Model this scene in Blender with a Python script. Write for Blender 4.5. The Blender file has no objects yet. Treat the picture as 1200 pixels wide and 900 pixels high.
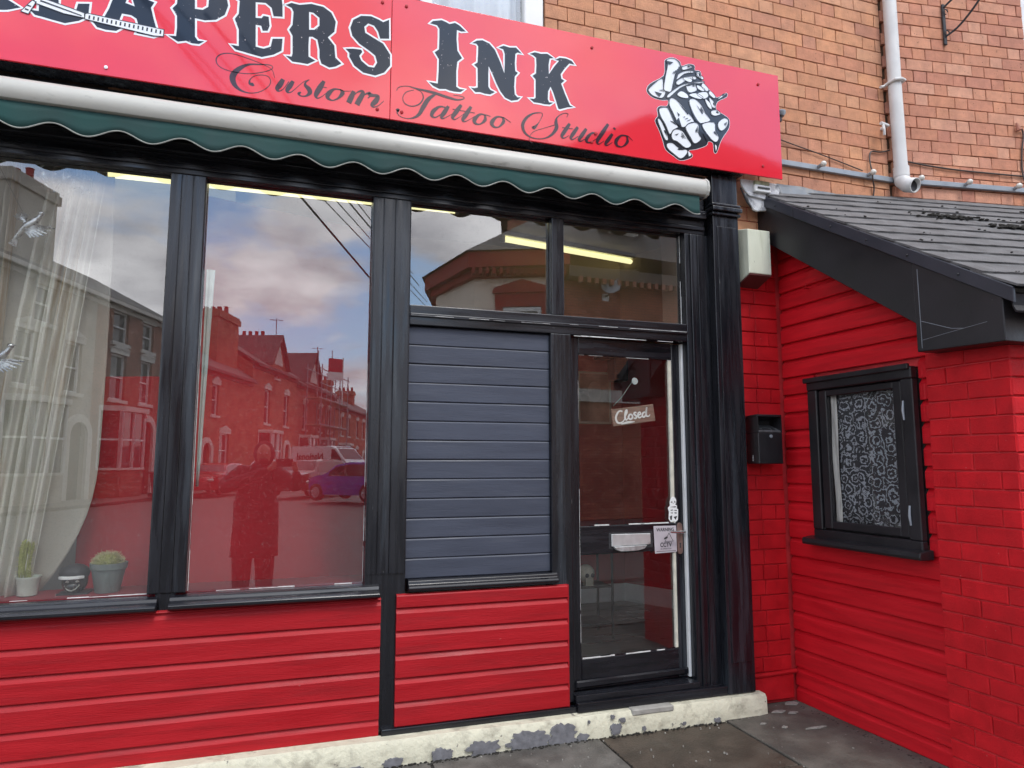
import bpy, bmesh, math, random
from mathutils import Vector, Matrix, noise
from mathutils.geometry import tessellate_polygon
random.seed(7)
S = bpy.context.scene
COL = S.collection
R = math.radians

# ------------------------------------------------------------ camera
AZ, PI_ = R(18.2), math.atan(92/807)
cd = bpy.data.cameras.new('camera'); cam = bpy.data.objects.new('camera', cd); COL.objects.link(cam)
cd.sensor_width = 36.0; cd.lens = 807/1200*36
cd.clip_start = 0.02; cd.clip_end = 3000
cam.location = (0, -3.65, 1.47)
cam.rotation_euler = (R(90)+PI_, 0, -AZ)
S.camera = cam
S.view_settings.view_transform = 'Standard'; S.view_settings.look = 'None'
S.view_settings.exposure = 0.12; S.view_settings.gamma = 1.0
S.render.engine = 'CYCLES'
S.cycles.max_bounces = 10; S.cycles.transparent_max_bounces = 16; S.cycles.glossy_bounces = 5
S.cycles.use_denoising = True
S.cycles.sample_clamp_indirect = 6.0

# ------------------------------------------------------------ world: blue sky with broken grey cloud
SUN_EL, SUN_ROT = R(53), R(163)      # from the front right of the shop, behind the photographer
CLOUD_SEED = 14.8
w = bpy.data.worlds.new('World'); S.world = w; w.use_nodes = True
nt = w.node_tree; N = nt.nodes; Lk = nt.links
N.clear()
out = N.new('ShaderNodeOutputWorld'); bg = N.new('ShaderNodeBackground'); bg.inputs['Strength'].default_value = 0.15
sky = N.new('ShaderNodeTexSky'); sky.sky_type = 'NISHITA'; sky.sun_disc = False
sky.sun_elevation = SUN_EL; sky.sun_rotation = SUN_ROT; sky.air_density = 1.0; sky.dust_density = 1.2
tc = N.new('ShaderNodeTexCoord')
sep = N.new('ShaderNodeSeparateXYZ'); Lk.new(tc.outputs['Generated'], sep.inputs[0])
mz = N.new('ShaderNodeMath'); mz.operation = 'MAXIMUM'; mz.inputs[1].default_value = 0.0; Lk.new(sep.outputs[2], mz.inputs[0])
ad = N.new('ShaderNodeMath'); ad.operation = 'ADD'; ad.inputs[1].default_value = 0.22; Lk.new(mz.outputs[0], ad.inputs[0])
dx = N.new('ShaderNodeMath'); dx.operation = 'DIVIDE'; Lk.new(sep.outputs[0], dx.inputs[0]); Lk.new(ad.outputs[0], dx.inputs[1])
dy = N.new('ShaderNodeMath'); dy.operation = 'DIVIDE'; Lk.new(sep.outputs[1], dy.inputs[0]); Lk.new(ad.outputs[0], dy.inputs[1])
cmb = N.new('ShaderNodeCombineXYZ'); cmb.inputs[2].default_value = CLOUD_SEED; Lk.new(dx.outputs[0], cmb.inputs[0]); Lk.new(dy.outputs[0], cmb.inputs[1])
cn = N.new('ShaderNodeTexNoise'); cn.inputs['Scale'].default_value = 1.35; cn.inputs['Detail'].default_value = 9
cn.inputs['Roughness'].default_value = 0.56; cn.inputs['Distortion'].default_value = 0.25; Lk.new(cmb.outputs[0], cn.inputs['Vector'])
cr = N.new('ShaderNodeValToRGB'); cr.color_ramp.elements[0].position = 0.425; cr.color_ramp.elements[1].position = 0.54
h1 = N.new('ShaderNodeMath'); h1.operation = 'SUBTRACT'; h1.inputs[0].default_value = 1.0; Lk.new(mz.outputs[0], h1.inputs[1])
h2 = N.new('ShaderNodeMath'); h2.operation = 'POWER'; h2.inputs[1].default_value = 5.0; Lk.new(h1.outputs[0], h2.inputs[0])     # clouds close up towards the horizon
h3 = N.new('ShaderNodeMath'); h3.operation = 'MULTIPLY_ADD'; h3.inputs[1].default_value = 0.13; Lk.new(h2.outputs[0], h3.inputs[0]); Lk.new(cn.outputs['Fac'], h3.inputs[2])
Lk.new(h3.outputs[0], cr.inputs[0])
c2 = N.new('ShaderNodeTexNoise'); c2.inputs['Scale'].default_value = 2.3; c2.inputs['Detail'].default_value = 7; Lk.new(cmb.outputs[0], c2.inputs['Vector'])
c2.inputs['Roughness'].default_value = 0.55
r2 = N.new('ShaderNodeValToRGB'); r2.color_ramp.elements[0].position = 0.36; r2.color_ramp.elements[0].color = (20.0, 20.0, 20.6, 1)
r2.color_ramp.elements[1].position = 0.62; r2.color_ramp.elements[1].color = (9.5, 9.5, 10.4, 1)
Lk.new(c2.outputs['Fac'], r2.inputs[0])
mx = N.new('ShaderNodeMix'); mx.data_type = 'RGBA'; mx.clamp_factor = True
Lk.new(cr.outputs[0], mx.inputs['Factor']); skm = N.new('ShaderNodeVectorMath'); skm.operation = 'MULTIPLY'; skm.inputs[1].default_value = (1.5, 1.8, 2.05); Lk.new(sky.outputs[0], skm.inputs[0]); Lk.new(skm.outputs[0], mx.inputs['A']); Lk.new(r2.outputs[0], mx.inputs['B'])
Lk.new(mx.outputs['Result'], bg.inputs['Color']); Lk.new(bg.outputs[0], out.inputs[0])

# ------------------------------------------------------------ sun through thin cloud
sd = bpy.data.lights.new('sun', 'SUN'); sun = bpy.data.objects.new('sun', sd); COL.objects.link(sun)
sd.energy = 1.5; sd.angle = R(14); sd.color = (1.0, 0.96, 0.9)
_sv = Vector((math.sin(SUN_ROT)*math.cos(SUN_EL), math.cos(SUN_ROT)*math.cos(SUN_EL), math.sin(SUN_EL)))
sun.rotation_euler = _sv.to_track_quat('Z', 'Y').to_euler()
sun.location = (3, -8, 12)

# ------------------------------------------------------------ materials
def nodes(m):
    m.use_nodes = True; t = m.node_tree
    return t, t.nodes, t.links, t.nodes['Principled BSDF']
def mat(name, col, rough=0.6, var=0.12, scale=6.0, bump=0.15, bscale=60.0, metal=0.0, coat=0.0, coat_r=0.05, rnd=0.0,
        spec=0.5, stretch=(1, 1, 1), dirt=None, dirt_amt=0.5, dirt_scale=3.0, dirt_thr=0.55, speck=None, speck_thr=0.7,
        speck_scale=40.0, rvar=0.12, dist=0.004):
    m = bpy.data.materials.new(name); t, n, l, p = nodes(m)
    tc = n.new('ShaderNodeTexCoord'); mp = n.new('ShaderNodeMapping'); mp.inputs['Scale'].default_value = stretch
    g = n.new('ShaderNodeNewGeometry'); l.new(g.outputs['Position'], mp.inputs[0])
    a = n.new('ShaderNodeTexNoise'); a.inputs['Scale'].default_value = scale; a.inputs['Detail'].default_value = 6; l.new(mp.outputs[0], a.inputs['Vector'])
    mr = n.new('ShaderNodeMapRange'); mr.inputs['From Min'].default_value = 0.3; mr.inputs['From Max'].default_value = 0.7
    mr.inputs['To Min'].default_value = 1-var; mr.inputs['To Max'].default_value = 1+var; l.new(a.outputs['Fac'], mr.inputs[0])
    fac = mr.outputs[0]
    if rnd:
        oi = n.new('ShaderNodeObjectInfo'); m2 = n.new('ShaderNodeMapRange'); m2.inputs['To Min'].default_value = 1-rnd; m2.inputs['To Max'].default_value = 1+rnd
        l.new(oi.outputs['Random'], m2.inputs[0]); mm = n.new('ShaderNodeMath'); mm.operation = 'MULTIPLY'
        l.new(fac, mm.inputs[0]); l.new(m2.outputs[0], mm.inputs[1]); fac = mm.outputs[0]
    vm = n.new('ShaderNodeVectorMath'); vm.operation = 'SCALE'; vm.inputs[0].default_value = col; l.new(fac, vm.inputs['Scale'])
    c = vm.outputs[0]
    def over(c, col2, thr, sc, amt, soft=0.08, detail=8):
        b = n.new('ShaderNodeTexNoise'); b.inputs['Scale'].default_value = sc; b.inputs['Detail'].default_value = detail; b.inputs['Roughness'].default_value = 0.62
        l.new(mp.outputs[0], b.inputs['Vector'])
        q = n.new('ShaderNodeMapRange'); q.inputs['From Min'].default_value = thr; q.inputs['From Max'].default_value = thr+soft; q.inputs['To Max'].default_value = amt
        l.new(b.outputs['Fac'], q.inputs[0]); x = n.new('ShaderNodeMix'); x.data_type = 'RGBA'
        l.new(q.outputs[0], x.inputs['Factor']); l.new(c, x.inputs['A']); x.inputs['B'].default_value = (*col2, 1)
        return x.outputs['Result']
    if dirt: c = over(c, dirt, dirt_thr, dirt_scale, dirt_amt, 0.15)
    if speck: c = over(c, speck, speck_thr, speck_scale, 0.8, 0.03, 3)
    l.new(c, p.inputs['Base Color'])
    p.inputs['Metallic'].default_value = metal; p.inputs['Specular IOR Level'].default_value = spec
    rr = n.new('ShaderNodeMapRange'); rr.inputs['From Min'].default_value = 0.3; rr.inputs['From Max'].default_value = 0.7
    rr.inputs['To Min'].default_value = max(0.02, rough-rvar); rr.inputs['To Max'].default_value = min(1, rough+rvar); l.new(a.outputs['Fac'], rr.inputs[0])
    l.new(rr.outputs[0], p.inputs['Roughness'])
    if coat: p.inputs['Coat Weight'].default_value = coat; p.inputs['Coat Roughness'].default_value = coat_r
    if bump:
        b = n.new('ShaderNodeTexNoise'); b.inputs['Scale'].default_value = bscale; b.inputs['Detail'].default_value = 5; l.new(mp.outputs[0], b.inputs['Vector'])
        bp = n.new('ShaderNodeBump'); bp.inputs['Strength'].default_value = bump; bp.inputs['Distance'].default_value = dist
        l.new(b.outputs['Fac'], bp.inputs['Height']); l.new(bp.outputs[0], p.inputs['Normal'])
        if coat: l.new(bp.outputs[0], p.inputs['Coat Normal'])
    return m
def emis(name, col, st):
    m = bpy.data.materials.new(name); t, n, l, p = nodes(m)
    p.inputs['Base Color'].default_value = (*col, 1); p.inputs['Emission Color'].default_value = (*col, 1); p.inputs['Emission Strength'].default_value = st
    return m
def glass(name, boost=1.5, rough=0.0, tint=(1, 1, 1), bump=0.0, base=0.0, dust=0.0):
    m = bpy.data.materials.new(name); t, n, l, p = nodes(m); n.remove(p)
    o = n['Material Output']; tr = n.new('ShaderNodeBsdfTransparent'); tr.inputs[0].default_value = (*tint, 1)
    gl = n.new('ShaderNodeBsdfAnisotropic'); gl.inputs['Roughness'].default_value = rough; gl.inputs['Color'].default_value = (1, 1, 1, 1)
    fr = n.new('ShaderNodeFresnel'); fr.inputs[0].default_value = 1.5
    bf = n.new('ShaderNodeNewGeometry'); iv = n.new('ShaderNodeMath'); iv.operation = 'SUBTRACT'; iv.inputs[0].default_value = 1.0; l.new(bf.outputs['Backfacing'], iv.inputs[1])
    fm = n.new('ShaderNodeMath'); fm.operation = 'MULTIPLY'; l.new(fr.outputs[0], fm.inputs[0]); l.new(iv.outputs[0], fm.inputs[1])
    mm = n.new('ShaderNodeMath'); mm.operation = 'MULTIPLY_ADD'; mm.inputs[1].default_value = boost; mm.inputs[2].default_value = base; mm.use_clamp = True; l.new(fm.outputs[0], mm.inputs[0])
    mxx = n.new('ShaderNodeMixShader'); l.new(mm.outputs[0], mxx.inputs[0]); l.new(tr.outputs[0], mxx.inputs[1]); l.new(gl.outputs[0], mxx.inputs[2])
    if bump:
        g = n.new('ShaderNodeNewGeometry'); b = n.new('ShaderNodeTexNoise'); b.inputs['Scale'].default_value = 1.6; l.new(g.outputs['Position'], b.inputs['Vector'])
        bp = n.new('ShaderNodeBump'); bp.inputs['Strength'].default_value = bump; bp.inputs['Distance'].default_value = 0.01
        l.new(b.outputs['Fac'], bp.inputs['Height']); l.new(bp.outputs[0], gl.inputs['Normal'])
    if dust:
        g = n.new('ShaderNodeNewGeometry'); b = n.new('ShaderNodeTexNoise'); b.inputs['Scale'].default_value = 130; b.inputs['Detail'].default_value = 2; l.new(g.outputs['Position'], b.inputs['Vector'])
        q = n.new('ShaderNodeMapRange'); q.inputs['From Min'].default_value = 0.60; q.inputs['From Max'].default_value = 0.72; q.inputs['To Max'].default_value = dust; l.new(b.outputs['Fac'], q.inputs[0])
        df = n.new('ShaderNodeBsdfDiffuse'); df.inputs[0].default_value = (.75, .72, .7, 1); m2 = n.new('ShaderNodeMixShader'); l.new(q.outputs[0], m2.inputs[0]); l.new(mxx.outputs[0], m2.inputs[1]); l.new(df.outputs[0], m2.inputs[2]); mxx = m2
    l.new(mxx.outputs[0], o.inputs[0])
    return m

M = {}
M['red'] = mat('front_red_paint_lowered', (0.35, 0.006, 0.0115), 0.5, 0.10, 7, 0.35, 60, stretch=(0.35, 1, 4), dirt=(0.24, 0.007, 0.011), dirt_amt=0.6, dirt_scale=6, dirt_thr=0.5, rnd=0.05, spec=0.3, speck=(0.6, 0.3, 0.28), speck_thr=0.76, speck_scale=30)  # board red darkened for the front, offsetting its stronger light in the colour
M['redb'] = mat('red_painted_brick', (0.52, 0.008, 0.014), 0.58, 0.16, 9, 0.6, 120, rnd=0.08, dirt=(0.40, 0.008, 0.012), dirt_amt=0.6, dirt_scale=5, spec=0.28, speck=(0.6, 0.28, 0.26), speck_thr=0.735, speck_scale=45)
M['red2'] = mat('annex_red_paint_lifted', (0.55, 0.008, 0.016), 0.52, 0.12, 7, 0.35, 60, stretch=(1, 0.35, 4), dirt=(0.40, 0.008, 0.013), dirt_amt=0.7, dirt_scale=5, dirt_thr=0.48, rnd=0.07, spec=0.28, speck=(0.6, 0.3, 0.28), speck_thr=0.76, speck_scale=30)  # same board red lightened for the annex side, offsetting its weaker light
M['redj'] = mat('red_painted_joint', (0.50, 0.025, 0.03), 0.6, 0.2, 12, 0.5, 120)
M['black'] = mat('black_gloss_paint', (0.0075, 0.008, 0.011), 0.26, 0.3, 8, 0.08, 26, stretch=(5, 5, 0.3), dirt=(0.045, 0.055, 0.066), dirt_amt=0.6, dirt_scale=2.5, dirt_thr=0.52, speck=(0.4, 0.4, 0.4), speck_thr=0.745, speck_scale=26, rvar=0.14, spec=0.55, dist=0.002)  # the pale bluish dirt colour is sky sheen painted onto the uprights
M['blackh'] = mat('black_gloss_paint_rail', (0.0075, 0.008, 0.011), 0.26, 0.3, 8, 0.08, 26, stretch=(0.3, 5, 5), dirt=(0.03, 0.033, 0.04), dirt_amt=0.5, dirt_scale=2.5, dirt_thr=0.52, speck=(0.4, 0.4, 0.4), speck_thr=0.735, speck_scale=26, rvar=0.14, spec=0.55, dist=0.002)
M['char'] = mat('charcoal_fascia_paint', (0.013, 0.012, 0.014), 0.38, 0.25, 4, 0.2, 60, speck=(0.3, 0.3, 0.3), speck_thr=0.77, speck_scale=30)
M['cap'] = mat('slate_grey_plastic_trim', (0.030, 0.032, 0.042), 0.42, 0.1, 6, 0.08, 60)
M['navy'] = mat('navy_board_paint', (0.052, 0.060, 0.084), 0.5, 0.12, 6, 0.4, 40, stretch=(0.4, 4, 4), spec=0.35, dirt=(0.075, 0.083, 0.105), dirt_amt=0.5, dirt_scale=5, rnd=0.07, dist=0.002)
M['wear'] = mat('bare_white_paint_edge', (0.62, 0.62, 0.60), 0.6, 0.2, 30, 0.3, 80, dirt=(0.15, 0.15, 0.15), dirt_scale=12, dirt_amt=0.8)
M['white'] = mat('white_paint', (0.72, 0.73, 0.72), 0.45, 0.06, 6, 0.1, 50)
M['cream'] = mat('cream_kerb_paint', (0.57, 0.55, 0.42), 0.7, 0.10, 10, 1.0, 45, dirt=(0.26, 0.24, 0.18), dirt_amt=0.75, dirt_scale=9, dirt_thr=0.52, speck=(0.12, 0.11, 0.1), speck_thr=0.675, speck_scale=22, dist=0.006)
M['bare'] = mat('bare_grey_render', (0.15, 0.15, 0.16), 0.85, 0.3, 26, 0.6, 60)
M['creambox'] = mat('cream_gloss_paint', (0.60, 0.62, 0.50), 0.5, 0.1, 4, 0.3, 60, stretch=(4, 4, 0.5), dirt=(0.3, 0.32, 0.22), dirt_amt=0.5, dirt_scale=4, speck=(0.1, 0.1, 0.08), speck_thr=0.74)
M['slab'] = mat('concrete_flag', (0.105, 0.098, 0.085), 0.75, 0.34, 9, 1.0, 90, rnd=0.12, dirt=(0.05, 0.046, 0.04), dirt_amt=0.65, dirt_scale=2.5, dirt_thr=0.47, speck=(0.24, 0.23, 0.20), speck_thr=0.68, speck_scale=75, dist=0.006)
M['slabdark'] = mat('damp_brown_flag', (0.060, 0.046, 0.033), 0.6, 0.38, 7, 1.0, 90, dirt=(0.09, 0.085, 0.07), dirt_amt=0.5, dirt_scale=2.2, dirt_thr=0.55, speck=(0.20, 0.19, 0.17), speck_thr=0.72, speck_scale=75, dist=0.006)
M['conc'] = mat('stained_concrete', (0.10, 0.09, 0.074), 0.7, 0.38, 6, 0.8, 100, dirt=(0.045, 0.041, 0.035), dirt_amt=0.7, dirt_scale=2.2, dirt_thr=0.48, speck=(0.36, 0.35, 0.32), speck_thr=0.71, speck_scale=32, dist=0.008)
M['joint'] = mat('dark_joint', (0.045, 0.042, 0.036), 0.9, 0.3, 20, 0.5, 90)
M['asph'] = mat('road_asphalt', (0.10, 0.096, 0.09), 0.8, 0.15, 1.0, 0.4, 120, dirt=(0.14, 0.135, 0.13), dirt_scale=0.5, dirt_amt=0.6)
M['yellow'] = mat('yellow_road_paint', (0.60, 0.42, 0.06), 0.7, 0.15, 6, 0.2, 60)
M['lead'] = mat('lead_flashing', (0.16, 0.18, 0.20), 0.5, 0.2, 8, 0.6, 25, dirt=(0.30, 0.28, 0.24), dirt_amt=0.6, dirt_scale=7)
M['tile'] = mat('roof_tile', (0.12, 0.118, 0.118), 0.8, 0.3, 9, 1.0, 90, rnd=0.12, dirt=(0.05, 0.048, 0.046), dirt_amt=0.6, dirt_scale=6, dirt_thr=0.53, speck=(0.30, 0.30, 0.29), speck_thr=0.72, speck_scale=28)
M['moss'] = mat('dry_moss', (0.022, 0.020, 0.016), 0.95, 0.3, 30, 1.0, 200, dist=0.01)
M['canvas'] = mat('green_canvas', (0.011, 0.052, 0.048), 0.85, 0.2, 3, 0.3, 300, dirt=(0.02, 0.045, 0.045), dirt_scale=2.0, dirt_amt=0.5)
M['piping'] = mat('pale_canvas_piping', (0.30, 0.31, 0.28), 0.8, 0.2, 20, 0.3, 200)
M['cass'] = mat('cream_awning_metal', (0.44, 0.435, 0.395), 0.42, 0.05, 4, 0.1, 60, dirt=(0.12, 0.12, 0.10), dirt_amt=0.55, dirt_scale=9, dirt_thr=0.60, stretch=(1, 1, 3), speck=(0.10, 0.10, 0.09), speck_thr=0.73, speck_scale=36)
M['pipe'] = mat('grey_white_pipe', (0.60, 0.60, 0.585), 0.4, 0.08, 6, 0.1, 60, dirt=(0.3, 0.3, 0.28), dirt_amt=0.5, dirt_scale=6, dirt_thr=0.6)
M['steel'] = mat('galvanised_strip', (0.28, 0.31, 0.34), 0.45, 0.12, 8, 0.2, 60, metal=0.3)
M['iron'] = mat('black_iron', (0.025, 0.025, 0.028), 0.6, 0.3, 20, 0.4, 100)
M['cable'] = mat('dark_cable', (0.05, 0.035, 0.03), 0.6, 0.2, 20, 0.0)
M['mort'] = mat('brown_grey_mortar', (0.10, 0.066, 0.042), 0.95, 0.25, 14, 0.6, 150)
M['bulb'] = mat('dusty_bulb_glass', (0.62, 0.60, 0.54), 0.18, 0.15, 80, 0.2, 200, coat=0.6)
M['flake'] = mat('flaking_white_on_lead', (0.62, 0.63, 0.64), 0.6, 0.15, 20, 0.6, 60, dirt=(0.10, 0.11, 0.13), dirt_amt=1.0, dirt_scale=11, dirt_thr=0.50, speck=(0.05, 0.05, 0.05), speck_thr=0.66)
# sign vinyls: glossy, slightly wavy panel
def gloss(name, col, scr=None, rough=0.25, ior=1.5):
    m = mat(name, col, rough, 0.03, 3, 0.05, 2.4, coat=1.0, coat_r=0.05, rvar=0.02, speck=scr, speck_thr=0.69, speck_scale=55, dist=0.010)
    m.node_tree.nodes['Principled BSDF'].inputs['Coat IOR'].default_value = ior; m.node_tree.nodes['Principled BSDF'].inputs['Specular IOR Level'].default_value = 0.1
    return m
M['sign'] = gloss('red_sign_acrylic', (0.70, 0.014, 0.030), ior=1.66)
M['letter'] = gloss('navy_black_vinyl', (0.007, 0.014, 0.028), (0.55, 0.50, 0.52), ior=1.38)
M['script'] = gloss('dark_script_vinyl', (0.035, 0.008, 0.016))
M['vwhite'] = gloss('white_vinyl', (0.74, 0.77, 0.80))
M['ink'] = gloss('ink_vinyl', (0.02, 0.022, 0.028))

def brickmat(name, cols, stretch=1.0):
    m = bpy.data.materials.new(name); t, n, l, p = nodes(m)
    oi = n.new('ShaderNodeObjectInfo'); r = n.new('ShaderNodeValToRGB'); r.color_ramp.interpolation = 'LINEAR'
    e = r.color_ramp.elements; e[0].color = (*cols[0], 1); e[1].color = (*cols[-1], 1)
    for i, c in enumerate(cols[1:-1]): x = e.new((i+1)/(len(cols)-1)); x.color = (*c, 1)
    l.new(oi.outputs['Random'], r.inputs[0])
    g = n.new('ShaderNodeNewGeometry')
    a = n.new('ShaderNodeTexNoise'); a.inputs['Scale'].default_value = 14; a.inputs['Detail'].default_value = 8; a.inputs['Roughness'].default_value = 0.65; l.new(g.outputs['Position'], a.inputs['Vector'])
    mr = n.new('ShaderNodeMapRange'); mr.inputs['From Min'].default_value = 0.3; mr.inputs['From Max'].default_value = 0.7; mr.inputs['To Min'].default_value = 0.78; mr.inputs['To Max'].default_value = 1.18; l.new(a.outputs['Fac'], mr.inputs[0])
    vm = n.new('ShaderNodeVectorMath'); vm.operation = 'SCALE'; l.new(r.outputs[0], vm.inputs[0]); l.new(mr.outputs[0], vm.inputs['Scale'])
    b = n.new('ShaderNodeTexNoise'); b.inputs['Scale'].default_value = 1.7; b.inputs['Detail'].default_value = 4; l.new(g.outputs['Position'], b.inputs['Vector'])
    q = n.new('ShaderNodeMapRange'); q.inputs['From Min'].default_value = 0.42; q.inputs['From Max'].default_value = 0.66; q.inputs['To Max'].default_value = 0.45; l.new(b.outputs['Fac'], q.inputs[0])
    x = n.new('ShaderNodeMix'); x.data_type = 'RGBA'; l.new(q.outputs[0], x.inputs['Factor']); l.new(vm.outputs[0], x.inputs['A']); x.inputs['B'].default_value = (cols[0][0]*0.72, cols[0][1]*0.74, cols[0][2]*0.95, 1)
    s = n.new('ShaderNodeTexNoise'); s.inputs['Scale'].default_value = 60; s.inputs['Detail'].default_value = 2; l.new(g.outputs['Position'], s.inputs['Vector'])
    q2 = n.new('ShaderNodeMapRange'); q2.inputs['From Min'].default_value = 0.70; q2.inputs['From Max'].default_value = 0.74; q2.inputs['To Max'].default_value = 0.75; l.new(s.outputs['Fac'], q2.inputs[0])
    y = n.new('ShaderNodeMix'); y.data_type = 'RGBA'; l.new(q2.outputs[0], y.inputs['Factor']); l.new(x.outputs['Result'], y.inputs['A']); y.inputs['B'].default_value = (0.07, 0.035, 0.02, 1)
    l.new(y.outputs['Result'], p.inputs['Base Color']); p.inputs['Roughness'].default_value = 0.82
    c = n.new('ShaderNodeTexNoise'); c.inputs['Scale'].default_value = 110; c.inputs['Detail'].default_value = 4; l.new(g.outputs['Position'], c.inputs['Vector'])
    bp = n.new('ShaderNodeBump'); bp.inputs['Strength'].default_value = 0.9; bp.inputs['Distance'].default_value = 0.005; l.new(c.outputs['Fac'], bp.inputs['Height']); l.new(bp.outputs[0], p.inputs['Normal'])
    return m
M['brick'] = brickmat('orange_brown_brick', [(0.50, 0.225, 0.115), (0.58, 0.275, 0.14), (0.49, 0.21, 0.12), (0.58, 0.30, 0.17), (0.56, 0.26, 0.13), (0.46, 0.205, 0.13), (0.57, 0.27, 0.145)])
M['brick2'] = brickmat('rosy_brick', [(0.50, 0.21, 0.12), (0.56, 0.25, 0.14), (0.47, 0.19, 0.12), (0.60, 0.31, 0.20), (0.53, 0.23, 0.13), (0.46, 0.195, 0.125)])
def texbrick(name, c1, c2, mort, sx=0.23, sz=0.075):
    # far-off brickwork seen only as a texture, in the object's own coordinates
    m = bpy.data.materials.new(name); t, n, l, p = nodes(m)
    tc = n.new('ShaderNodeTexCoord'); sp = n.new('ShaderNodeSeparateXYZ'); l.new(tc.outputs['Object'], sp.inputs[0])
    ad = n.new('ShaderNodeMath'); ad.operation = 'ADD'; l.new(sp.outputs[0], ad.inputs[0]); l.new(sp.outputs[1], ad.inputs[1])
    cb = n.new('ShaderNodeCombineXYZ'); l.new(ad.outputs[0], cb.inputs[0]); l.new(sp.outputs[2], cb.inputs[1])
    b = n.new('ShaderNodeTexBrick'); b.inputs['Scale'].default_value = 1; b.inputs['Brick Width'].default_value = sx; b.inputs['Row Height'].default_value = sz
    b.inputs['Mortar Size'].default_value = 0.008; b.inputs['Color1'].default_value = (*c1, 1); b.inputs['Color2'].default_value = (*c2, 1); b.inputs['Mortar'].default_value = (*mort, 1)
    l.new(cb.outputs[0], b.inputs['Vector'])
    a = n.new('ShaderNodeTexNoise'); a.inputs['Scale'].default_value = 1.5; a.inputs['Detail'].default_value = 8; l.new(tc.outputs['Object'], a.inputs['Vector'])
    mr = n.new('ShaderNodeMapRange'); mr.inputs['From Min'].default_value = 0.3; mr.inputs['From Max'].default_value = 0.7; mr.inputs['To Min'].default_value = 0.65; mr.inputs['To Max'].default_value = 1.2; l.new(a.outputs['Fac'], mr.inputs[0])
    vm = n.new('ShaderNodeVectorMath'); vm.operation = 'SCALE'; l.new(b.outputs['Color'], vm.inputs[0]); l.new(mr.outputs[0], vm.inputs['Scale'])
    l.new(vm.outputs[0], p.inputs['Base Color']); p.inputs['Roughness'].default_value = 0.9
    bp = n.new('ShaderNodeBump'); bp.inputs['Strength'].default_value = 0.4; bp.inputs['Distance'].default_value = 0.01; l.new(b.outputs['Fac'], bp.inputs['Height']); bp.invert = True; l.new(bp.outputs[0], p.inputs['Normal'])
    return m
M['fbrick'] = texbrick('street_brick', (0.52, 0.19, 0.11), (0.36, 0.12, 0.07), (0.13, 0.09, 0.07))
M['fbrick2'] = texbrick('street_brick_dark', (0.38, 0.14, 0.09), (0.27, 0.09, 0.06), (0.18, 0.14, 0.11))
M['ibrick'] = texbrick('interior_brick', (0.30, 0.12, 0.07), (0.20, 0.08, 0.05), (0.10, 0.06, 0.045), 0.24, 0.085)
M['render'] = mat('grey_brown_render', (0.40, 0.37, 0.32), 0.9, 0.15, 1.5, 0.3, 30, dirt=(0.18, 0.16, 0.14), dirt_scale=0.8)
M['crwall'] = mat('cream_stucco', (0.86, 0.76, 0.64), 0.9, 0.08, 1.5, 0.2, 30)
M['terra'] = mat('brick_red_stucco_trim', (0.30, 0.03, 0.028), 0.8, 0.12, 4, 0.2, 30)
M['slate'] = mat('old_slate_roof', (0.085, 0.078, 0.075), 0.8, 0.3, 2, 0.3, 30)
M['stone'] = mat('painted_stone_trim', (0.62, 0.60, 0.55), 0.8, 0.1, 5, 0.1, 50)
M['fglass'] = mat('dark_window_glass', (0.03, 0.035, 0.04), 0.08, 0.3, 1, 0.0, spec=0.8)
M['net'] = mat('net_curtain', (0.42, 0.41, 0.38), 0.9, 0.3, 8, 0.2, 40, stretch=(8, 8, 0.6))
M['rubber'] = mat('tyre_rubber', (0.02, 0.02, 0.02), 0.85, 0.2, 20, 0.2, 80)
M['alloy'] = mat('wheel_alloy', (0.45, 0.46, 0.48), 0.35, 0.1, 10, 0.0, metal=0.7)
def carpaint(n_, c): return mat(n_, c, 0.3, 0.03, 2, 0.0, coat=1.0, coat_r=0.03)
M['glass'] = glass('shop_window_glass', 4.3, 0.0, (0.97, 0.98, 0.97), 0.0, 0.0, 0.085); M['glassd'] = glass('door_glass', 2.6, 0.0, (0.97, 0.98, 0.97), 0.0, 0.0, 0.05)
M['glass2'] = glass('clear_glass', 1.5)
M['tube'] = emis('lit_fluorescent_tube', (1.0, 0.93, 0.50), 1.25)

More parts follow.
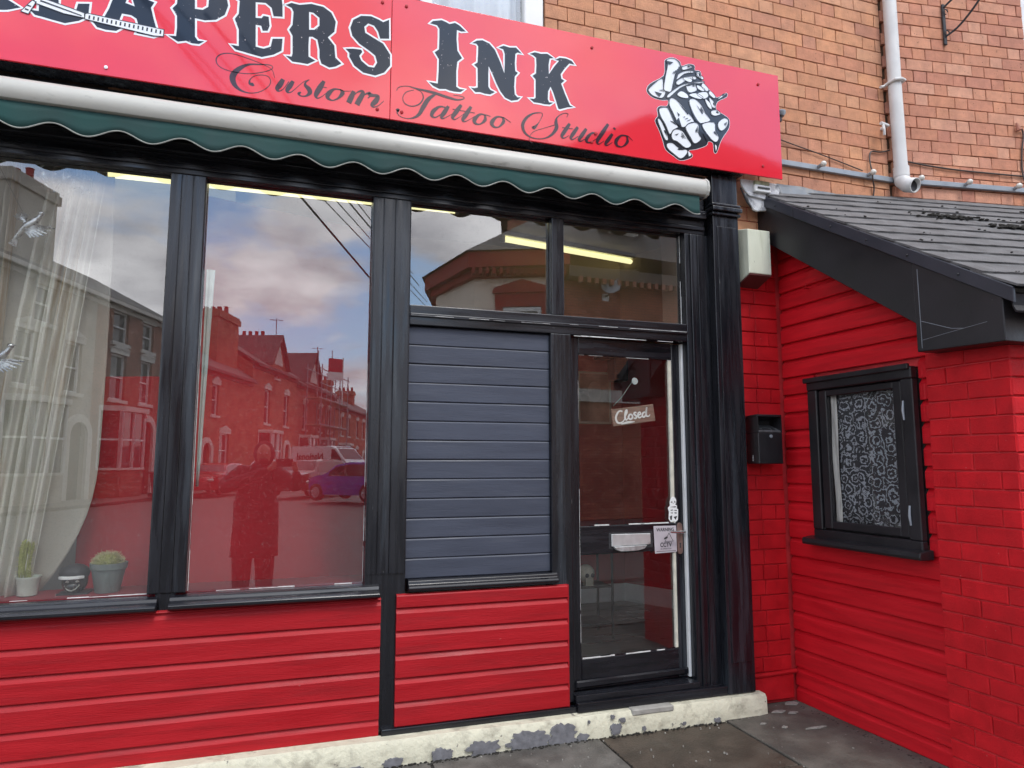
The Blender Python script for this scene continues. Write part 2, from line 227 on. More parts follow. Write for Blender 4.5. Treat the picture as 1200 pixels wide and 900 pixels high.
# ------------------------------------------------------------ geometry helpers
def put(name, me, parent=None, loc=(0, 0, 0)):
    o = bpy.data.objects.new(name, me); COL.objects.link(o)
    if parent is not None:
        o.parent = parent; o.matrix_parent_inverse = WM[parent.name].inverted()
    o.location = loc
    WM[o.name] = Matrix.Translation(loc)
    return o
WM = {}
def tag(o, label=None, cat=None, group=None, kind=None):
    if label: o['label'] = label
    if cat: o['category'] = cat
    if group: o['group'] = group
    if kind: o['kind'] = kind
    return o
def thing(name, loc, label, cat, group=None, rotz=0.0, parent=None):
    o = bpy.data.objects.new(name, None); COL.objects.link(o); o.location = loc; o.rotation_euler = (0, 0, rotz)
    o.empty_display_size = 0.1
    WM[o.name] = Matrix.Translation(loc) @ Matrix.Rotation(rotz, 4, 'Z')
    return tag(o, label, cat, group)
class G:
    def __init__(s, mx=None): s.v = []; s.f = []; s.mx = mx
    def add(s, vs, fs):
        b = len(s.v)
        for p in vs:
            p = Vector(p)
            s.v.append(tuple(s.mx @ p) if s.mx else tuple(p))
        s.f += [tuple(b+i for i in f) for f in fs]; return s
    def box(s, x0, x1, y0, y1, z0, z1):
        return s.add([(x0, y0, z0), (x1, y0, z0), (x1, y1, z0), (x0, y1, z0), (x0, y0, z1), (x1, y0, z1), (x1, y1, z1), (x0, y1, z1)],
                     [(0, 3, 2, 1), (4, 5, 6, 7), (0, 1, 5, 4), (1, 2, 6, 5), (2, 3, 7, 6), (3, 0, 4, 7)])
    def prism(s, poly, fa, fb, holes=()):
        # poly in 2D; fa/fb map (a,b) to 3D at near and far face
        loops = [list(poly)]+[list(h) for h in holes]
        tri = tessellate_polygon([[Vector((p[0], p[1], 0)) for p in lp] for lp in loops])
        flat = [p for lp in loops for p in lp]; n = len(flat)
        vs = [fa(*p[:2]) for p in flat]+[fb(*p[:2]) for p in flat]
        fs = [tuple(t) for t in tri]+[tuple(i+n for i in reversed(t)) for t in tri]
        k = 0
        for lp in loops:
            m = len(lp)
            for i in range(m):
                a = k+i; b = k+(i+1) % m; fs.append((a, b, b+n, a+n))
            k += m
        return s.add(vs, fs)
    def xz(s, poly, y0, y1, holes=()): return s.prism(poly, lambda a, b: (a, y0, b), lambda a, b: (a, y1, b), holes)
    def yz(s, poly, x0, x1): return s.prism(poly, lambda a, b: (x0, a, b), lambda a, b: (x1, a, b))
    def xy(s, poly, z0, z1): return s.prism(poly, lambda a, b: (a, b, z0), lambda a, b: (a, b, z1))
    def tube(s, pts, r, n=8, closed=False, cap=True):
        pts = [Vector(p) for p in pts]; m = len(pts); vs = []; rr = r if isinstance(r, (list, tuple)) else [r]*m
        up0 = None
        for i, p in enumerate(pts):
            a = pts[i-1] if (i > 0 or closed) else p; b = pts[(i+1) % m] if (i < m-1 or closed) else p
            t = (b-a)
            if t.length < 1e-9: t = Vector((0, 0, 1))
            t.normalize()
            if up0 is None: up0 = Vector((0, 0, 1)) if abs(t.z) < 0.9 else Vector((0, 1, 0))
            x = t.cross(up0)
            if x.length < 1e-6: x = t.orthogonal()
            x.normalize(); y = x.cross(t); up0 = y
            for k in range(n):
                an = 2*math.pi*k/n; vs.append(p+(x*math.cos(an)+y*math.sin(an))*rr[i])
        fs = []
        for i in range(m if closed else m-1):
            for k in range(n):
                a = i*n+k; b = i*n+(k+1) % n; j = ((i+1) % m)*n
                fs.append((a, b, j+(k+1) % n, j+k))
        if cap and not closed: fs.append(tuple(range(n))[::-1]); fs.append(tuple((m-1)*n+k for k in range(n)))
        return s.add(vs, fs)
    def lathe(s, prof, c=(0, 0, 0), n=20, axis='Z'):
        vs = []; fs = []
        for r, z in prof:
            for k in range(n):
                an = 2*math.pi*k/n; x, y = r*math.cos(an), r*math.sin(an)
                q = {'Z': (x, y, z), 'Y': (x, z, y), 'X': (z, x, y)}[axis]
                vs.append((c[0]+q[0], c[1]+q[1], c[2]+q[2]))
        for i in range(len(prof)-1):
            for k in range(n): fs.append((i*n+k, i*n+(k+1) % n, (i+1)*n+(k+1) % n, (i+1)*n+k))
        fs.append(tuple(range(n))[::-1]); fs.append(tuple((len(prof)-1)*n+k for k in range(n)))
        return s.add(vs, fs)
    def grid(s, fn, nu, nv, thick=None):
        vs = [fn(i/nu, j/nv) for j in range(nv+1) for i in range(nu+1)]
        fs = [(j*(nu+1)+i, j*(nu+1)+i+1, (j+1)*(nu+1)+i+1, (j+1)*(nu+1)+i) for j in range(nv) for i in range(nu)]
        return s.add(vs, fs)
    def ball(s, c, r, n=10, m=6):
        rx, ry, rz = r if isinstance(r, (tuple, list)) else (r, r, r)
        vs = [(c[0]+rx*math.sin(math.pi*j/m)*math.cos(2*math.pi*k/n), c[1]+ry*math.sin(math.pi*j/m)*math.sin(2*math.pi*k/n), c[2]+rz*math.cos(math.pi*j/m)) for j in range(1, m) for k in range(n)]
        vs += [(c[0], c[1], c[2]+rz), (c[0], c[1], c[2]-rz)]; t = len(vs)-2
        fs = [(t, k, (k+1) % n) for k in range(n)]+[(t+1, (m-2)*n+(k+1) % n, (m-2)*n+k) for k in range(n)]
        fs += [(j*n+k, (j+1)*n+k, (j+1)*n+(k+1) % n, j*n+(k+1) % n) for j in range(m-2) for k in range(n)]
        return s.add(vs, fs)
    def build(s, name, m, parent=None, bevel=0.0, seg=1, smooth=False, solid=0.0, origin=None):
        me = bpy.data.meshes.new(name); bm = bmesh.new()
        vs = [bm.verts.new(p) for p in s.v]
        for f in s.f:
            try: bm.faces.new([vs[i] for i in f])
            except ValueError: pass
        bmesh.ops.remove_doubles(bm, verts=bm.verts, dist=1e-5) if smooth else None
        bmesh.ops.recalc_face_normals(bm, faces=bm.faces)
        if bevel:
            es = [e for e in bm.edges if len(e.link_faces) == 2 and e.calc_face_angle(0) > 0.6]
            bmesh.ops.bevel(bm, geom=es, offset=bevel, segments=seg, profile=0.6, affect='EDGES', clamp_overlap=True)
        loc = Vector((0, 0, 0))
        if origin is not None:
            loc = Vector(origin); bmesh.ops.translate(bm, verts=bm.verts, vec=-loc)
        bm.to_mesh(me); bm.free()
        if isinstance(m, str): m = M[m]
        me.materials.append(m)
        if smooth:
            for p in me.polygons: p.use_smooth = True
            try: me.set_sharp_from_angle(angle=R(40))
            except Exception: pass
        o = put(name, me, parent, tuple(loc))
        if solid:
            md = o.modifiers.new('thick', 'SOLIDIFY'); md.thickness = solid; md.offset = 0
        return o
def base_of(o): return o

# shared brick meshes: bevelled, slightly uneven blocks, front face at local y = 0 facing -y
def brick_mesh(name, lx, lz, d, m, bev=0.004, jit=0.002, seed=0):
    rnd = random.Random(seed); bm = bmesh.new()
    vs = []
    for x in (0, 1):
        for y in (0, 1):
            for z in (0, 1):
                j = [rnd.uniform(-jit, jit) for _ in range(3)]
                vs.append(bm.verts.new((-lx/2+x*lx+j[0], y*d+(j[1] if y == 0 else 0), -lz/2+z*lz+j[2])))
    V = lambda x, y, z: vs[x*4+y*2+z]
    for f in [(V(0, 0, 0), V(1, 0, 0), V(1, 0, 1), V(0, 0, 1)), (V(0, 0, 0), V(0, 0, 1), V(0, 1, 1), V(0, 1, 0)), (V(1, 0, 0), V(1, 1, 0), V(1, 1, 1), V(1, 0, 1)),
              (V(0, 0, 1), V(1, 0, 1), V(1, 1, 1), V(0, 1, 1)), (V(0, 0, 0), V(0, 1, 0), V(1, 1, 0), V(1, 0, 0)), (V(0, 1, 0), V(0, 1, 1), V(1, 1, 1), V(1, 1, 0))]: bm.faces.new(f)
    bmesh.ops.recalc_face_normals(bm, faces=bm.faces)
    es = [e for e in bm.edges if all(v.co.y < d*0.5 for v in e.verts)]
    bmesh.ops.bevel(bm, geom=es, offset=bev, segments=1, affect='EDGES', clamp_overlap=True)
    me = bpy.data.meshes.new(name); bm.to_mesh(me); bm.free(); me.materials.append(m); return me
class Bond:
    """lays bricks along a wall: origin o, horizontal unit vector d, outward normal n"""
    def __init__(s, m, st, hd, pitch, gap, depth=0.05, bev=0.004, jit=0.002, pattern='flemish', proud=0.004):
        s.st, s.hd, s.p, s.gap, s.pat, s.proud, s.m = st, hd, pitch, gap, pattern, proud, m
        s.ms = [brick_mesh('brick', st-gap, pitch-gap, depth, m, bev, jit, 10+i) for i in range(5)]
        s.mh = [brick_mesh('brick', hd-gap, pitch-gap, depth, m, bev, jit, 40+i) for i in range(5)]
    def courses(s, x0, x1, z0, z1, ok=None, phase=0.0, zoff=0.0):
        i = 0; z = z0
        while z < z1-1e-4:
            zt = min(z+s.p, z1); row = i+int(zoff)
            per = s.st+s.hd if s.pat == 'flemish' else s.st
            off = (row % 2)*per/2 + phase
            x = x0-per*2+(off % per)
            seq = 0
            while x < x1:
                L_ = (s.st if seq % 2 == 0 else s.hd) if s.pat == 'flemish' else s.st
                a, b = max(x, x0), min(x+L_, x1)
                if b-a > 0.035 and zt-z > 0.02:
                    for (a2, b2) in (ok(a, b, z, zt) if ok else [(a, b)]):
                        if b2-a2 > 0.03: yield a2, b2, z, zt, L_, (seq % 2 if s.pat == 'flemish' else 0)
                x += L_; seq += 1
            z += s.p; i += 1
    def lay(s, o, d, n, gen, parent, limit=300, view=None, name='brick'):
        o, d, n = Vector(o), Vector(d).normalized(), Vector(n).normalized()
        ang = math.atan2(d.y, d.x); rest = G(); cnt = 0
        for a, b, z, zt, L_, h in gen:
            c = o+d*((a+b)/2)+Vector((0, 0, (z+zt)/2))+n*random.uniform(0, s.proud)
            show = cnt < limit and (view is None or view((a+b)/2, (z+zt)/2))
            if show:
                me = random.choice(s.mh if h else s.ms)
                q = bpy.data.objects.new(name, me); COL.objects.link(q); q.parent = parent
                q.matrix_parent_inverse = WM[parent.name].inverted(); q.location = c
                q.rotation_euler = (random.uniform(-.004, .004), random.uniform(-.006, .006), ang+random.uniform(-.006, .006))
                q.scale = ((b-a-s.gap)/(L_-s.gap), 1, (zt-z-s.gap)/(s.p-s.gap)); cnt += 1
            else:
                g2 = s.gap/2; hz = (b-a)/2-g2; mxx = Matrix.Translation(c) @ Matrix.Rotation(ang, 4, 'Z')
                rest.mx = mxx; rest.box(-hz, hz, 0, 0.05, -(zt-z)/2+g2, (zt-z)/2-g2)
        if rest.v:
            rest.mx = None; q = rest.build('brickwork', s.m, parent, bevel=0.003); q['kind'] = 'stuff'
        return cnt
LETTERS=[('R',[[(-1.7123,3.8301),(-1.6641,3.8477),(-1.5983,3.8453),(-1.4997,3.8641),(-1.3987,3.8606),(-1.3299,3.8358),(-1.2904,3.7901),(-1.2995,3.7325),(-1.3534,3.6944),(-1.2958,3.6544),(-1.2844,3.5887),(-1.2323,3.5613),(-1.2819,3.5388),(-1.332,3.5276),(-1.3996,3.542),(-1.4178,3.5731),(-1.4202,3.6172),(-1.4396,3.6705),(-1.4817,3.682),(-1.5098,3.6785),(-1.5121,3.6283),(-1.5088,3.568),(-1.45,3.5528),(-1.5149,3.5265),(-1.5805,3.5267),(-1.6376,3.5255),(-1.6958,3.5515),(-1.6472,3.5518),(-1.6401,3.569),(-1.6457,3.6672),(-1.6751,3.6966),(-1.649,3.7275),(-1.6451,3.8001),(-1.6626,3.8201)],[(-1.5171,3.8169),(-1.4804,3.8161),(-1.4291,3.7947),(-1.4268,3.7502),(-1.4673,3.7227),(-1.5118,3.7171)]]),('E',[[(-1.1939,3.8183),(-1.1575,3.8343),(-1.1201,3.832),(-0.9697,3.8643),(-0.9634,3.8214),(-0.9613,3.761),(-1.004,3.7549),(-1.0152,3.7987),(-1.0444,3.8196),(-1.0913,3.8123),(-1.088,3.7278),(-1.06,3.7317),(-1.0511,3.7468),(-1.0275,3.7465),(-1.021,3.6986),(-1.0293,3.6695),(-1.0528,3.6645),(-1.0603,3.6902),(-1.0865,3.69),(-1.082,3.5717),(-1.0444,3.5685),(-1.0121,3.5859),(-1.0043,3.6311),(-0.957,3.6409),(-0.9595,3.5748),(-0.9965,3.5456),(-1.052,3.5216),(-1.1082,3.5287),(-1.1453,3.5341),(-1.173,3.5371),(-1.1967,3.559),(-1.1601,3.559),(-1.1637,3.6464),(-1.1843,3.7013),(-1.1672,3.7321),(-1.1655,3.8031)]]),('A',[[(-0.9379,3.5516),(-0.8995,3.5684),(-0.8746,3.6352),(-0.8453,3.7567),(-0.8287,3.7873),(-0.7894,3.8099),(-0.7444,3.8025),(-0.7311,3.7651),(-0.7098,3.7161),(-0.6831,3.7086),(-0.6966,3.6787),(-0.6824,3.6237),(-0.6643,3.5651),(-0.6448,3.5513),(-0.6775,3.5312),(-0.7148,3.5324),(-0.7519,3.5336),(-0.7426,3.5665),(-0.756,3.6079),(-0.7789,3.6207),(-0.8192,3.6208),(-0.8312,3.5742),(-0.8117,3.552),(-0.8393,3.5269),(-0.8825,3.524),(-0.9187,3.5295)],[(-0.8078,3.6782),(-0.7668,3.6695),(-0.7916,3.7423)]]),('P',[[(-0.6134,3.7906),(-0.5787,3.8113),(-0.5379,3.8079),(-0.4661,3.8297),(-0.4017,3.8337),(-0.3585,3.8056),(-0.3502,3.7642),(-0.3638,3.7127),(-0.4039,3.6772),(-0.4538,3.6634),(-0.4994,3.6653),(-0.4947,3.5679),(-0.4803,3.5498),(-0.4514,3.5525),(-0.475,3.5329),(-0.5065,3.5308),(-0.5338,3.5389),(-0.5689,3.5266),(-0.6145,3.5507),(-0.5792,3.5538),(-0.577,3.5982),(-0.5801,3.6606),(-0.6024,3.6958),(-0.5832,3.7233),(-0.5832,3.7763)],[(-0.5053,3.7886),(-0.4691,3.7968),(-0.4407,3.7764),(-0.4417,3.7386),(-0.4654,3.7174),(-0.5017,3.7148)]]),('E',[[(-0.3263,3.8183),(-0.2892,3.8343),(-0.2511,3.832),(-0.0977,3.8643),(-0.0913,3.8214),(-0.0891,3.761),(-0.1327,3.7549),(-0.1441,3.7987),(-0.1739,3.8196),(-0.2217,3.8123),(-0.2183,3.7278),(-0.1898,3.7317),(-0.1807,3.7468),(-0.1566,3.7465),(-0.15,3.6986),(-0.1585,3.6695),(-0.1824,3.6645),(-0.1901,3.6902),(-0.2168,3.69),(-0.2122,3.5717),(-0.1739,3.5685),(-0.1409,3.5859),(-0.133,3.6311),(-0.0848,3.6409),(-0.0873,3.5748),(-0.125,3.5456),(-0.1816,3.5216),(-0.2389,3.5287),(-0.2768,3.5341),(-0.305,3.5371),(-0.3292,3.559),(-0.2919,3.559),(-0.2955,3.6464),(-0.3166,3.7013),(-0.2991,3.7321),(-0.2974,3.8031)]]),('R',[[(-0.0769,3.8301),(-0.0479,3.8477),(-0.0082,3.8453),(0.0512,3.8641),(0.112,3.8606),(0.1535,3.8358),(0.1773,3.7901),(0.1718,3.7325),(0.1393,3.6944),(0.174,3.6544),(0.1809,3.5887),(0.2123,3.5613),(0.1824,3.5388),(0.1522,3.5276),(0.1115,3.542),(0.1005,3.5731),(0.0991,3.6172),(0.0874,3.6705),(0.062,3.682),(0.0451,3.6785),(0.0437,3.6283),(0.0457,3.568),(0.0811,3.5528),(0.042,3.5265),(0.0025,3.5267),(-0.0319,3.5255),(-0.067,3.5515),(-0.0377,3.5518),(-0.0334,3.569),(-0.0368,3.6672),(-0.0545,3.6966),(-0.0388,3.7275),(-0.0364,3.8001),(-0.047,3.8201)],[(0.0407,3.8169),(0.0628,3.8161),(0.0937,3.7947),(0.0951,3.7502),(0.0707,3.7227),(0.0439,3.7171)]]),('S',[[(0.4572,3.8612),(0.4594,3.7518),(0.4115,3.7421),(0.4,3.7799),(0.3781,3.8098),(0.3462,3.8168),(0.3257,3.793),(0.3317,3.76),(0.3744,3.7402),(0.428,3.7167),(0.4665,3.6613),(0.4678,3.5986),(0.4367,3.5529),(0.3897,3.5272),(0.3267,3.5324),(0.2792,3.5628),(0.2522,3.6082),(0.2516,3.6305),(0.2305,3.6489),(0.2716,3.657),(0.3132,3.6596),(0.3187,3.6471),(0.3036,3.6238),(0.3147,3.5977),(0.3519,3.571),(0.3834,3.5713),(0.3986,3.6025),(0.3872,3.6401),(0.355,3.6622),(0.302,3.6914),(0.2646,3.7291),(0.2531,3.7721),(0.2674,3.8206),(0.3085,3.8523),(0.361,3.8613),(0.4038,3.8498),(0.4254,3.8405)]]),('I',[[(0.6818,3.8884),(0.6991,3.9061),(0.7476,3.9211),(0.7744,3.9146),(0.7924,3.9072),(0.8237,3.9213),(0.8508,3.9101),(0.8873,3.882),(0.8601,3.8763),(0.8348,3.8805),(0.8336,3.8221),(0.8387,3.7578),(0.866,3.7184),(0.8393,3.6928),(0.8335,3.6361),(0.8344,3.544),(0.8541,3.5337),(0.8828,3.5361),(0.8588,3.5161),(0.8231,3.5126),(0.7965,3.5143),(0.7744,3.5195),(0.7393,3.5133),(0.7041,3.5252),(0.6795,3.5453),(0.7039,3.5434),(0.7301,3.5436),(0.7336,3.6174),(0.7345,3.6865),(0.7103,3.7232),(0.7338,3.7445),(0.7356,3.8115),(0.735,3.8671),(0.7215,3.8848)]]),('N',[[(0.9223,3.8194),(0.9514,3.8414),(0.9835,3.8498),(1.0252,3.8373),(1.0578,3.8059),(1.0906,3.7363),(1.1141,3.6744),(1.1168,3.7366),(1.1167,3.7937),(1.1073,3.8185),(1.0792,3.8244),(1.1092,3.8418),(1.1468,3.8379),(1.1848,3.8454),(1.2209,3.8141),(1.1943,3.8166),(1.1809,3.8063),(1.1771,3.7481),(1.1799,3.701),(1.196,3.6925),(1.1771,3.6671),(1.1733,3.6048),(1.177,3.5581),(1.194,3.5441),(1.2129,3.5474),(1.194,3.528),(1.1563,3.5168),(1.1189,3.5292),(1.091,3.5618),(1.0677,3.6046),(1.0443,3.6567),(1.0211,3.6994),(1.0194,3.6521),(1.0197,3.5772),(1.0308,3.5605),(1.0585,3.5514),(1.0309,3.5325),(0.9988,3.5316),(0.9714,3.536),(0.9442,3.5312),(0.9169,3.5542),(0.9395,3.5536),(0.9576,3.5615),(0.9573,3.6219),(0.956,3.6777),(0.9359,3.6926),(0.9559,3.7105),(0.9583,3.7626),(0.9589,3.8098),(0.947,3.8216)]]),('K',[[(1.2689,3.8235),(1.2999,3.8393),(1.3387,3.8372),(1.3778,3.8449),(1.4189,3.8256),(1.3923,3.8185),(1.3852,3.7782),(1.3868,3.7203),(1.4215,3.7754),(1.4515,3.8152),(1.4268,3.8173),(1.4566,3.8358),(1.4964,3.8386),(1.5313,3.8306),(1.5512,3.8098),(1.5161,3.811),(1.4858,3.7729),(1.4607,3.734),(1.4654,3.7057),(1.4851,3.6976),(1.4631,3.6761),(1.4844,3.6217),(1.5087,3.5678),(1.5184,3.5501),(1.5412,3.5442),(1.5034,3.5359),(1.4539,3.5151),(1.4441,3.5182),(1.4297,3.5639),(1.4106,3.6183),(1.3961,3.6447),(1.3812,3.6131),(1.379,3.5647),(1.3876,3.547),(1.415,3.5498),(1.3905,3.5331),(1.3565,3.5302),(1.3275,3.532),(1.2939,3.531),(1.2652,3.5498),(1.2939,3.5519),(1.3036,3.5612),(1.3038,3.6282),(1.304,3.6713),(1.2848,3.6918),(1.3071,3.7103),(1.3092,3.7637),(1.3075,3.8069),(1.2901,3.818)]])]
SCRIPT=[[(-0.1152,3.4222,0.0027),(-0.1283,3.4599,0.0027),(-0.1601,3.4789,0.0027),(-0.2404,3.5005,0.004),(-0.3193,3.5129,0.004),(-0.3704,3.5009,0.0054),(-0.3929,3.471,0.0054),(-0.3803,3.4371,0.004),(-0.3325,3.4196,0.004),(-0.2459,3.42,0.004),(-0.1677,3.4445,0.004),(-0.1286,3.4698,0.004),(-0.1382,3.4861,0.004),(-0.1868,3.4808,0.0068),(-0.2392,3.4709,0.0108),(-0.2775,3.4467,0.0203),(-0.3063,3.4117,0.0284),(-0.3136,3.3809,0.0284),(-0.301,3.3488,0.0216),(-0.2725,3.3264,0.0108),(-0.2331,3.3196,0.0054),(-0.1898,3.3312,0.004),(-0.1512,3.3608,0.004),(-0.1338,3.3938,0.004),(-0.1446,3.4218,0.004),(-0.1758,3.426,0.004),(-0.2106,3.4146,0.004),(-0.2316,3.3909,0.0054),(-0.2325,3.371,0.0122),(-0.2193,3.3675,0.0189),(-0.2133,3.3705,0.0135)],[(-0.074,3.4218,0.0189),(-0.0873,3.3923,0.027),(-0.1007,3.3669,0.0216),(-0.0931,3.3542,0.0081),(-0.0712,3.3701,0.004),(-0.0458,3.4149,0.004)],[(-0.0251,3.4206,0.0162),(-0.0387,3.394,0.0243),(-0.0522,3.3675,0.0203),(-0.0464,3.3545,0.0081),(-0.026,3.3661,0.004),(0.0222,3.4222,0.0027),(0.0537,3.4431,0.004)],[(0.0537,3.4431,0.004),(0.0359,3.4246,0.0081),(0.0364,3.4075,0.0162),(0.0525,3.3922,0.0243),(0.0587,3.373,0.0216),(0.041,3.3517,0.0095),(0.0156,3.3472,0.0068),(0.0043,3.3574,0.0135),(0.0149,3.3673,0.0081)],[(0.1277,3.4485,0.0162),(0.1101,3.4126,0.027),(0.0902,3.3684,0.023),(0.0963,3.3492,0.0081),(0.1182,3.3611,0.004),(0.1453,3.3903,0.0027)],[(0.0943,3.4138,0.004),(0.1427,3.4144,0.004)],[(0.2132,3.4156,0.0068),(0.1802,3.4129,0.0108),(0.1529,3.3845,0.0243),(0.1489,3.3603,0.0189),(0.1726,3.3502,0.0068),(0.2022,3.3675,0.0108),(0.2231,3.3999,0.0216),(0.2132,3.4156,0.0068),(0.2294,3.4113,0.004),(0.2654,3.4177,0.0027)],[(0.2806,3.4204,0.0189),(0.2681,3.3841,0.027),(0.2557,3.3501,0.027)],[(0.2647,3.3681,0.0027),(0.2942,3.4124,0.0054),(0.3207,3.4275,0.0135),(0.3278,3.4142,0.0216),(0.3123,3.3804,0.027),(0.2978,3.347,0.027)],[(0.3088,3.3654,0.0027),(0.3347,3.4071,0.0054),(0.3595,3.4239,0.0135),(0.3675,3.4149,0.0216),(0.4085,3.4117,0.004)],[(0.3544,3.3939,0.0054),(0.3762,3.4144,0.0081),(0.4055,3.4132,0.0189),(0.3964,3.3856,0.027),(0.3784,3.3607,0.0216),(0.3864,3.3496,0.0081),(0.4115,3.3622,0.004),(0.4383,3.3928,0.0027)],[(0.5086,3.348,0.0189),(0.5154,3.354,0.0162),(0.5111,3.3364,0.0054),(0.5321,3.3181,0.004),(0.5783,3.3159,0.0054),(0.6243,3.3429,0.0162),(0.6528,3.3966,0.0243),(0.6792,3.4441,0.0216),(0.7166,3.4791,0.0108)],[(0.5042,3.4625,0.0027),(0.5198,3.486,0.004),(0.5635,3.4987,0.004),(0.6102,3.4936,0.0081),(0.7046,3.4869,0.0149),(0.7885,3.473,0.0149),(0.843,3.4687,0.0095),(0.8794,3.4825,0.0054),(0.8671,3.4929,0.004),(0.8185,3.492,0.0027)],[(0.6103,3.4899,0.0027),(0.6398,3.4779,0.004),(0.6509,3.4454,0.0068),(0.6291,3.4073,0.0068),(0.5886,3.3882,0.0054),(0.5514,3.3977,0.0054),(0.5393,3.4285,0.004),(0.5572,3.4633,0.004),(0.5987,3.4829,0.0027)],[(0.7772,3.4115,0.0068),(0.7437,3.412,0.0108),(0.7084,3.3814,0.0216),(0.6993,3.3528,0.0175),(0.7207,3.3465,0.0068),(0.7561,3.3745,0.004)],[(0.7915,3.4225,0.0162),(0.7703,3.3855,0.0243),(0.7539,3.3569,0.0189),(0.7612,3.3458,0.0068),(0.8016,3.3722,0.0027),(0.8375,3.4029,0.0027)],[(0.8639,3.4423,0.0162),(0.8375,3.4005,0.0243),(0.8161,3.3646,0.0189),(0.8259,3.3514,0.0068),(0.8524,3.3681,0.0027),(0.8922,3.4058,0.0027)],[(0.9201,3.4418,0.0162),(0.8959,3.3977,0.0243),(0.8743,3.3592,0.0189),(0.8841,3.3484,0.0068),(0.9133,3.3656,0.0027),(0.9414,3.3889,0.0027)],[(0.8157,3.4092,0.004),(0.9413,3.4077,0.004)],[(1.0032,3.4054,0.0068),(0.9721,3.4053,0.0108),(0.9415,3.3702,0.023),(0.9453,3.3483,0.0149),(0.9725,3.3476,0.0068),(1.002,3.3775,0.0175),(1.0032,3.4054,0.0068),(1.0343,3.4029,0.0027)],[(1.1098,3.4077,0.0068),(1.0719,3.4066,0.0108),(1.042,3.3714,0.023),(1.0495,3.3474,0.0149),(1.0796,3.3471,0.0068),(1.1098,3.3823,0.0175),(1.1098,3.4077,0.0068),(1.1542,3.3857,0.0027)],[(1.3355,3.4757,0.004),(1.2897,3.463,0.0081),(1.248,3.4303,0.0149),(1.2247,3.3842,0.0189),(1.2375,3.3389,0.0135),(1.2826,3.3152,0.0068),(1.3478,3.3201,0.0054),(1.4007,3.3515,0.0135),(1.4315,3.3978,0.0216),(1.4291,3.4313,0.0189),(1.4374,3.4639,0.0068),(1.4751,3.4937,0.004),(1.5048,3.496,0.004),(1.4965,3.4736,0.0027)],[(1.3395,3.4764,0.004),(1.3446,3.4591,0.004),(1.3221,3.4127,0.004),(1.2946,3.3787,0.0189),(1.2855,3.3849,0.0135)],[(1.2812,3.2817,0.0027),(1.2632,3.3071,0.0027),(1.2893,3.3521,0.0027),(1.3679,3.3903,0.0027),(1.4371,3.4221,0.004)],[(1.515,3.4372,0.0162),(1.4876,3.3936,0.023),(1.4659,3.3564,0.0189),(1.4764,3.3424,0.0068),(1.5088,3.363,0.0027)],[(1.4676,3.4061,0.004),(1.5349,3.4089,0.004)],[(1.5663,3.4244,0.0162),(1.5415,3.3864,0.023),(1.5222,3.3546,0.0175),(1.5329,3.3432,0.0068),(1.5711,3.37,0.0027)],[(1.6209,3.4225,0.0162),(1.5958,3.3843,0.023),(1.5736,3.3494,0.0175),(1.5843,3.3405,0.0068),(1.616,3.3611,0.0027)],[(1.6923,3.402,0.0068),(1.6577,3.4019,0.0108),(1.6256,3.3679,0.0203),(1.6226,3.3437,0.0149),(1.6472,3.3422,0.0054),(1.6863,3.3719,0.0027)],[(1.7631,3.4744,0.0162),(1.7258,3.4151,0.0243),(1.6916,3.3595,0.0203),(1.6996,3.3395,0.0068),(1.7361,3.3662,0.0027)],[(1.7902,3.4172,0.0162),(1.7643,3.3785,0.023),(1.7442,3.3489,0.0175),(1.7552,3.3399,0.0068),(1.7892,3.3637,0.0027)],[(1.8021,3.4485,0.0189),(1.8079,3.4574,0.0135)],[(1.8895,3.4191,0.0068),(1.8495,3.4157,0.0108),(1.8148,3.3782,0.023),(1.8199,3.3496,0.0149),(1.8538,3.3467,0.0068),(1.8887,3.3814,0.0175),(1.8895,3.4191,0.0068),(1.9247,3.3949,0.0027)]]
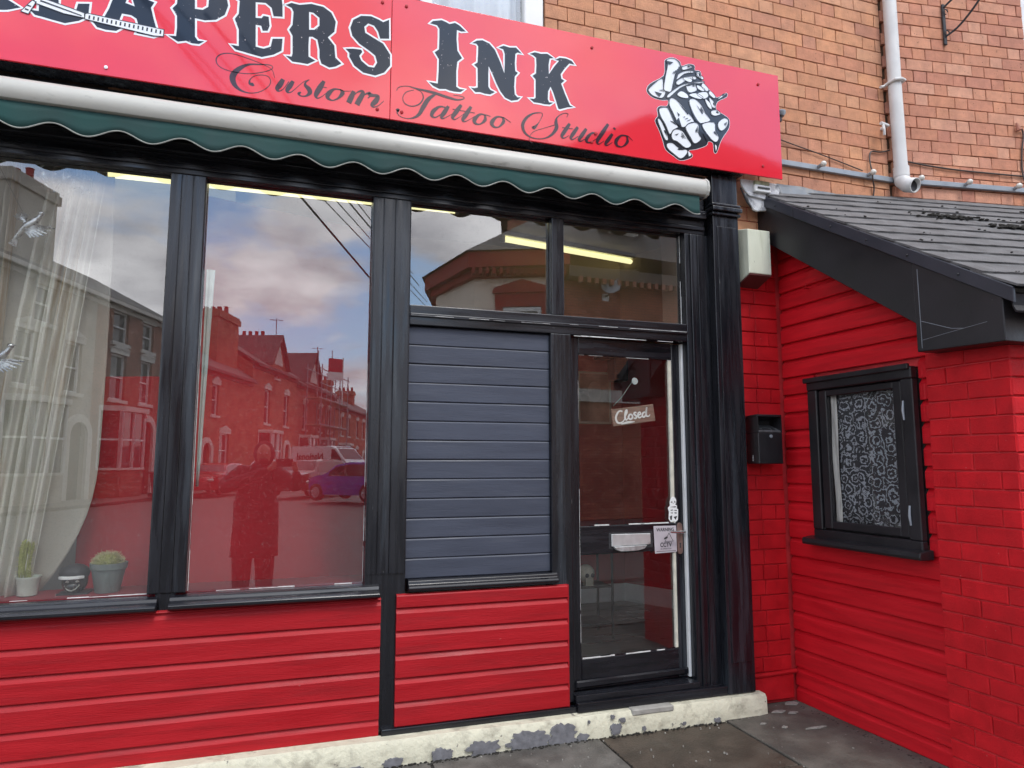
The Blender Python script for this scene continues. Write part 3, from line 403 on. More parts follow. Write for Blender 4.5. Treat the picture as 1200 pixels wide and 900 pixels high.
HAND={'base':[[(2.167,3.9609),(2.2182,3.984),(2.2665,3.9678),(2.2798,3.9391),(2.3298,3.9619),(2.3731,3.9606),(2.3741,3.9293),(2.4155,3.9275),(2.4248,3.8672),(2.4803,3.8152),(2.5313,3.7735),(2.6019,3.8175),(2.6041,3.7919),(2.5345,3.7483),(2.5218,3.6937),(2.5611,3.6736),(2.615,3.6444),(2.6125,3.5849),(2.5686,3.5211),(2.5449,3.4798),(2.5148,3.4077),(2.4961,3.4087),(2.491,3.4651),(2.457,3.4712),(2.4393,3.4414),(2.3621,3.4057),(2.3128,3.3911),(2.3383,3.3653),(2.3213,3.3425),(2.253,3.3181),(2.2067,3.3389),(2.1512,3.3727),(2.1329,3.4266),(2.11,3.487),(2.082,3.5466),(2.1027,3.5821),(2.099,3.6274),(2.1213,3.6478),(2.1683,3.6567),(2.1774,3.6963),(2.1344,3.6898),(2.0683,3.6968),(2.0298,3.7288),(2.0507,3.7787),(2.1499,3.8517),(2.1592,3.9312)]],'white':[[(2.172,3.96),(2.218,3.9783),(2.2561,3.9611),(2.2651,3.9249),(2.23,3.874),(2.1994,3.7606),(2.171,3.751),(2.1454,3.7622),(2.1598,3.8469),(2.1781,3.9254)],[(2.0471,3.7521),(2.1353,3.8312),(2.1434,3.7619),(2.1588,3.7423),(2.1317,3.6995),(2.0705,3.7055),(2.0416,3.7281)],[(2.2296,3.8598),(2.2869,3.9035),(2.3542,3.9208),(2.3589,3.9074),(2.2966,3.8892),(2.2422,3.8414)],[(2.2335,3.8229),(2.2752,3.8588),(2.3685,3.8873),(2.3781,3.8663),(2.3211,3.8559),(2.2533,3.8077)],[(2.2796,3.9305),(2.3244,3.9532),(2.355,3.9447),(2.3287,3.9293),(2.2872,3.913)],[(2.3798,3.9142),(2.4091,3.9215),(2.4147,3.8749),(2.3916,3.8973)],[(2.3048,3.8264),(2.3567,3.8453),(2.3786,3.8208),(2.3807,3.7928),(2.3234,3.7713)],[(2.1703,3.7276),(2.253,3.7983),(2.3256,3.8349),(2.4299,3.8633),(2.4274,3.8524),(2.3303,3.8235),(2.2629,3.7888),(2.1819,3.7129)],[(2.1898,3.7077),(2.23,3.7081),(2.3168,3.6332),(2.356,3.5854),(2.3165,3.5641),(2.28,3.5341),(2.2452,3.5471),(2.209,3.6135),(2.1825,3.6646)],[(2.2923,3.537),(2.3373,3.5767),(2.3863,3.5706),(2.3842,3.5114),(2.4035,3.477),(2.3551,3.4399),(2.3258,3.4763)],[(2.3236,3.7149),(2.3633,3.7359),(2.4116,3.7036),(2.4409,3.6518),(2.4758,3.6123),(2.4198,3.5844),(2.3909,3.5854),(2.3517,3.6371)],[(2.4111,3.5746),(2.5015,3.6032),(2.5099,3.5498),(2.5333,3.5063),(2.509,3.4725),(2.4652,3.4977)],[(2.1099,3.6274),(2.158,3.6447),(2.1794,3.6271),(2.2134,3.5586),(2.2406,3.5315),(2.2037,3.5045),(2.1789,3.4739),(2.1517,3.5303),(2.1194,3.5802)],[(2.1908,3.4721),(2.2159,3.511),(2.2671,3.5098),(2.306,3.4621),(2.3302,3.426),(2.2909,3.4017),(2.2316,3.4342),(2.2018,3.4407)],[(2.1582,3.4103),(2.1962,3.4206),(2.2404,3.3951),(2.2986,3.3899),(2.2926,3.3605),(2.2533,3.3273),(2.2109,3.3468),(2.1623,3.3808)],[(2.0961,3.558),(2.1187,3.5553),(2.1517,3.4935),(2.168,3.4411),(2.1479,3.4325),(2.1209,3.4887)],[(2.47,3.7638),(2.5068,3.7388),(2.5158,3.7022),(2.4887,3.7053)],[(2.4834,3.6759),(2.5279,3.6881),(2.5524,3.6674),(2.5158,3.6481),(2.4867,3.6518)],[(2.5332,3.6083),(2.5789,3.6442),(2.608,3.6299),(2.5902,3.5833),(2.5542,3.5548),(2.5317,3.5721)],[(2.5329,3.7604),(2.5726,3.8018),(2.5995,3.8094),(2.5588,3.7745)],[(2.5012,3.4591),(2.5183,3.4429),(2.5066,3.4121)],[(2.38,3.7718),(2.4483,3.7981),(2.4661,3.7717),(2.4308,3.7466)],[(2.3056,3.3882),(2.3301,3.3641),(2.3094,3.35)],[(2.3849,3.9122),(2.4309,3.8921),(2.4282,3.8754),(2.3892,3.8892)],[(2.4295,3.8537),(2.47,3.8181),(2.4536,3.8009),(2.418,3.8231)],[(2.3872,3.8318),(2.4406,3.8148),(2.4274,3.7963),(2.3885,3.8083)],[(2.325,3.7565),(2.3749,3.7757),(2.4261,3.7581),(2.4068,3.7405),(2.3533,3.7435)],[(2.4822,3.8088),(2.5188,3.7771),(2.5046,3.7641),(2.4688,3.7874)],[(2.2979,3.8648),(2.347,3.8606),(2.336,3.8415),(2.2913,3.8504)],[(2.2412,3.7447),(2.2724,3.7689),(2.3126,3.7525),(2.314,3.732),(2.2661,3.7303)],[(2.4412,3.7465),(2.4769,3.7241),(2.4859,3.6877),(2.4604,3.7024)]],'ink':[[(2.2356,3.6271),(2.2552,3.6118),(2.2448,3.5989)],[(2.1668,3.9515),(2.2192,3.9521),(2.1943,3.9304),(2.1724,3.9375)],[(2.2076,3.7995),(2.2572,3.931),(2.2692,3.9238),(2.2184,3.7921)],[(2.0811,3.7351),(2.1325,3.7302),(2.112,3.7044)],[(2.2154,3.5589),(2.2466,3.5918),(2.2668,3.5301)],[(2.332,3.6619),(2.3593,3.6196),(2.3806,3.5856),(2.3584,3.596)],[(2.4381,3.5198),(2.4627,3.4861),(2.4464,3.4649),(2.4173,3.5165)],[(2.2495,3.6854),(2.3188,3.6316),(2.3103,3.6228)],[(2.3774,3.6978),(2.4221,3.6487),(2.4156,3.642)],[(2.2128,3.4755),(2.2434,3.4895),(2.2288,3.4724)],[(2.4617,3.5987),(2.496,3.6231),(2.4828,3.6058)]]}
SCYTHE={'white':[[(-1.186,3.6146),(-1.1561,3.6281),(-0.9721,3.5877),(-0.9727,3.5632),(-1.0588,3.5672),(-1.173,3.5936)],[(-0.9747,3.5836),(-0.9616,3.5899),(-0.6332,3.5751),(-0.6343,3.5392),(-0.6776,3.5338),(-0.9717,3.5582)],[(-1.1888,3.6054),(-1.1721,3.6006),(-1.1989,3.5351),(-1.2305,3.5418)]],'ink':[[(-0.956,3.5803),(-0.9496,3.5799),(-0.9507,3.5623),(-0.9571,3.5627)],[(-0.9375,3.5795),(-0.931,3.5792),(-0.9321,3.5615),(-0.9385,3.5619)],[(-0.9188,3.5788),(-0.9123,3.5784),(-0.9134,3.5607),(-0.9199,3.5611)],[(-0.9001,3.578),(-0.8936,3.5777),(-0.8947,3.5599),(-0.9012,3.5603)],[(-0.8813,3.5773),(-0.8748,3.5769),(-0.876,3.5592),(-0.8825,3.5595)],[(-0.8625,3.5765),(-0.856,3.5761),(-0.8571,3.5584),(-0.8636,3.5587)],[(-0.8436,3.5757),(-0.837,3.5754),(-0.8382,3.5576),(-0.8448,3.5579)],[(-0.8246,3.575),(-0.8181,3.5746),(-0.8192,3.5568),(-0.8258,3.5571)],[(-0.8056,3.5742),(-0.799,3.5738),(-0.8002,3.556),(-0.8068,3.5563)],[(-0.7865,3.5734),(-0.7799,3.5731),(-0.7811,3.5552),(-0.7877,3.5555)],[(-0.7673,3.5727),(-0.7607,3.5723),(-0.7619,3.5544),(-0.7686,3.5547)],[(-0.7481,3.5719),(-0.7414,3.5715),(-0.7427,3.5536),(-0.7493,3.5539)],[(-0.7288,3.5711),(-0.7221,3.5707),(-0.7233,3.5527),(-0.73,3.5531)],[(-0.7094,3.5703),(-0.7027,3.57),(-0.704,3.5519),(-0.7107,3.5523)],[(-0.69,3.5695),(-0.6832,3.5692),(-0.6845,3.5511),(-0.6913,3.5515)],[(-0.6705,3.5687),(-0.6637,3.5684),(-0.665,3.5503),(-0.6718,3.5507)],[(-0.6509,3.568),(-0.6441,3.5676),(-0.6454,3.5495),(-0.6522,3.5499)],[(-1.1552,3.6146),(-0.9855,3.5744),(-0.9866,3.5698),(-1.1575,3.6073)],[(-1.2129,3.5609),(-1.1976,3.5557),(-1.2013,3.5498),(-1.2151,3.5536)],[(-1.204,3.5799),(-1.1895,3.5762),(-1.1919,3.5706),(-1.2069,3.5724)]]}
# ============================================================ THE SETTING
CA, SA = math.cos(AZ), math.sin(AZ)
def ST(u, w, z=0.0):
    """street frame: w metres from the shop along the side street, u metres across it"""
    return Vector((u*CA+w*SA, 0.1+3.65+u*SA-w*CA, z))
pav = G().box(-30, 16, -4.0, 0.4, -0.14, -0.012).build('pavement', 'joint'); tag(pav, kind='structure')
rd = G().box(-150, 150, -200, -4.0, -0.5, -0.12).build('road', 'asph'); tag(rd, kind='structure')
gr = G().box(-150, 150, 0.4, 60, -0.6, -0.08).build('ground', 'conc'); tag(gr, kind='structure')
k = G()
for i in range(33):
    x = -18+i*0.915; k.box(x, x+0.905, -4.13, -4.0, -0.5, -0.005)
kb = k.build('kerb', 'slab', bevel=0.012); tag(kb, kind='structure')
for j, yy in enumerate((-4.42, -4.62)):
    y0 = G().box(-30, 14, yy, yy+0.08, -0.12, -0.114).build('yellow_line', 'yellow'); tag(y0, kind='structure')
# flags: those in view follow the photograph's joints, the rest run on at the same size
def flag(x0, x1, y0, y1, m='slab', dz=0.0):
    g = 0.006; return G().box(x0+g, x1-g, y0+g, y1-g, -0.06, dz).build('paving_slab', m, pav, bevel=0.006, seg=2)
flag(0.74, 1.66, -0.70, -0.09); flag(-0.18, 0.74, -0.70, -0.09, 'slab', -0.003)
flag(1.66, 2.46, -0.70, -0.065, 'slabdark', -0.004); flag(-1.1, -0.18, -0.70, -0.09); flag(-2.02, -1.1, -0.70, -0.09)
for r_ in range(5):
    for c_ in range(-7, 8):
        x = c_*0.92+(0.30 if r_ % 2 else -0.18); y = -0.70-r_*0.62
        if x+0.92 > 2.6 and y > -1.7: continue
        if random.random() < 0.02: continue
        flag(x, x+0.92, y-0.62, y, 'slabdark' if (r_ == 0 and c_ == 2) else 'slab', random.uniform(-0.004, 0.002))
cp = G().xy([(2.46, -0.07), (2.46, -1.9), (3.14, -1.9), (3.08, 0.05), (2.80, 0.05), (2.78, -0.07)], -0.06, 0.004).build('concrete_patch', 'conc', pav, bevel=0.004)
# crumbs of mortar, paint flakes and grit along the wall
g = G(); rr = random.Random(5); dk = G()
for i in range(110):
    x = rr.uniform(0.4, 3.05); y = -rr.random()**1.6*1.3-0.1
    if x > 2.8: y = rr.uniform(-1.2, 0.0)
    s_ = rr.uniform(0.0015, 0.004); g.box(x-s_, x+s_, y-s_, y+s_*rr.uniform(0.5, 1.5), -0.002, rr.uniform(0.003, 0.008))
for x, y, a, b in ((2.83, -0.09, .05, .02), (2.90, -0.13, .035, .015), (3.0, 0.0, .05, .03), (2.86, -0.36, .07, .012), (2.70, -0.30, .02, .012), (2.62, -0.22, .02, .01)):
    g.xy([(x-a, y), (x-a*.3, y+b), (x+a*.7, y+b*.7), (x+a, y-b*.2), (x+.2*a, y-b)], 0.0, 0.009)
for i in range(900):
    if i % 3: x = rr.uniform(-1.0, 2.75); y = -.106-abs(rr.gauss(0, .012))
    else: t__ = rr.uniform(0, 1.7); x = 3.04+.033*t__-abs(rr.gauss(0, .02)); y = .03-t__
    s_ = rr.uniform(.002, .007); dk.ball((x, y, .001), (s_*rr.uniform(.8, 2), s_, s_*.7), 6, 4)
for xx in (1.66, .74, -.18):
    for i in range(60): s_ = rr.uniform(.002, .005); dk.ball((xx+rr.gauss(0, .004), rr.uniform(-.7, -.11), -.001), (s_, s_*1.5, s_*.6), 6, 4)
dq = dk.build('dirt_crumbs', 'moss'); tag(dq, 'dark dirt and moss gathered along the kerb and wall foot', 'dirt', kind='stuff')
gd = g.build('grit', mat('pale_grit', (0.26, 0.25, 0.22), 0.9, 0.3, 60, 0.2, 100)); tag(gd, 'pale paint flakes and grit scattered on the flags by the wall', 'grit', kind='stuff')

# ============================================================ MAIN BUILDING (upper brick wall, painted pier, interior)
WY = 0.05
bld = thing('brick_building', (1.0, 0.3, 0), 'orange brick building above the red tattoo studio sign, left of the grey downpipe', 'building')
# wall carcass, pieces butted so that no faces coincide
G().box(-6, 0.70, 0.075, 0.30, 3.30, 7.0).build('wall', 'mort', bld)
G().box(0.70, 1.425, 0.075, 0.30, 3.30, 3.80).build('wall', 'mort', bld)
G().box(0.70, 1.425, 0.075, 0.30, 5.60, 7.0).build('wall', 'mort', bld)
G().box(1.425, 4.10, 0.075, 0.30, 3.30, 7.0).build('wall', 'mort', bld)
G().box(2.74, 4.10, 0.085, 0.30, 0.0, 3.30).build('wall', 'mort', bld)
fl = Bond(M['brick'], 0.243, 0.118, 0.0962, 0.005, pattern='flemish', bev=0.0025, jit=0.0018, proud=0.002)
def ok1(a, b, z, zt):
    zm = (z+zt)/2
    if a < 1.43 and 3.80 < zm < 5.6:                      # the upstairs window
        out = []
        if a < 0.0: out.append((a, min(b, 0.0)))
        if b > 1.43: out.append((max(a, 1.43), b))
        return out
    if zm < 3.27 and a < 3.0: return []
    return [(a, b)]
z0 = 3.235
def view1(x, z): return (x > 1.2 and 3.93 < z < 5.05) or (x > 2.9 and z < 5.05)
fl.lay((0, WY, 0), (1, 0, 0), (0, -1, 0), fl.courses(-0.9, 4.095, z0, 5.95, ok1, phase=0.07), bld, 300, view1)
# upstairs window above the sign
wf = G()
wf.box(0.0, 1.423, 0.055, 0.135, 3.84, 3.90); wf.box(0.0, 1.423, 0.055, 0.135, 5.50, 5.58)
for a, b in ((0.0, 0.07), (1.300, 1.423), (0.66, 0.73)): wf.box(a, b, 0.056, 0.134, 3.90, 5.50)
wf = wf.build('window_frame', 'white', bld, bevel=0.006)
G().box(0.05, 1.31, 0.098, 0.104, 3.89, 5.51).build('pane', 'glass', wf)
G().grid(lambda a, b: (0.08+a*1.22, 0.20+0.025*math.sin(a*46)+0.012*math.sin(a*97), 3.86+b*1.66), 120, 2).build('net_curtain', mat('white_net', (0.75, 0.77, 0.80), 0.9, 0.05, 5, 0.1), wf, smooth=True, solid=0.002)
G().box(-0.1, 1.6, 0.32, 0.34, 3.7, 5.7).build('room_wall', mat('dim_room', (0.3, 0.32, 0.36), 0.9), bld)
# painted brick pier right of the black pilaster, with orange bricks left bare at its top
pier = G().box(2.742, 3.115, 0.062, 0.0835, 0.0, 3.25).build('painted_pier', 'redj', bld)
pb = Bond(M['redb'], 0.215, 0.2, 0.0925, 0.005, bev=0.004, jit=0.0012, pattern='run', proud=0.002)
n_ = 0
for i in range(34):
    z = 0.185+i*0.0925 if i else 0.185
    if z > 2.90: break
    cuts = [2.742, 2.885, 3.058] if i % 2 else [2.742, 2.845, 3.058]
    if i % 4 == 2: cuts = [2.742, 2.875, 2.985, 3.058]
    for a, b in zip(cuts, cuts[1:]):
        q = bpy.data.objects.new('brick', random.choice(pb.ms)); COL.objects.link(q); q.parent = pier; q.matrix_parent_inverse = WM[pier.name].inverted()
        q.location = ((a+b)/2, WY+random.uniform(-.001, .001), z+0.04625); q.scale = ((b-a-.004)/(0.215-.005), 1, 1); q.rotation_euler = (0, random.uniform(-.006, .006), random.uniform(-.005, .005))
for i, z in enumerate((2.962, 3.058, 3.154)):
    cuts = [2.742, 2.86, 3.06] if i % 2 else [2.742, 2.93, 3.06]
    for a, b in zip(cuts, cuts[1:]):
        q = bpy.data.objects.new('brick', random.choice(fl.ms)); COL.objects.link(q); q.parent = pier; q.matrix_parent_inverse = WM[pier.name].inverted()
        q.location = ((a+b)/2, WY+.002, z+0.048); q.scale = ((b-a-.008)/(0.243-.0075), 1, 1)
pr = G().box(2.742, 3.06, 0.035, 0.0615, 0.02, 0.168)
pr.build('pier_foot', 'redb', pier, bevel=0.008)
G().tube([(2.75, 0.035, 0.178), (2.9, 0.033, 0.180), (3.075, 0.034, 0.184)], 0.013, 8).build('damp_course', 'redb', pier, smooth=True)
# patch of rubble at the pier's corner
# ---- interior shell: one closed room behind the shopfront
MI = lambda n_, c: mat(n_, c, 0.8, 0.08, 2, 0.1, 30)
M['iflo'] = mat('grey_laminate_floor', (0.10, 0.095, 0.09), 0.35, 0.25, 3, 0.1, 30, stretch=(1, 8, 1))
M['ired'] = MI('dark_red_wall_paint', (0.30, 0.012, 0.018)); M['ired2'] = MI('bright_red_board', (0.42, 0.012, 0.022))
M['icr'] = MI('warm_cream_wall', (0.34, 0.26, 0.18)); M['icei'] = MI('pale_ceiling', (0.38, 0.32, 0.25))
G().box(-3.2, 2.70, 0.101, 0.31, 0.10, 0.199).build('shop_floor', 'iflo', bld); G().box(-3.2, 4.0, 0.3105, 2.4, 0.10, 0.20).build('shop_floor', 'iflo', bld)
G().box(-3.2, 4.0, 0.14, 2.4, 3.46, 3.52).build('shop_ceiling', 'icei', bld)
iw = G().box(-3.2, 3.10, 2.26, 2.36, 0.2, 2.55).build('room_wall', 'ired', bld)
G().box(-3.2, 3.10, 2.262, 2.36, 2.55, 3.46).build('room_wall', 'icr', bld)
G().box(-3.3, -3.2, 0.10, 2.4, 0.1, 3.5).build('room_wall', 'icr', bld)
G().xy([(3.05, 2.26), (4.0, 0.42), (4.1, 0.47), (3.15, 2.36)], 0.2, 2.55).build('room_wall', 'ired', bld)
G().xy([(3.052, 2.26), (4.0, 0.422), (4.1, 0.47), (3.15, 2.36)], 2.551, 3.46).build('room_wall', 'icr', bld)
G().box(2.75, 4.05, 0.302, 0.36, 0.2, 3.46).build('room_wall', 'icr', bld)
G().box(1.0, 3.04, 2.245, 2.259, 0.201, 0.36).build('skirting', 'white', bld, bevel=0.004)
G().xy([(3.035, 2.25), (3.98, 0.42), (3.99, 0.425), (3.047, 2.255)], 0.202, 0.36).build('skirting', 'white', bld)
G().box(2.352, 2.47, 0.10, 0.30, 2.20, 3.0).build('window_reveal', 'icr', bld)
# red partition boards close behind the two display windows
G().xy([(-0.62, 0.40), (0.62, 0.80), (0.62, 0.84), (-0.62, 0.44)], 0.201, 2.97).build('red_partition', 'ired2', bld, bevel=0.003)
G().xy([(-1.02, 0.56), (-0.622, 0.42), (-0.622, 0.46), (-1.02, 0.60)], 0.201, 1.93).build('red_partition', 'ired2', bld, bevel=0.003)
G().box(-3.2, -0.4, 1.5, 1.54, 0.2, 3.46).build('grey_partition', MI('grey_beige_wall', (0.30, 0.28, 0.25)), bld)
G().box(0.622, 1.50, 0.12, 0.16, 0.2, 2.24).build('lining_board', MI('dim_lining', (0.2, 0.1, 0.09)), bld)
G().box(-3.2, 0.62, 0.101, 0.38, 0.79, 0.845).build('display_shelf', MI('dark_red_shelf', (0.22, 0.02, 0.03)), bld)
G().box(-3.2, 2.45, 0.101, 0.17, 2.995, 3.45).build('room_wall', 'icr', bld)
G().box(-3.2, 1.5, 0.101, 0.118, 0.1, 0.785).build('room_wall', 'icr', bld)

# ============================================================ SHOPFRONT
sf = thing('shopfront', (0.8, 0.0, 0.12), 'black painted timber shopfront with red boards below its windows', 'shopfront')
def P(name, x0, x1, y0, y1, z0, z1, m='black', bev=0.004, par=None): return G().box(x0, x1, y0, y1, z0, z1).build(name, m, par or sf, bevel=bev, seg=2)
P('head_beam', -3.2, 2.49, 0.0, 0.10, 2.905, 3.29, 'blackh')
P('cornice_moulding', -3.2, 2.485, -0.012, -0.002, 2.93, 2.955, 'blackh'); P('cornice_moulding', -3.2, 2.485, -0.035, -0.002, 3.0, 3.05, 'blackh')
# post 1: three planks side by side with open joints
po = P('post', -0.585, -0.42, 0.0, 0.10, 0.86, 2.904)
for a, b in ((-0.580, -0.533), (-0.530, -0.480), (-0.477, -0.424)): P('plank', a, b, -0.006, -0.001, 0.865, 2.90, 'black', 0.003, po)
G().xz([(-0.55, 0.862), (-0.46, 0.862), (-0.485, 0.815), (-0.49, 0.77), (-0.53, 0.77), (-0.535, 0.815)], 0.0, 0.03).build('post_foot', 'black', sf, bevel=0.003)
po = P('post', 0.41, 0.618, 0.0, 0.10, 0.10, 2.904)
for a, b, y in ((0.418, 0.466, -.005), (0.469, 0.528, -.006), (0.531, 0.612, -.008)): P('plank', a, b, y, -0.001, 0.90, 2.90, 'black', 0.003, po)
P('transom', 0.6185, 2.34, 0.0, 0.10, 2.212, 2.322, 'blackh'); P('transom_bead', 0.62, 2.34, -0.010, -0.001, 2.255, 2.275, 'blackh')
P('mullion', 1.447, 1.522, 0.0, 0.10, 2.3225, 2.904)
P('post', 1.435, 1.560, 0.0, 0.10, 0.165, 2.2115)
P('post', 2.342, 2.512, 0.0, 0.10, 0.12, 2.904)
P('post_bead', 2.375, 2.395, -0.012, -0.001, 0.13, 2.90); P('post_bead', 2.43, 2.437, -0.006, -0.001, 0.13, 2.90)
pl = P('pilaster', 2.5125, 2.70, -0.06, 0.10, 0.123, 3.29)
P('raised_panel', 2.540, 2.678, -0.066, -0.061, 0.30, 2.95, 'black', 0.005, pl)
for z, o_, h in ((3.02, .02, .02), (3.045, .035, .028), (3.08, .022, .018)):
    P('capital_moulding', 2.505-o_*.3, 2.705+o_*.2, -0.06-o_, 0.0, z, z+h, 'black', 0.006, pl)
P('pilaster_edge', 2.700, 2.7385, 0.012, 0.05, 0.13, 3.28, 'wear', 0.002, pl)
P('jamb', 2.3265, 2.3415, 0.055, 0.10, 0.21, 2.205, 'white', 0.002)
# window sills, moulded nose
def sill(x0, x1, z, dep=0.075, h=0.062):
    prof = [(0.05, z), (0.05, z+h), (0.0, z+h), (-dep*.35, z+h-.006), (-dep*.45, z+h-.022), (-dep*.85, z+h-.030), (-dep, z+h-.036), (-dep, z+.012), (-dep+.01, z+.004), (-.03, z)]
    return G().yz(prof, x0, x1).build('sill', 'blackh', sf, bevel=0.002)
sill(-3.2, -0.535, 0.787); sill(-0.483, 0.481, 0.790); sill(0.632, 1.462, 0.808, 0.035, 0.056)
# panes
def pane(x0, x1, z0, z1, y=0.055): return G().box(x0, x1, y, y+0.005, z0, z1).build('pane', 'glass', sf)
pane(-3.2, -0.588, 0.853, 2.902); pane(-0.418, 0.408, 0.853, 2.902); pane(0.621, 1.445, 2.324, 2.902); pane(1.524, 2.340, 2.324, 2.902)
# glazing beads with their worn pale paint line
wl = G()
def ragged(x0, x1, z0, z1, y, th, horiz, rnd=random.Random(3)):
    L_ = (x1-x0) if horiz else (z1-z0); t = 0
    while t < L_:
        s_ = min(rnd.uniform(.02, .12), L_-t)
        if rnd.random() < 0.72:
            h = th*rnd.uniform(.3, 1.0)
            if horiz: wl.box(x0+t, x0+t+s_, y, y+.002, z0, z0+h)
            else: wl.box(x0, x0+h, y, y+.002, z0+t, z0+t+s_)
        t += s_
ragged(-1.4, -0.59, 0.8535, 0, 0.0505, .005, True); ragged(-0.415, 0.405, 0.8535, 0, 0.0505, .005, True)
ragged(0.404, 0.41, 0.86, 2.0, 0.0505, .004, False); ragged(-0.4178, -0.41, 0.86, 2.3, 0.0505, .003, False); ragged(-0.592, -0.585, 0.86, 2.3, 0.0505, .003, False)
ragged(0.64, 1.44, 2.3245, 0, 0.0505, .005, True); ragged(1.53, 2.33, 2.3245, 0, 0.0505, .005, True); ragged(2.333, 2.34, 2.33, 2.9, 0.0505, .006, False)
ragged(0.622, 1.43, 2.262, 0, -0.0125, .002, True); ragged(1.55, 2.33, 2.268, 0, -0.0125, .003, True)
ragged(0.65, 1.45, 0.857, 0, -0.003, .003, True)
ragged(1.58, 2.34, 2.203, 0, -0.0025, .006, True)
w_ = wl.build('chipped_paint', 'wear', sf); w_['kind'] = 'stuff'
# cladding boards: shiplap with a hollow top edge
def shiplap(x0, x1, z0, z1, y, par, m='red', base=0.014, lip=0.022, last=False):
    h = z1-z0
    prof = [(y, z0), (y-base+0.003, z0), (y-base, z0+.004), (y-base, z1-lip-.006), (y-base*.8, z1-lip), (y-base*.42, z1-lip*.55), (y-base*.22, z1-lip*.2), (y-base*.15, z1-.003), (y, z1-.003)]
    n_ = max(2, int((x1-x0)/.12)); q_ = len(prof); sd_ = random.uniform(0, 50)
    vs = [(x0+(x1-x0)*i/n_, p_[0]-(.0012*noise.noise(Vector((i*.45, sd_, p_[1]*4))) if p_[0] < y-.002 else 0), p_[1]+.0016*noise.noise(Vector((i*.35, sd_, 3)))) for i in range(n_+1) for p_ in prof]
    return G().add(vs, [(i*q_+j, i*q_+(j+1) % q_, (i+1)*q_+(j+1) % q_, (i+1)*q_+j) for i in range(n_) for j in range(q_)]+[tuple(range(q_)), tuple(n_*q_+j for j in range(q_))[::-1]]).build('board', m, par)
bkL = P('red_panel', -3.2, 0.4925, -0.006, -0.0015, 0.118, 0.786, 'redj', 0); zs = [0.197+i*0.1158 for i in range(6)]
for i in range(6):
    o = shiplap(-3.2, 0.4925, zs[i], min(zs[i]+0.1158, 0.787) if i < 5 else 0.787, -0.0062, bkL, lip=0.022 if i < 5 else .004, base=0.018)
shiplap(-3.2, 0.4925, 0.118, 0.197, -0.0062, bkL, base=0.016)
bkR = P('red_panel', 0.572, 1.5175, -0.004, -0.0015, 0.15, 0.797, 'redj', 0)
zr = [0.150, 0.269, 0.384, 0.499, 0.614, 0.729, 0.797]
for i in range(6): shiplap(0.572, 1.5175, zr[i], zr[i+1], -0.0042, bkR, base=0.020, lip=0.022 if i < 5 else .004)
G().xz([(1.5175, .15), (1.524, .15), (1.524, .797), (1.5175, .797)], -0.022, -0.001).build('corner_bead', 'red', bkR)
# navy board panel
bkN = P('navy_panel', 0.6185, 1.434, 0.045, 0.06, 0.862, 2.2115, 'navy', 0)
for i in range(13):
    z = 0.866+i*0.1035
    shiplap(0.6195, 1.4335, z, min(z+0.1035, 2.2105), 0.0445, bkN, 'navy', base=0.016, lip=0.004)
# kick rail and black bottom board, doorstep
P('kick_rail', 0.505, 1.56, -0.035, 0.02, 0.092, 0.148, 'blackh'); P('kick_rail', 1.5605, 2.511, -0.055, 0.10, 0.120, 0.170, 'blackh')
P('threshold', 1.561, 2.3415, -0.03, 0.10, 0.1705, 0.203, 'blackh')
# cream painted kerb under the shopfront, with the paint gone in patches
pk = G()
rp = random.Random(11)
def wob(x, a=.004): return a*(noise.noise(Vector((x*3.1, 7.7, 0)))+.6*noise.noise(Vector((x*11.0, 1.2, 0))))
n0 = 90
def kf(i, j):
    x = -3.2+(2.752+3.2)*i/n0
    c = [(-0.02, 0.1195), (-0.085+wob(x)*1.2, 0.116+wob(x+9)), (-0.100+wob(x)*1.6, 0.095), (-0.103+wob(x+3)*1.5, 0.03), (-0.104+wob(x+5), -0.02), (-0.02, -0.02)]
    if x > 2.70: c = [(y*0.9 if y < -.05 else y, z-(.006 if z > .1 else 0)) for y, z in c]
    return (x, c[j][0], c[j][1])
pk.add([kf(i, j) for i in range(n0+1) for j in range(6)], [(i*6+j, i*6+(j+1) % 6, (i+1)*6+(j+1) % 6, (i+1)*6+j) for i in range(n0) for j in range(6)]+[tuple(range(6)), tuple(n0*6+j for j in range(6))[::-1]])
kerb = pk.build('cream_kerb', 'cream', sf, smooth=True)
# bare patches, irregular outlines lying on the kerb's face
for cx, cz, a, b in ((0.55, .010, .05, .03), (0.36, .004, .07, .02), (0.18, .0, .05, .02), (0.80, .022, .05, .032), (1.02, .03, .09, .036), (1.25, .035, .11, .045), (1.45, .032, .08, .05), (1.56, .012, .03, .02), (1.76, .035, .035, .026), (1.93, .02, .012, .01), (1.80, .078, .018, .012), (1.74, .10, .012, .008), (2.18, .018, .012, .008), (1.60, .09, .006, .006), (2.40, .012, .02, .012)):
    n1 = 64; poly = []
    for k_ in range(n1):
        an = 2*math.pi*k_/n1; q = 1+.55*noise.noise(Vector((math.cos(an)*1.3+cx*9, math.sin(an)*1.3, cx)))+.30*noise.noise(Vector((math.cos(an)*4+cx*9, math.sin(an)*4, cx)))+.16*noise.noise(Vector((math.cos(an)*11+cx*9, math.sin(an)*11, cx)))
        poly.append((cx+a*q*math.cos(an), max(-.012, cz+b*q*math.sin(an))))
    G().xz(poly, -0.1115, -0.097).build('bare_patch', 'bare', kerb)
G().box(1.86, 2.12, -0.106, -0.03, 0.09, 0.1225).build('bare_patch', mat('grey_mortar_patch', (0.30, 0.29, 0.26), 0.9, 0.2, 20, 0.6), kerb, bevel=0.006)
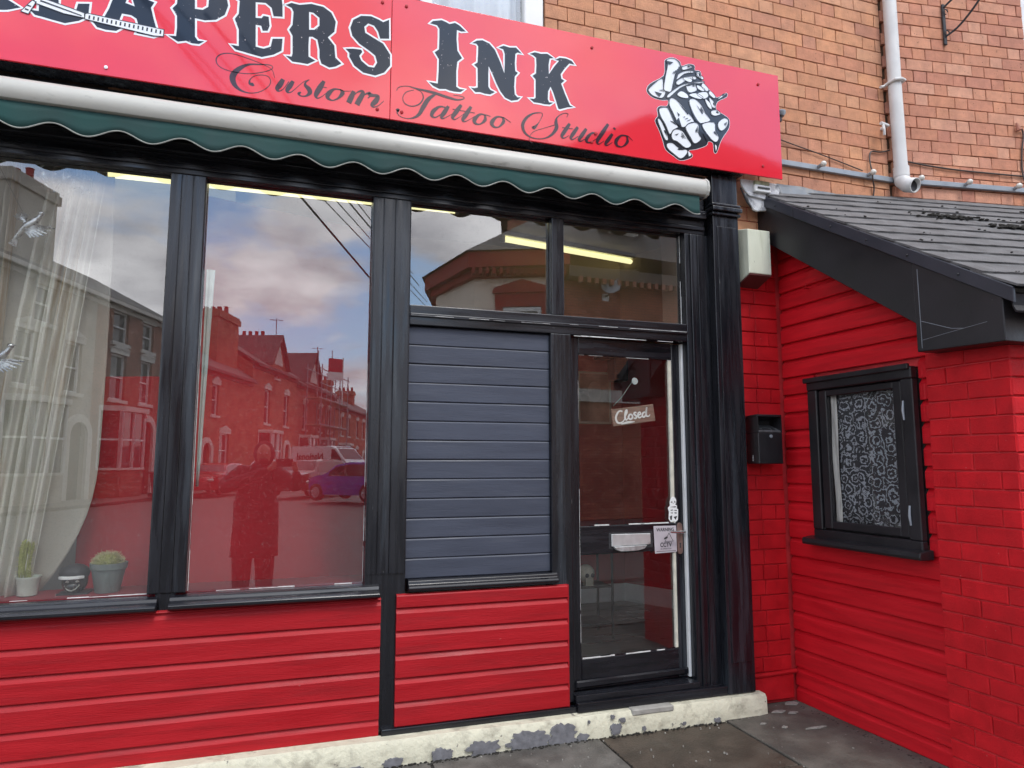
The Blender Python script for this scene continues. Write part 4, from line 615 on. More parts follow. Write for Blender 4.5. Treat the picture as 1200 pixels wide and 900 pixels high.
# ---- the door, very slightly ajar
DA = R(3.3); DH = Matrix.Translation((1.561, 0.035, 0)) @ Matrix.Rotation(DA, 4, 'Z') @ Matrix.Translation((-1.561, -0.035, 0))
def D(name, x0, x1, y0, y1, z0, z1, m='black', bev=0.004, par=None): return G(DH).box(x0, x1, y0, y1, z0, z1).build(name, m, par or door, bevel=bev)
door = G(DH).box(1.563, 1.625, 0.035, 0.078, 0.208, 2.205).build('door', 'black', sf, bevel=0.004)
D('stile', 2.272, 2.336, 0.035, 0.078, 0.208, 2.205)
D('rail', 1.6255, 2.2715, 0.035, 0.078, 2.105, 2.205, 'blackh'); D('rail', 1.6255, 2.2715, 0.035, 0.078, 0.208, 0.372, 'blackh'); D('rail', 1.6255, 2.2715, 0.035, 0.078, 0.945, 1.105, 'blackh')
D('weather_bar', 1.58, 2.33, 0.018, 0.0345, 0.222, 0.262, 'blackh', 0.008)
D('pane', 1.62, 2.28, 0.055, 0.061, 1.10, 2.11, 'glassd', 0); D('pane', 1.62, 2.28, 0.055, 0.061, 0.368, 0.95, 'glassd', 0)
wl = G(DH)
ragged(1.63, 2.27, 1.1055, 0, 0.0345, .010, True); ragged(1.63, 2.27, 0.3725, 0, 0.0345, .010, True); ragged(1.63, 2.27, 2.1, 0, 0.0345, .003, True); ragged(1.62, 1.63, .38, 2.0, 0.0345, .002, False)
w_ = wl.build('chipped_paint', 'wear', door); w_['kind'] = 'stuff'
ub = mat('stained_cream_bead', (0.52, 0.50, 0.42), 0.6, 0.2, 12, 0.3, 50)
D('glazing_bead', 2.248, 2.2712, 0.036, 0.054, 1.108, 2.100, ub, 0.003); D('glazing_bead', 2.252, 2.2712, 0.036, 0.054, 0.376, 0.942, ub, 0.003)
lb = D('letterbox', 1.808, 2.105, 0.0325, 0.0347, 0.968, 1.062, 'iron', 0.001)
G(DH).xz([(1.822, .985), (2.085, .988), (2.085, 1.052), (1.822, 1.056)], 0.022, 0.0324).build('flap', mat('brushed_silver', (0.62, 0.64, 0.64), 0.35, 0.1, 20, 0.1, 60, metal=0.6), lb, bevel=0.003)
G(DH).xz([(1.832, .984), (2.055, .986), (2.035, .966), (1.99, .957), (1.88, .955), (1.845, .966)], 0.010, 0.0322).build('finger_lip', mat('dull_silver', (0.45, 0.46, 0.46), 0.4, 0.3, 30, 0.3, 60, metal=0.6), lb, bevel=0.003)
hp = G(DH).xz([(2.296+.019*math.cos(t_/12*math.pi), 1.085+.022*math.sin(t_/12*math.pi)) for t_ in range(13)]+[(2.296-.019*math.cos(t_/12*math.pi), .94-.02*math.sin(t_/12*math.pi)) for t_ in range(13)], 0.028, 0.0345).build('handle_plate', mat('worn_bronze', (0.22, 0.14, 0.12), 0.4, 0.2, 20, 0.1, 60, metal=0.5), door, bevel=0.002)
G(DH).tube([(2.30, 0.030, 1.055), (2.30, -0.015, 1.055), (2.285, -0.025, 1.055), (2.19, -0.025, 1.060)], [.008, .008, .008, .007], 10).build('handle', mat('polished_steel', (0.7, 0.7, 0.7), 0.2, 0.05, 10, 0.0, metal=0.9), hp, smooth=True)
G(DH).xz([(2.290, .985), (2.296, .989), (2.302, .985), (2.299, .975), (2.301, .958), (2.291, .958), (2.293, .975)], 0.0268, 0.0278).build('keyhole', 'iron', hp)
# ============================================================ WALLS THAT TURN: neighbour building
A8 = R(-8.2); d2 = Vector((math.cos(A8), math.sin(A8), 0)); n2 = Vector((math.sin(A8), -math.cos(A8), 0)); W0 = Vector((4.1, 0.05, 0))
def w2(a, out=0.0, z=0.0): return W0+d2*a+n2*out+Vector((0, 0, z))
nb = thing('neighbouring_house', tuple(w2(1.5, -0.3)), 'rosier brick house wall right of the grey downpipe', 'house')
M2 = Matrix.Translation(W0) @ Matrix.Rotation(A8, 4, 'Z')       # local x along wall, y into the building
def w2box(a0, a1, y0, y1, z0, z1): return G(M2).box(a0, a1, y0, y1, z0, z1)
w2box(0.004, 1.262, 0.025, 0.25, 0.0, 7.0).build('wall', 'mort', nb)
w2box(1.262, 2.462, 0.025, 0.25, 0.0, 4.42).build('wall', 'mort', nb)
w2box(1.262, 2.462, 0.025, 0.25, 6.1, 7.0).build('wall', 'mort', nb)
w2box(2.462, 6.0, 0.025, 0.25, 0.0, 7.0).build('wall', 'mort', nb)
fl2 = Bond(M['brick2'], 0.226, 0.110, 0.0905, 0.005, pattern='flemish', bev=0.0025, jit=0.0018, proud=0.002)
def ok2(a, b, z, zt):
    zm = (z+zt)/2
    if b > 1.26 and 4.42 < zm < 6.1:
        out = []
        if a < 1.26: out.append((a, min(b, 1.26)))
        if b > 2.46: out.append((max(a, 2.46), b))
        return out
    return [(a, b)]
fl2.lay(W0, d2, n2, fl2.courses(0.003, 3.2, 3.20, 5.9, ok2, phase=0.03), nb, 300, lambda x, z: x < 1.65 and z < 5.2)
wf = G(M2); wf.box(1.262, 2.46, -0.015, 0.06, 4.42, 4.50); wf.box(1.262, 2.46, 0.02, 0.09, 4.52, 4.57); wf.box(1.262, 2.46, 0.02, 0.09, 5.9, 6.0)
for a in (1.262, 1.83, 2.39): wf.box(a, a+.07, 0.021, 0.089, 4.571, 5.899)
wf = wf.build('window_frame', 'white', nb, bevel=0.005); w2box(1.30, 2.42, 0.05, 0.056, 4.55, 5.92).build('pane', 'glass', wf)
w2box(1.2, 2.5, 0.30, 0.32, 4.3, 6.1).build('room_wall', M['icr'], nb)
# ============================================================ LEAN-TO ANNEX
P0 = Vector((3.06, 0.05, 0)); dA = Vector((0.033, -1, 0)).normalized(); nA = Vector((-1, -0.033, 0)).normalized()
MA = Matrix(((dA.x, -nA.x, 0, P0.x), (dA.y, -nA.y, 0, P0.y), (0, 0, 1, 0), (0, 0, 0, 1)))   # local x along side wall towards the street, y into the annex
an = thing('lean_to', tuple(P0+dA*.8-nA*.6), 'single storey red painted lean-to with tiled roof at the right', 'lean-to')
def AB(name, s0, s1, y0, y1, z0, z1, m, par=None, bev=0.0): return G(MA).box(s0, s1, y0, y1, z0, z1).build(name, m, par or an, bevel=bev)
rake = lambda s: 3.197-0.643*(s-0.077)
side = G(MA)
side.xz([(0.0, 0.0), (0.26, 0.0), (0.26, rake(.26)-.12), (0.0, rake(0)-.12)], 0.045, 0.11)
side.xz([(0.2602, 0.0), (0.9898, 0.0), (0.9898, 1.015), (0.2602, 1.015)], 0.045, 0.11); side.xz([(0.2602, 1.97), (0.9898, 1.97), (0.9898, rake(.99)-.12), (0.2602, rake(.26)-.12)], 0.045, 0.11)
side.xz([(0.99, 0.0), (1.44, 0.0), (1.44, rake(1.44)-.12), (0.99, rake(.99)-.12)], 0.045, 0.11)
side.build('side_wall', 'redj', an)
# siding boards (25 courses, clipped at the window and under the rake)
sb = [0.0, 0.097]+[0.209+i*0.1130 for i in range(26)]
for i in range(len(sb)-1):
    z0_, z1_ = sb[i], sb[i+1]
    segs = [(0.004, 1.04)]
    if z0_ < 1.97 and z1_ > 1.03: segs = [(0.004, 0.262), (0.9905, 1.04)]
    smax = 0.077+(3.197-.28-z0_)/0.643
    for a, b in segs:
        b = min(b, smax)
        if b-a < 0.02: continue
        h = z1_-z0_; base = .024
        prof = [(0.044, z0_), (0.044-base+.003, z0_), (0.044-base, z0_+.004), (0.044-base, z1_-.030), (0.044-base*.75, z1_-.022), (0.044-base*.35, z1_-.012), (0.044-base*.12, z1_-.003), (0.044, z1_-.003)]
        n_ = 6
        G(MA).add([(a+(b-a)*q/n_, p[0]+.0012*noise.noise(Vector((q+z0_*9, p[1]*3, 0))), p[1]+.0016*noise.noise(Vector((q*.9+z0_*5, 3, 0)))) for q in range(n_+1) for p in prof],
                  [(q*8+j, q*8+(j+1) % 8, (q+1)*8+(j+1) % 8, (q+1)*8+j) for q in range(n_) for j in range(8)]+[tuple(range(8)), tuple(n_*8+j for j in range(8))[::-1]]).build('board', 'red2', an)
# brick pier at the outer corner and the front wall
pr2 = AB('corner_pier', 1.046, 1.462, 0.012, 0.0445, 0.0, 2.30, 'redj')
pc = Bond(M['redb'], 0.232, 0.11, 0.0852, 0.006, bev=0.005, jit=0.0014, pattern='run', proud=0.002)
for i in range(25):
    z = -0.02+i*0.0852
    o1 = random.uniform(-.01, .01)
    cuts = [1.042, 1.16+o1, 1.385+o1, 1.468] if i % 2 == 0 else [1.042, 1.255+o1, 1.468]
    for a, b in zip(cuts, cuts[1:]):
        q = bpy.data.objects.new('brick', random.choice(pc.ms)); COL.objects.link(q); q.parent = pr2; q.matrix_parent_inverse = WM[pr2.name].inverted()
        q.location = MA @ Vector(((a+b)/2, 0.004+random.uniform(-.0015, .0015), z+.0426)); q.rotation_euler = (0, random.uniform(-.004, .004), math.atan2(dA.y, dA.x)+random.uniform(-.006, .006))
        q.scale = ((b-a-.005)/(0.232-.006), 1, 1)
Fc = P0+dA*1.468+nA*(-0.0045)                     # outer corner
MF = Matrix.Translation(Fc) @ Matrix.Rotation(A8, 4, 'Z')
fw = G(MF).box(0.012, 2.6, 0.012, 0.12, 0.0, 2.10).build('front_wall', 'redj', an)
def okf(a, b, z, zt): return [(a, b)]
pc.lay(Fc+Vector((0, 0, 0)), d2, n2, pc.courses(0.0, 2.6, -0.02, 2.08, okf, phase=0.0), fw, 120, lambda x, z: x < 1.0)
G(MF).box(0.02, 2.62, -0.05, 0.0, 2.085, 2.26).build('soffit_board', mat('weathered_grey_board', (0.09, 0.09, 0.10), 0.6, 0.2, 6, 0.3, 60), an, bevel=0.004)
# window in the side wall
wn = AB('window', 0.262, 0.99, -0.030, 0.012, 1.020, 1.075, 'char', bev=0.006)   # bottom rail of frame
AB('frame_rail', 0.262, 0.99, -0.036, 0.012, 1.905, 1.968, 'char', wn, .006)
for a, b in ((0.262, 0.335), (0.92, 0.99)): AB('frame_stile', a, b, -0.031, 0.011, 1.0755, 1.9045, 'char', wn, .005)
for a, b in ((0.345, 0.402), (0.862, 0.912)): AB('casement_stile', a, b, -0.022, 0.010, 1.085, 1.898, 'char', wn, .004)
AB('casement_rail', 0.4025, 0.8615, -0.021, 0.010, 1.085, 1.128, 'char', wn, .004); AB('casement_rail', 0.4025, 0.8615, -0.021, 0.010, 1.862, 1.898, 'char', wn, .004)
AB('drip_cap', 0.25, 0.985, -0.052, -0.0305, 1.952, 1.982, 'char', wn, .004)
AB('pane', 0.40, 0.865, -0.004, 0.0, 1.125, 1.865, 'glass2', wn)
G(MA).yz([(-.09, 1.0), (-.085, 1.022), (-.02, 1.033), (0.01, 1.033), (0.01, .985), (-.085, .985)], 0.225, 1.02).build('window_sill', 'char', wn, bevel=.004)
for z in (1.20, 1.74):
    h_ = G(MA).tube([(.935, -.034, z-.05), (.935, -.040, z), (.935, -.034, z+.05)], [.005, .007, .005], 8).build('hinge', 'steel', wn, smooth=True)
# patterned roller cloth behind the glass: roses and skulls in pale thread on black
lace = bpy.data.materials.new('rose_patterned_cloth'); t, n, l, p = nodes(lace)
gg = n.new('ShaderNodeTexCoord'); sp = n.new('ShaderNodeSeparateXYZ'); l.new(gg.outputs['Object'], sp.inputs[0]); cb = n.new('ShaderNodeCombineXYZ'); l.new(sp.outputs[1], cb.inputs[0]); l.new(sp.outputs[2], cb.inputs[1])
v1 = n.new('ShaderNodeTexVoronoi'); v1.inputs['Scale'].default_value = 15; l.new(cb.outputs[0], v1.inputs['Vector'])
nz = n.new('ShaderNodeTexNoise'); nz.inputs['Scale'].default_value = 30; nz.inputs['Detail'].default_value = 6; nz.inputs['Distortion'].default_value = 1.6; l.new(cb.outputs[0], nz.inputs['Vector'])
m1 = n.new('ShaderNodeMath'); m1.operation = 'MULTIPLY_ADD'; m1.inputs[1].default_value = 1.6; l.new(v1.outputs['Distance'], m1.inputs[0]); l.new(nz.outputs['Fac'], m1.inputs[2])
m2_ = n.new('ShaderNodeMath'); m2_.operation = 'MULTIPLY'; m2_.inputs[1].default_value = 13.0; l.new(m1.outputs[0], m2_.inputs[0])
m3 = n.new('ShaderNodeMath'); m3.operation = 'SINE'; l.new(m2_.outputs[0], m3.inputs[0])
rp_ = n.new('ShaderNodeValToRGB'); rp_.color_ramp.elements[0].position = 0.25; rp_.color_ramp.elements[0].color = (0.02, 0.02, 0.023, 1); rp_.color_ramp.elements[1].position = 0.8; rp_.color_ramp.elements[1].color = (0.27, 0.285, 0.31, 1)
l.new(m3.outputs[0], rp_.inputs[0]); l.new(rp_.outputs[0], p.inputs['Base Color']); p.inputs['Roughness'].default_value = .9
cl = G(MA).grid(lambda a, b: (0.44+a*.43, 0.020+.0035*math.sin(a*30+b*2), 1.10+b*.79), 40, 6).build('patterned_curtain', lace, wn, smooth=True, solid=.001)
G(MA).grid(lambda a, b: (0.402+a*.045, 0.012+.004*math.sin(a*7+b*9), 1.10+b*.78), 6, 12).build('net_curtain', M['net'], wn, smooth=True, solid=.001)
AB('blackout_board', 0.28, 0.98, 0.04, 0.042, 1.05, 1.94, 'iron', wn)
# bargeboard, boxed end, capping strip
YO = -0.12
G(MA).xz([(-0.06, rake(-.06)-.02), (1.11, rake(1.11)-.02), (1.11, 2.16), (0.12, 2.86), (-0.06, 2.985)], YO, YO+.022).build('bargeboard', 'char', an, bevel=.003)
bx = G(MA).xz([(1.112, rake(1.112)-.02), (1.545, rake(1.545)-.02), (1.545, 2.00), (1.112, 2.015)], YO-.006, 0.10).build('boxed_eave', 'char', an, bevel=.004)
AB('box_seam', 1.140, 1.1425, YO-.0075, YO-.0055, 2.03, 2.43, 'steel', bx)
G(MA).tube([(1.145, YO-.0065, 2.165), (1.30, YO-.0065, 2.10), (1.36, YO-.0065, 2.09)], .0012, 4).build('drip_run', 'steel', bx)
G(MA).tube([(1.145, YO-.0065, 2.07), (1.30, YO-.0065, 2.085), (1.47, YO-.0065, 2.10)], .0010, 4).build('drip_run', 'steel', bx)
G(MA).xz([(-0.04, rake(-.04)+.012), (1.60, rake(1.60)+.012), (1.60, rake(1.60)-.06), (-0.04, rake(-.04)-.06)], YO-.016, YO-.0005).build('capping_strip', 'cap', an, bevel=.003)
AB('strip_joint', 0.33, 0.333, YO-.018, YO-.016, 2.97, 3.03, 'iron')
for s_ in (.18, .62, .86, 1.10, 1.36): G(MA).ball((s_, YO-.018, rake(s_)-.026), .006, 8, 4).build('nail_head', 'iron', an)
G(MA).box(0.0, 1.1, YO+.022, 0.044, 2.82, 2.84) if False else None
# underside between bargeboard and wall
G(MA).xz([(0.0, rake(0)-.115), (1.111, rake(1.111)-.115), (1.111, rake(1.111)-.10), (0.0, rake(0)-.10)], YO+.0225, 0.0445).build('soffit', 'char', an)
# roof: tiles laid course by course, eave to wall, each course lapping the one below
ra = Vector((dA.x, dA.y, -0.643)); rl = ra.length; rdir = ra/rl            # down the rake
nr = rdir.cross(d2); nr = nr if nr.z > 0 else -nr
E0 = (MA @ Vector((1.60, YO-.012, rake(1.60)+.016)))                          # lower left corner of roof surface
up = -rdir; expo = 0.178; nC = 12; tw = 0.315
def rmx(a, b, c=0.0): return E0+d2*a+up*b+nr*c
roof = thing('roof', tuple(E0), None, None); del WM[roof.name]; bpy.data.objects.remove(roof)
rm = G(); rm.add([rmx(0, 0, -.03), rmx(3.0, 0, -.03), rmx(3.0, 2.05, -.03), rmx(0, 2.05, -.03), rmx(0, 0, -.012), rmx(3.0, 0, -.012), rmx(3.0, 2.05, -.012), rmx(0, 2.05, -.012)], [(0, 1, 2, 3), (4, 5, 6, 7), (0, 1, 5, 4), (1, 2, 6, 5), (2, 3, 7, 6), (3, 0, 4, 7)])
roof = rm.build('roof', 'joint', an)
tm = []
for sd_ in range(4):
    rq = random.Random(sd_); g = G(); L_ = 0.24; W_ = tw-.004; t_ = .011
    vs = []
    nx = 4
    for zt_ in (0, 1):
        for j in (0, 1):
            for i in range(nx+1): vs.append((i/nx*W_+j*L_*up.dot(d2), (j*L_)*math.sqrt(1-up.dot(d2)**2)+(rq.uniform(-.004, .002) if j == 0 and 0 < i < nx else 0), zt_*t_+(rq.uniform(-.001, .001) if zt_ else 0)))
    fs = []
    for zt_ in (0, 1):
        b_ = zt_*2*(nx+1)
        for i in range(nx): fs.append((b_+i, b_+i+1, b_+nx+1+i+1, b_+nx+1+i))
    k2 = 2*(nx+1)
    for i in range(nx): fs += [(i, i+1, k2+i+1, k2+i), (nx+1+i, nx+2+i, k2+nx+2+i, k2+nx+1+i)]
    fs += [(0, nx+1, k2+nx+1, k2), (nx, 2*nx+1, k2+2*nx+1, k2+nx)]
    me = bpy.data.meshes.new('roof_tile'); me.from_pydata(vs, [], fs); bm = bmesh.new(); bm.from_mesh(me); bmesh.ops.recalc_face_normals(bm, faces=bm.faces); bm.to_mesh(me); bm.free(); me.materials.append(M['tile']); tm.append(me)
Rm = Matrix((d2, nr.cross(d2), nr)).transposed().to_4x4()
tilt = Matrix.Rotation(R(3.2), 4, 'X')
for c_ in range(nC):
    a = -(c_ % 2)*tw/2; k_ = 0
    while a < 2.95:
        a0 = max(a, 0.0); wd = a+tw-a0
        if wd > .04:
            q = bpy.data.objects.new('roof_tile', random.choice(tm)); COL.objects.link(q); q.parent = roof; q.matrix_parent_inverse = WM[roof.name].inverted()
            mt = Matrix.Translation(rmx(a0, c_*expo-.015+random.uniform(-.0015, .0015), .004+random.uniform(0, .0006))) @ Rm @ Matrix.Rotation(R(-3.2), 4, 'X') @ Matrix.Rotation(random.uniform(-.002, .002), 4, 'Z') @ Matrix.Diagonal((wd/tw, 1, 1, 1))
            q.matrix_basis = mt
        a += tw
# moss tufts in the laps, most on the right
mg = G(); rq = random.Random(3)
for i in range(430):
    c_ = rq.randrange(0, nC-1); a = 3.0*rq.random()**.75
    if noise.noise(Vector((a*2.2, c_*.7, 0))) < -.02 + (0.25 if a < .7 else 0): continue
    s_ = rq.uniform(.003, .009)*(1.2 if a > 1.2 else .8); p_ = rmx(a, c_*expo-.012+rq.uniform(-.012, .03), .018)
    mg.ball(tuple(p_), (s_*rq.uniform(1, 2.4), s_*1.2, s_*.7), 6, 4)
for cx, cb_, n_ in ((1.05, 1.42, 60), (1.35, 1.22, 90), (1.6, 1.08, 60)):
    for i in range(n_):
        p_ = rmx(cx+rq.gauss(0, .12), cb_+rq.gauss(0, .035), .018); s_ = rq.uniform(.006, .016); mg.ball(tuple(p_), (s_*1.6, s_*1.2, s_*.6), 6, 4)
ms_ = mg.build('moss', 'moss', roof); ms_['kind'] = 'stuff'
# gutter along the eave
gp = []
gu = G()
pr_ = [(.0, .0), (.0, -.055), (.015, -.085), (.05, -.095), (.085, -.085), (.10, -.055), (.10, .0), (.094, .0), (.094, -.052), (.08, -.078), (.05, -.088), (.02, -.078), (.006, -.052), (.006, .0)]
G0 = MA @ Vector((1.552, YO-.0, 0))
for aa in (0.012, 2.9):
    for y_, z_ in pr_: p_ = G0+d2*aa+n2*(y_+.02); gu.v.append((p_.x, p_.y, rake(1.60)-.012+z_))
m_ = len(pr_); gu.f += [(j, (j+1) % m_, m_+(j+1) % m_, m_+j) for j in range(m_)]+[tuple(range(m_)), tuple(range(m_, 2*m_))]
gu.build('gutter', 'char', an)
# lead flashing dressed up the wall, wavy top
fg = G()
def flash(a, b):
    x = 3.09+a*1.02; top = 3.345+.012*noise.noise(Vector((x*5, 0, 0)))-.03*a
    z = 3.205+b*(top-3.205); return (x, 0.036-.004*noise.noise(Vector((x*9, z*12, 2)))-(1-b)*.05, z)
fg.grid(flash, 40, 5).build('lead_flashing', 'lead', an, smooth=True, solid=.006)
fg = G()
def flash2(a, b):
    aa = a*2.9; p_ = w2(aa, .012+(1-b)*.10); top = 3.325+.02*noise.noise(Vector((aa*6, 4, 0))); return (p_.x, p_.y, 3.17+b*(top-3.17)+.008*noise.noise(Vector((aa*14, b*5, 1))))
fg.grid(flash2, 70, 4).build('lead_flashing', mat('mortar_fillet', (0.24, 0.22, 0.19), 0.95, 0.25, 12, 1.0, 60, dirt=(0.08, 0.08, 0.08), dirt_scale=8, dist=.01), an, smooth=True, solid=.008)
# little hook screwed to the boards
G(MA).tube([(.28, .01, 2.55), (.28, -.012, 2.55), (.285, -.03, 2.545), (.295, -.032, 2.56), (.30, -.03, 2.575)], .0035, 6).build('hook', 'redb', an, smooth=True)

# ============================================================ SIGN
sg = thing('shop_sign', (0.5, -0.11, 3.30), 'long glossy red shop sign with western lettering and a skeleton hand', 'sign')
G().box(-2.9, 0.471, -0.12, -0.108, 3.297, 4.012).build('sign_panel', 'sign', sg, bevel=.0015)
G().box(0.4735, 3.012, -0.12, -0.108, 3.297, 4.012).build('sign_panel', 'sign', sg, bevel=.0015)
G().box(-2.9, 2.73, -0.106, -0.001, 3.300, 3.34).build('backing_batten', 'black', sg); G().box(-2.9, 3.0, -0.106, 0.028, 3.95, 3.99).build('backing_batten', 'black', sg)
for x, z in ((-0.87, 3.335), (0.405, 3.34), (0.535, 3.345), (1.68, 3.40), (2.86, 3.365), (1.665, 3.94), (2.85, 3.92), (0.42, 3.955), (-2.2, 3.34), (0.55, 3.96), (1.655, 3.345)):
    c_ = 'vwhite' if x == -0.87 else 'red'
    G().lathe([(.009, -.1235), (.0085, -.1255), (.004, -.1265)], (x, 0, z), 12, 'Y').build('screw', c_, sg, smooth=True)
def ribbon(loop, w_, y, g, closed=True):
    n_ = len(loop); pts = [Vector((p[0], p[1])) for p in loop]
    L1 = []; L2 = []
    for i in range(n_):
        if closed or 0 < i < n_-1: a = pts[i-1]; b = pts[(i+1) % n_]
        else: a = pts[max(i-1, 0)]; b = pts[min(i+1, n_-1)]
        d0 = (pts[i]-pts[i-1]).normalized() if (closed or i > 0) else (pts[1]-pts[0]).normalized()
        d1 = (pts[(i+1) % n_]-pts[i]).normalized() if (closed or i < n_-1) else d0
        nn = Vector((-(d0+d1).y, (d0+d1).x))
        if nn.length < .2: nn = Vector((-d1.y, d1.x))
        nn.normalize(); k_ = 1/max(.45, abs(nn.dot(Vector((-d1.y, d1.x)))))
        wi = (loop[i][2] if len(loop[i]) > 2 else w_)/2*min(k_, 1.6)
        L1.append(pts[i]+nn*wi); L2.append(pts[i]-nn*wi)
    b0 = len(g.v)
    for q in L1+L2: g.v.append((q.x, y, q.y))
    for i in range(n_ if closed else n_-1): j = (i+1) % n_; g.f.append((b0+i, b0+j, b0+n_+j, b0+n_+i))
def smoothl(pts, n_=4, closed=False):
    out = []; m_ = len(pts)
    for i in range(m_ if closed else m_-1):
        p0, p1, p2, p3 = [pts[k_ % m_] if closed else pts[min(max(k_, 0), m_-1)] for k_ in (i-1, i, i+1, i+2)]
        for j in range(n_):
            t_ = j/n_
            out.append(tuple(.5*((2*b)+(-a+c)*t_+(2*a-5*b+4*c-d)*t_*t_+(-a+3*b-3*c+d)*t_**3) for a, b, c, d in zip(p0, p1, p2, p3)))
    if not closed: out.append(tuple(pts[-1]))
    return out
for ch, loops in LETTERS:
    lt = G().xz(loops[0], -0.1212, -0.1201, loops[1:]).build('letter', 'letter', sg)
    g = G()
    for lp in loops: ribbon(lp, .019, -0.12055, g)
    g.build('white_outline', 'vwhite', lt, solid=.0006)
g = G()
for k_, s_ in enumerate(SCRIPT):
    ss = smoothl(s_, 6); gi = G(); ribbon([(a, b, max(.0022, c*1.0)) for a, b, c in ss], .003, -0.1206-.00006*k_, gi, closed=False); g.v, g.f = g.v+gi.v, g.f+[tuple(i+len(g.v) for i in f) for f in gi.f]
g.build('script_lettering', 'script', sg)
em = G().xz(smoothl(HAND['base'][0], 3, True), -0.1212, -0.1201).build('skeleton_hand_emblem', 'ink', sg)
g = G()
for k_, lp in enumerate(HAND['white']): g.xz(smoothl(lp, 3, True), -0.1220-.00012*k_, -0.1213)
g.build('bones', 'vwhite', em)
g = G()
for lp in HAND['white']: ribbon(smoothl(lp, 3, True), .0035, -0.1251, g)
for lp in HAND['ink']: g.xz(lp, -0.1253, -0.1249)
for lp in HAND['white'][:20]:                       # engraved hatching inside each bone
    cx = sum(p[0] for p in lp)/len(lp); cz = sum(p[1] for p in lp)/len(lp)
    for t_ in (.35, .55, .75):
        a = lp[len(lp)//3]; b = lp[len(lp)//3+1]
        ribbon([(a[0]*t_+cx*(1-t_), a[1]*t_+cz*(1-t_), .003), ((a[0]+b[0])/2*t_+cx*(1-t_), (a[1]+b[1])/2*t_+cz*(1-t_), .005), (b[0]*t_+cx*(1-t_), b[1]*t_+cz*(1-t_), .001)], .003, -0.1252, g, closed=False)
g.build('ink_lines', 'ink', em, solid=.0003)
g = G()
ribbon(smoothl(HAND['base'][0], 3, True), .005, -0.1204, g); g.build('emblem_outline', 'vwhite', em, solid=.0004)
sy = G()
for k_, lp in enumerate(SCYTHE['white']): sy.xz(lp, -0.1232-.0002*k_, -0.1216)
sy = sy.build('scythe_emblem', 'vwhite', sg)
g = G()
for lp in SCYTHE['ink']: g.xz(lp, -0.1243, -0.1237)
for lp in SCYTHE['white']: ribbon(lp, .0035, -0.1240, g)
g.build('ink_lines', 'ink', sy, solid=.0003)

# ============================================================ AWNING
aw = thing('awning', (0, -0.1, 3.07), 'rolled up awning in a cream cassette with scalloped green valance', 'awning')
cpf = [(-.03, 3.083), (-.18, 3.078), (-.200, 3.083), (-.212, 3.10), (-.216, 3.13), (-.210, 3.16), (-.19, 3.183), (-.15, 3.192), (-.03, 3.192)]
cs = G().yz(cpf, -3.1, 2.375).build('cassette', 'cass', aw, smooth=True)
cpe = [(-.03, 3.078), (-.18, 3.073), (-.204, 3.078), (-.218, 3.10), (-.222, 3.13), (-.215, 3.165), (-.19, 3.189), (-.15, 3.198), (-.03, 3.198)]
G().yz(cpe, 2.3755, 2.392).build('end_cap', 'cass', aw, bevel=.004)
G().box(-3.1, 2.37, -.178, -.155, 3.066, 3.077).build('front_rail', 'iron', aw)
vb = G(); nv = 620
def vz(x): return 2.980+.0225*math.cos(2*math.pi*(x+1.051)/.2685)+.004*noise.noise(Vector((x*1.3, 0, 5)))
def vx(i): return -3.08+i*(2.335+3.08)/nv
def vy(x, b): return -.184+.006*math.sin(x*5.1)*(1-b)+.004*noise.noise(Vector((x*3, b, 0)))
vb.grid(lambda a, b: (vx(a*nv), vy(vx(a*nv), b), vz(vx(a*nv))+b*(3.076-vz(vx(a*nv)))), nv, 3)
vb.build('valance', 'canvas', aw, smooth=True, solid=.0025)
G().tube([(vx(i), vy(vx(i), 0)-.001, vz(vx(i))) for i in range(nv+1)], .0032, 5).build('valance_piping', 'piping', aw, smooth=True)
# ============================================================ THINGS ON THE WALLS
# downpipe with shoe
dp = thing('downpipe', (4.13, -0.03, 3.4), 'pale grey downpipe with open shoe above the tiled lean-to roof', 'downpipe')
G().tube([(4.135, -0.02, 6.5), (4.128, -0.02, 4.2), (4.135, -0.02, 3.56)], .045, 20).build('pipe', 'pipe', dp, smooth=True)
G().tube([(4.135, -0.02, 3.575), (4.135, -0.02, 3.50)], .053, 20).build('socket', 'pipe', dp, smooth=True)
G().tube([(4.135, -0.02, 3.505), (4.135, -0.025, 3.47), (4.138, -0.06, 3.43), (4.145, -0.12, 3.405)], [.048, .049, .049, .049], 20, cap=False).build('shoe', 'pipe', dp, smooth=True, solid=.006)
G().lathe([(.043, 0), (.043, .002)], (4.145, -0.095, 3.415), 20, 'Y').build('pipe_mouth', 'iron', dp)
G().tube([(4.075, .03, 4.205), (4.075, -.02, 4.21), (4.085, -.065, 4.215), (4.13, -.080, 4.22), (4.175, -.065, 4.225), (4.185, -.02, 4.225), (4.185, .03, 4.225)], .011, 8).build('bracket', 'pipe', dp, smooth=True)
G().tube([(4.075, .02, 4.205), (4.02, .005, 4.18)], .010, 8).build('bracket_ear', 'pipe', dp, smooth=True)
bk = G().tube([(4.05, .05, 3.885), (4.05, -.01, 3.885), (3.98, -.015, 3.89)], .012, 8).tube([(4.0, -.015, 3.88), (3.99, -.03, 3.84), (4.0, -.02, 3.80)], .009, 6).build('pipe_bracket', 'pipe', dp, smooth=True)
G().box(3.972, 3.985, .035, .049, 4.0, 4.04).build('plug', 'iron', dp) if False else None
